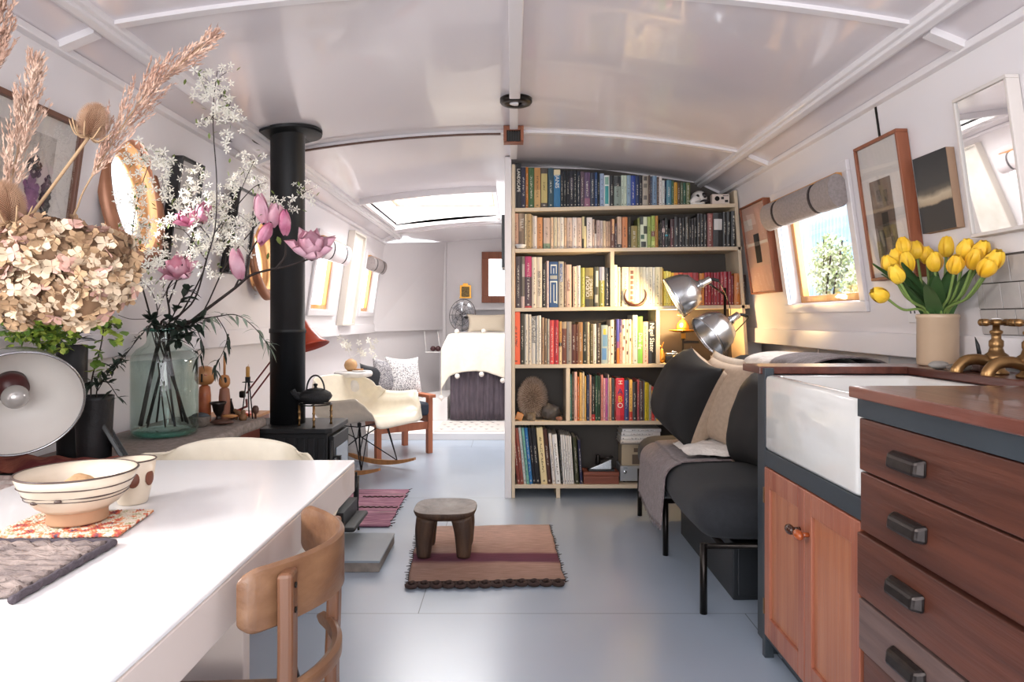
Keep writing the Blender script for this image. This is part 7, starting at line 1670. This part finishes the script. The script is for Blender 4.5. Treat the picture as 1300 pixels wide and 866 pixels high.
teasel('large brown teasel head at the left edge above the hydrangea', P(8, 258, 1.4), (-.15, -.1, 1), .033, .08)
mb = MB()
hd_ = thing('dried_hydrangea', 'big dried cream and pink hydrangea head in the left foreground', 'dried flower', DV+Vector((0, 0, .11)))
mh = [mat('hydrangea_cream', 'cdb79c', .9, var=.14, vscale=30), mat('hydrangea_tan', 'a88a6a', .9, var=.15, vscale=30), mat('hydrangea_pink', 'c59c8e', .9, var=.12, vscale=30), mat('hydrangea_brown', '7c6048', .9, var=.2, vscale=30)]
hc = P(78, 343, 1.45); st = spline([DV+Vector((.01, 0, .11)), dm+Vector((.015, 0, 0)), Vector((-1.2, 1.45, 1.02)), hc+Vector((-.04, 0, -.05)), hc], 6); m2 = MB(); m2.tube(st, [.0045]*len(st), 8); m2.build('stem', M['straw'], hd_)
lobes = [((-.075, 0, .02), (.085, .08, .075)), ((.0, -.02, .045), (.09, .08, .07)), ((.075, 0, .02), (.085, .08, .075)), ((-.06, -.02, -.05), (.085, .075, .07)), ((.04, -.01, -.055), (.085, .075, .065)), ((.1, 0, -.02), (.055, .06, .06)), ((-.12, 0, -.02), (.06, .06, .07))]
for i in range(800):
    o, rr = random.choice(lobes); d = rnd3(1).normalized()
    if d.y > .6: d.y *= -1
    p = hc+Vector(o)+Vector((d.x*rr[0], d.y*rr[1], d.z*rr[2]))*random.uniform(.82, 1.02); n_ = (d+rnd3(.75)).normalized(); a = n_.orthogonal().normalized(); a = Quaternion(n_, random.random()*6) @ a; s_ = random.uniform(.015, .023)
    mi = random.choices([0, 1, 2, 3], [6 if d.z < .2 else 3, 4, 4 if d.x < 0 else 1, 4 if d.z > .2 else 1])[0]
    for k in range(4):
        u = Quaternion(n_, pi/2*k) @ a; w = n_.cross(u); cv_ = random.uniform(-.25, .35)
        mb.add([p, p+u*s_*.5+w*s_*.42+n_*s_*.12, p+u*s_*.95+w*s_*.2+n_*s_*cv_, p+u*s_*.95-w*s_*.2+n_*s_*cv_, p+u*s_*.5-w*s_*.42+n_*s_*.12], [(0, 1, 2), (0, 2, 3), (0, 3, 4)], mi, True)
for o, rr in lobes: mb.ball(hc+Vector(o), tuple(q*.85 for q in rr), 3, 16)
mb.build('petals', mh, hd_)
# ================================================================ FAR END: armchair, stool table, bed, fan
ac = thing('wooden_armchair', 'low reddish wooden armchair with navy seat cushion in front of the bed', 'armchair', (-.68, 5.61, 0), R(37))
M['teak'] = wood('reddish_teak', '9a5538', 'b56e4c', axis='z', rough=.45)
# local origin at the front right post; -Y is forward
W_, D_ = .46, .42
for x, y in ((0, 0), (-W_, 0), (0, D_), (-W_, D_)):
    mb = MB(); mb.box((x-.022, y-.022, .0 if y == 0 else .061-.061), (x+.022, y+.022, .455)); mb.build('leg', M['teak'], ac, local=True, bevel=.003)
for x in (0, -W_):
    mb = MB(); mb.box((x-.035, -.05, .456), (x+.035, D_+.06, .482)); mb.build('armrest', M['teak'], ac, local=True, bevel=.004)
mb = MB(); mb.box((-W_+.022, -.015, .2), (-.022, .015, .26)); mb.box((-.012, .022, .25), (.012, D_-.022, .31)) ; mb.box((-W_-.012, .022, .25), (-W_+.012, D_-.022, .31)); mb.box((-W_+.022, D_-.015, .2), (-.022, D_+.015, .26)); mb.build('rails', M['teak'], ac, local=True, bevel=.003)
mb = MB()
for x in (-W_+.04, -.04): mb.tube([(x, D_-.02, .3), (x, D_+.12, .72)], .015, 8)
for k in range(3): z = .45+.1*k; y = D_+.03+.033*k; mb.box((-W_+.04, y-.008, z-.025), (-.04, y+.008, z+.025))
mb.build('backrest', M['teak'], ac, local=True)
mb = MB(); mb.rbox((-W_+.025, -.06, .315), (-.025, D_-.03, .425), .03, 0, 4); mb.build('seat_cushion', mat('navy_cushion', '2a2f3a', .85, bump=.2, bscale=100), ac, local=True)
M['speck'] = mat('grey_speckled_wool', '6c6a70', .95, c2='b8b4b4', vscale=130, detail=2, bump=.5, bscale=150, ramp=(.42, .58)); M['speck2'] = mat('white_speckled_wool', '8c8a8c', .95, c2='e8e4e2', vscale=110, detail=2, bump=.5, bscale=150, ramp=(.4, .55))
cush('darker grey speckled cushion on the left of the wooden armchair', P(495, 481, 5.66), (.35, -.9, .3), (.1, .2, 1), .33, .33, .12, M['speck'], M['speck'], 2)
cush('dark grey striped cushion tucked behind the others on the wooden armchair', P(476, 486, 5.6), (.25, -.95, .25), (.1, .1, 1), .28, .3, .08, M['char'], M['ivory'], 8)
cush('white speckled cushion on the right of the wooden armchair', P(513, 479, 5.72), (.62, -.72, .3), (-.1, .2, 1), .33, .36, .12, M['speck2'], M['speck2'], 5)
# pale column table
x, y = -1.245, 5.36
gt = thing('garden_stool', 'white waisted ceramic stool used as a side table behind the rocking chair', 'side table', (x, y, 0)); m_gt = mat('speckled_white_ceramic', 'd4d0cc', .45, var=.08, vscale=25)
mb = MB(); mb.lathe([(.105, 0), (.112, .01), (.112, .12), (.1, .2), (.085, .34), (.09, .45), (.108, .55), (.108, .625), (.1, .64)], (x, y, 0), 40); mb.build('pedestal', m_gt, gt)
mb = MB(); mb.lathe([(.1, .641), (.14, .65), (.148, .664), (.148, .678), (.14, .69), (1e-6, .692)], (x, y, 0), 40); mb.build('top', m_gt, gt)
z = .6925
bv = thing('bud_vase', 'round pale wooden bud vase on the white stool', 'vase', (x-.02, y, z)); mb = MB(); mb.lathe([(.025, 0), (.045, .02), (.052, .045), (.042, .075), (.018, .092), (.013, .095), (.011, .085), (1e-6, .06)], (x-.02, y, z), 28); mb.build('body', mat('turned_pale_wood', 'c49a6c', .5, var=.12, vscale=14), bv)
for i, (lb, e1) in enumerate((('sprig of white flowers leaning left in the round bud vase', (-.03, 0, .12)), ('sprig of white flowers leaning right in the round bud vase', (.12, .02, .08)))):
    e1 = Vector(e1); b0 = Vector((x-.02, y, z+.065)); t = thing('white_flower_sprig', lb, 'flower', b0); tip = b0+Vector((0, 0, .03))+e1; mb = MB(); st = spline([b0, b0+Vector((0, 0, .035)), tip], 5); mb.tube(st, .0022, 6); mb.build('stem', M['whitem'], t)
    mb = MB()
    for k in range(9):
        c = tip+rnd3(.034)+Vector((0, -.01, 0)); floret(mb, c, .03, Vector((random.gauss(0, .5), -1, random.gauss(0, .5))))
    mb.build('petals', M['bloss'], t)
mb = MB(); mb.lathe([(.05, 0), (.055, .004), (.055, .008), (.048, .008), (1e-6, .006)], (x+.06, y-.06, z), 24); tag(mb.build('small_dish', M['bone']), 'little pale dish beside the bud vase', 'dish')
mb = MB(); mb.tube([(x+.02, y-.065, z+.0155), (x+.09, y-.055, z+.0155)], .0068, 8); tag(mb.build('wooden_spool', M['ash']), 'small wooden stick lying on the little dish', 'stick')
# rolled-arm fleece on platform under armchair
mb = MB(); mb.box((-1.35, 6.25, .061), (-.95, 6.9, .075)); tag(mb.build('sheepskin_rug', M['ivory']), 'cream fleecy rug on the white platform behind the armchair', 'rug')
# white step block by the bed
mb = MB(); mb.hexa([(-1.1, 6.98, .061), (-.66, 6.98, .061), (-.66, 7.8, .061), (-1.1, 7.8, .061), (-1.1, 6.98, .24), (-.66, 6.98, .30), (-.66, 7.8, .30), (-1.1, 7.8, .24)]); tag(mb.build('step_block', M['whitem'], bevel=.004), 'white boxed step along the left side of the bed', 'step')
# bed
BX0, BX1, BYF, BYB, BT = -.645, -.06, 6.98, 8.3, .93
bd = thing('bed', 'high built-in bed with white sheets at the far end of the boat', 'bed', (-.35, 7.6, .06))
mb = MB(); mb.box((BX0+.04, 7.04, .061), (BX1, BYB, .72)); mb.build('base', M['whitem'], bd)
mb = MB(); mb.rbox((BX0, 7.0, .722), (BX1, BYB, BT-.012), .05); mb.build('mattress', M['whitem'], bd)
mb = MB(); mb.box((BX0+.01, 6.985, .585), (BX1, 7.02, .72)); mb.build('front_rail', M['whitem'], bd)
m_cur = mat('charcoal_curtain', '4c444c', .9, c2='5e545c', vscale=8, stretch=(6, 1, 1), bump=.2, bscale=60)
mb = MB()
def cu2(u, v): return (lerp(BX0+.015, BX1-.003, u), 6.965+.012*math.sin(u*34)+.006*math.sin(u*71+1), lerp(.07, .66, v))
mb.grid(cu2, 120, 6); tag(mb.build('bed_curtain', m_cur, solid=.004), 'dark grey gathered curtain hung across the front of the bed', 'curtain')
M['bedsp'] = mat('cream_bedspread', 'e4dccc', .95, var=.04, vscale=20, bump=.35, bscale=120)
def sprd(u, v):
    x = lerp(BX0-.14, BX1-.005, u); L_ = lerp(0, 1.3, v)
    ed = max(0, (BX0-.0)-x); drop = .45*min(1, ed/.14)**1.0*.7
    if L_ < .78: y = 7.72-L_; z = BT+.012-drop
    elif L_ < .9: t = (L_-.78)/.12*pi/2; y = 6.945-.03*math.sin(t)+.0*0; z = BT-.05+.062*math.cos(t)-drop*(.9)
    else: q = L_-.9; y = 6.913-.02*math.sin(u*16)*q*2; z = BT-.05-q*(1.05-.28*math.sin(u*pi*.9)+.35*max(0, .25-u)) - drop*.5
    if ed > 0: x = max(x, BX0-.07-.03*math.sin(v*20)*0)
    return Vector((x, y, z+.004*mnoise.noise(Vector((u*9, v*12, 0)))))
mb = MB(); mb.grid(sprd, 40, 60); bs_ = mb.build('bedspread', M['bedsp'], solid=.006); tag(bs_, 'cream bedspread with white pompom edge hanging over the foot of the bed', 'bedspread')
def pompom(p):
    mb = MB(); rock(mb, p, (.026, .026, .026), random.random()*9, .12, 14); lib(mb.build('pompom', M['ivory'], bs_), 'white pompom')
for u in (.05, .32, .66, .96): pompom(Vector(sprd(u, 1))+Vector((0, -.006, -.028)))
for p in (P(580, 419, 7.3), P(614, 416, 7.4)): pompom(Vector((p.x, p.y, BT+.038)))
mb = MB(); pillow(mb, (-.29, 8.06, BT+.115), (1, 0, 0), (0, .25, 1), (0, -1, .25), .5, .24, .13, 0, 16, None, 3); tag(mb.build('pillow', mat('cream_pillow', 'd8cab4', .9, bump=.2, bscale=30), weld=True), 'long cream pillow standing at the head of the bed', 'pillow')
mb = MB(); mb.rbox((BX0+.04, 7.75, BT-.011), (BX1-.02, 8.2, BT+.018), .012); tag(mb.build('folded_sheet', mat('soft_white_linen', 'dcdadc', .9)), 'white sheet folded across the bed below the pillow', 'sheet')
# patterned bedside rug
m_br = mat('pale_rug', 'cfc6c0', .95, bump=.4, bscale=120)
mb = MB(); a, b_, c, d = FL(555, 549, .062), FL(640, 548, .062), FL(640, 535.5, .062), FL(569, 535.5, .062)
pts = [Vector((-.72, 6.3, 0)), Vector((-.075, 6.3, 0)), Vector((-.075, 6.9, 0)), Vector((-.7, 6.9, 0))]
flatpoly(mb, pts, .0605, .066); rg_ = mb.build('bedside_rug', m_br); tag(rg_, 'pale rug with small dark triangles before the bed', 'rug')
mb = MB()
for i in range(6):
    for j in range(4):
        x = -.66+i*.105+(.05 if j % 2 else 0); y = 6.38+j*.14; s_ = .022
        if x < -.1: mb.add([(x, y, .0668), (x+s_, y+s_*1.6, .0668), (x-s_, y+s_*1.6, .0668)], [(0, 1, 2)])
mb.build('triangles', mat('grey_dye', '6a6668', .95), rg_)
# fan on the bedside shelf
fx, fy, fz = P(587, 400, 8.2); 
mb = MB(); mb.box((-.78, 8.12, .85), (-.50, 8.48, .875)); tag(mb.build('bedside_shelf', M['whitem']), 'narrow white shelf at the head of the bed carrying the chrome fan', 'shelf')
fn_ = thing('chrome_fan', 'chrome wire desk fan at the left of the pillow', 'fan', (fx, fy, .8755))
ax = Vector((-.5, -.85, .1)); Mx = axisM(ax); c = Vector((fx, fy, fz))
mb = MB(); mb.lathe([(.075, 0), (.075, .015), (.03, .03), (.012, .045), (.012, fz-.8755-.02)], (fx, fy+.03, .8755), 24); mb.tube([(fx, fy+.03, fz-.03), c-ax*.06], .012, 8); mb.build('stand', M['chrome'], fn_)
mb = MB(); mb.lathe([(1e-6, -.11), (.035, -.105), (.045, -.07), (.04, -.02), (1e-6, -.015)], c, 20, 0, Mx); mb.build('motor', M['chrome'], fn_)
for k in range(4):
    a0 = 2*pi*k/4; mb = MB()
    def blade(u, v): 
        r = lerp(.03, .165, v); a = a0+(u-.5)*lerp(.5, 1.0, v); return c+(Mx.to_3x3() @ Vector((r*math.cos(a), r*math.sin(a), .03*(u-.5))))
    mb.grid(blade, 6, 6); mb.build('blade', M['chrome'], fn_)
mb = MB()
for zz, rr in ((.045, .07), (.03, .13), (0, .19), (-.04, .13)): mb.tube([c+(Mx.to_3x3() @ Vector((rr*math.cos(t), rr*math.sin(t), zz))) for t in [2*pi*k/36 for k in range(37)]], .0022 if rr < .19 else .0035, 5)
for k in range(12):
    t = 2*pi*k/12; mb.tube([c+(Mx.to_3x3() @ Vector((r*math.cos(t), r*math.sin(t), zz))) for r, zz in ((.0, .05), (.07, .045), (.13, .03), (.19, 0), (.13, -.04), (.04, -.06))], .0016, 4)
mb.build('guard', M['wire'], fn_)
# gilt carved panel on the far wall
gx, _, gz = P(591, 370, 8.48)
g = thing('gilt_plaque', 'small gilt and dark carved plaque on the far wall above the fan', 'plaque', (gx, 8.47, gz-.08))
mb = MB(); mb.box((gx-.068, 8.465, gz-.075), (gx-.05, 8.495, gz+.075)); mb.box((gx+.05, 8.465, gz-.075), (gx+.068, 8.495, gz+.075)); mb.box((gx-.05, 8.465, gz+.058), (gx+.05, 8.495, gz+.075)); mb.box((gx-.075, 8.46, gz-.085), (gx+.075, 8.495, gz-.07)); mb.prism([(gx-.035, gz+.075), (gx+.035, gz+.075), (gx+.028, gz+.1), (gx-.028, gz+.1)], -8.495, -8.465, 0, Matrix.Rotation(R(90), 4, 'X')); mb.build('gilt_frame', M['gold'], g)
mb = MB(); mb.box((gx-.05, 8.475, gz-.07), (gx+.05, 8.494, gz+.058)); mb.build('carved_panel', mat('dark_gilt', '5a4a30', .5, c2='a08850', vscale=60, metal=.4), g)
# small shelf under the gunwale at the bow
p0 = P(541, 446, 7.95)
sh = thing('hanging_shelf', 'small white hanging shelf under the bow ledge with rope sides', 'shelf', (p0.x+.08, 7.95, p0.z))
mb = MB(); mb.box((p0.x, 7.86, p0.z-.012), (p0.x+.2, 7.98, p0.z)); mb.build('board', M['whitem'], sh)
mb = MB(); mb.tube([(p0.x+.01, 7.9, p0.z-.02), (p0.x-.015, 7.9, .955)], .005, 6); mb.tube([(p0.x+.17, 7.9, p0.z), (p0.x+.14, 7.9, .955)], .005, 6); mb.build('ropes', M['whitem'], sh)
for i, (dx, lb) in enumerate(((.085, 'left dark red ball on the small hanging shelf'), (.145, 'right dark red ball on the small hanging shelf'))):
    mb = MB(); mb.ball((p0.x+dx, 7.905, p0.z+.0325), .032, 0, 20); tag(mb.build('dark_ball', mat('dark_red_ball_%d' % i, '4a2a2c', .35)), lb, 'ball')
WORLD, EXPO = 3.0, 0.4
# ================================================================ LIGHT AND CAMERA
sc = bpy.context.scene
w = bpy.data.worlds.new('daylight'); sc.world = w; w.use_nodes = True
N, L = w.node_tree.nodes, w.node_tree.links
bg = N['Background']; bg.inputs[0].default_value = (.93, .96, 1, 1); bg.inputs[1].default_value = WORLD
def area(name, loc, rot, sx, sy, power, c=(1, 1, 1)):
    d = bpy.data.lights.new(name, 'AREA'); d.shape = 'RECTANGLE'; d.size = sx; d.size_y = sy; d.energy = power; d.color = c
    o = bpy.data.objects.new(name, d); C.objects.link(o); o.location = loc; o.rotation_euler = rot; return o
x0, x1, y0, y1 = SKY
area('skylight_daylight', ((x0+x1)/2, (y0+y1)/2, 2.45), (0, 0, 0), x1-x0, y1-y0, 48, (1, .99, .97))
for (a, b_, c, d), s, p in ((WINR, 1, 14), (WINL[0], -1, 11), (WINL[1], -1, 10), (WINL[2], -1, 40)):
    area('window_daylight', (s*1.72, (a+b_)/2, (c+d)/2+.1), (0, R(90)*s, 0), d-c, b_-a, p, (1, .99, .97))
for y, z, r, rq in PORT: area('porthole_daylight', (-1.75, y, z+.05), (0, -R(90), 0), .5, .5, 14, (1, .98, .95))
area('galley_overhead', (-.1, .1, 2.04), (0, 0, 0), 1.8, 1.8, 12, (1, .98, .985))  # unseen overhead area lamp; the ceiling above it is closed
area('stern_fill', (0, -1.5, 1.15), (R(105), 0, 0), 2.4, 1.6, 30, (1, .98, .99))  # unseen fill lamp added at the open stern to brighten ceiling and near end
d = bpy.data.lights.new('reading_bulb', 'SPOT'); d.energy = 26; d.color = (1, .72, .38); d.spot_size = R(125); d.spot_blend = .6; d.shadow_soft_size = .03
o = bpy.data.objects.new('reading_bulb', d); C.objects.link(o); ax = Vector((-.84, .12, -.45)).normalized(); o.location = Vector((1.055, 3.86, 1.29))+ax*.1; o.rotation_euler = Vector((-.78, .62, -.1)).to_track_quat('-Z', 'Y').to_euler()
d = bpy.data.lights.new('niche_fill', 'POINT'); d.energy = 13; d.color = (1, .66, .3); d.shadow_soft_size = .03  # added fill lamp for the niche glow, no bulb is fitted here
o = bpy.data.objects.new('niche_fill', d); C.objects.link(o); o.location = (1.03, 4.24, 1.09)
cd = bpy.data.cameras.new('camera'); cam = bpy.data.objects.new('camera', cd); C.objects.link(cam)
cam.location = (0, 0, CH); cam.rotation_euler = (R(90), 0, 0); cd.sensor_width = 36; cd.lens = F/1300*36; cd.shift_y = -28/1300; cd.clip_start = .05; cd.clip_end = 100
sc.camera = cam
sc.view_settings.view_transform = 'Standard'; sc.view_settings.look = 'None'; sc.view_settings.exposure = EXPO; sc.view_settings.gamma = 1
try:
    sc.cycles.use_denoising = True; sc.cycles.max_bounces = 8; sc.cycles.diffuse_bounces = 4; sc.cycles.glossy_bounces = 4; sc.cycles.transparent_max_bounces = 16; sc.cycles.caustics_reflective = False; sc.cycles.caustics_refractive = False; sc.cycles.sample_clamp_indirect = 6
except Exception: pass
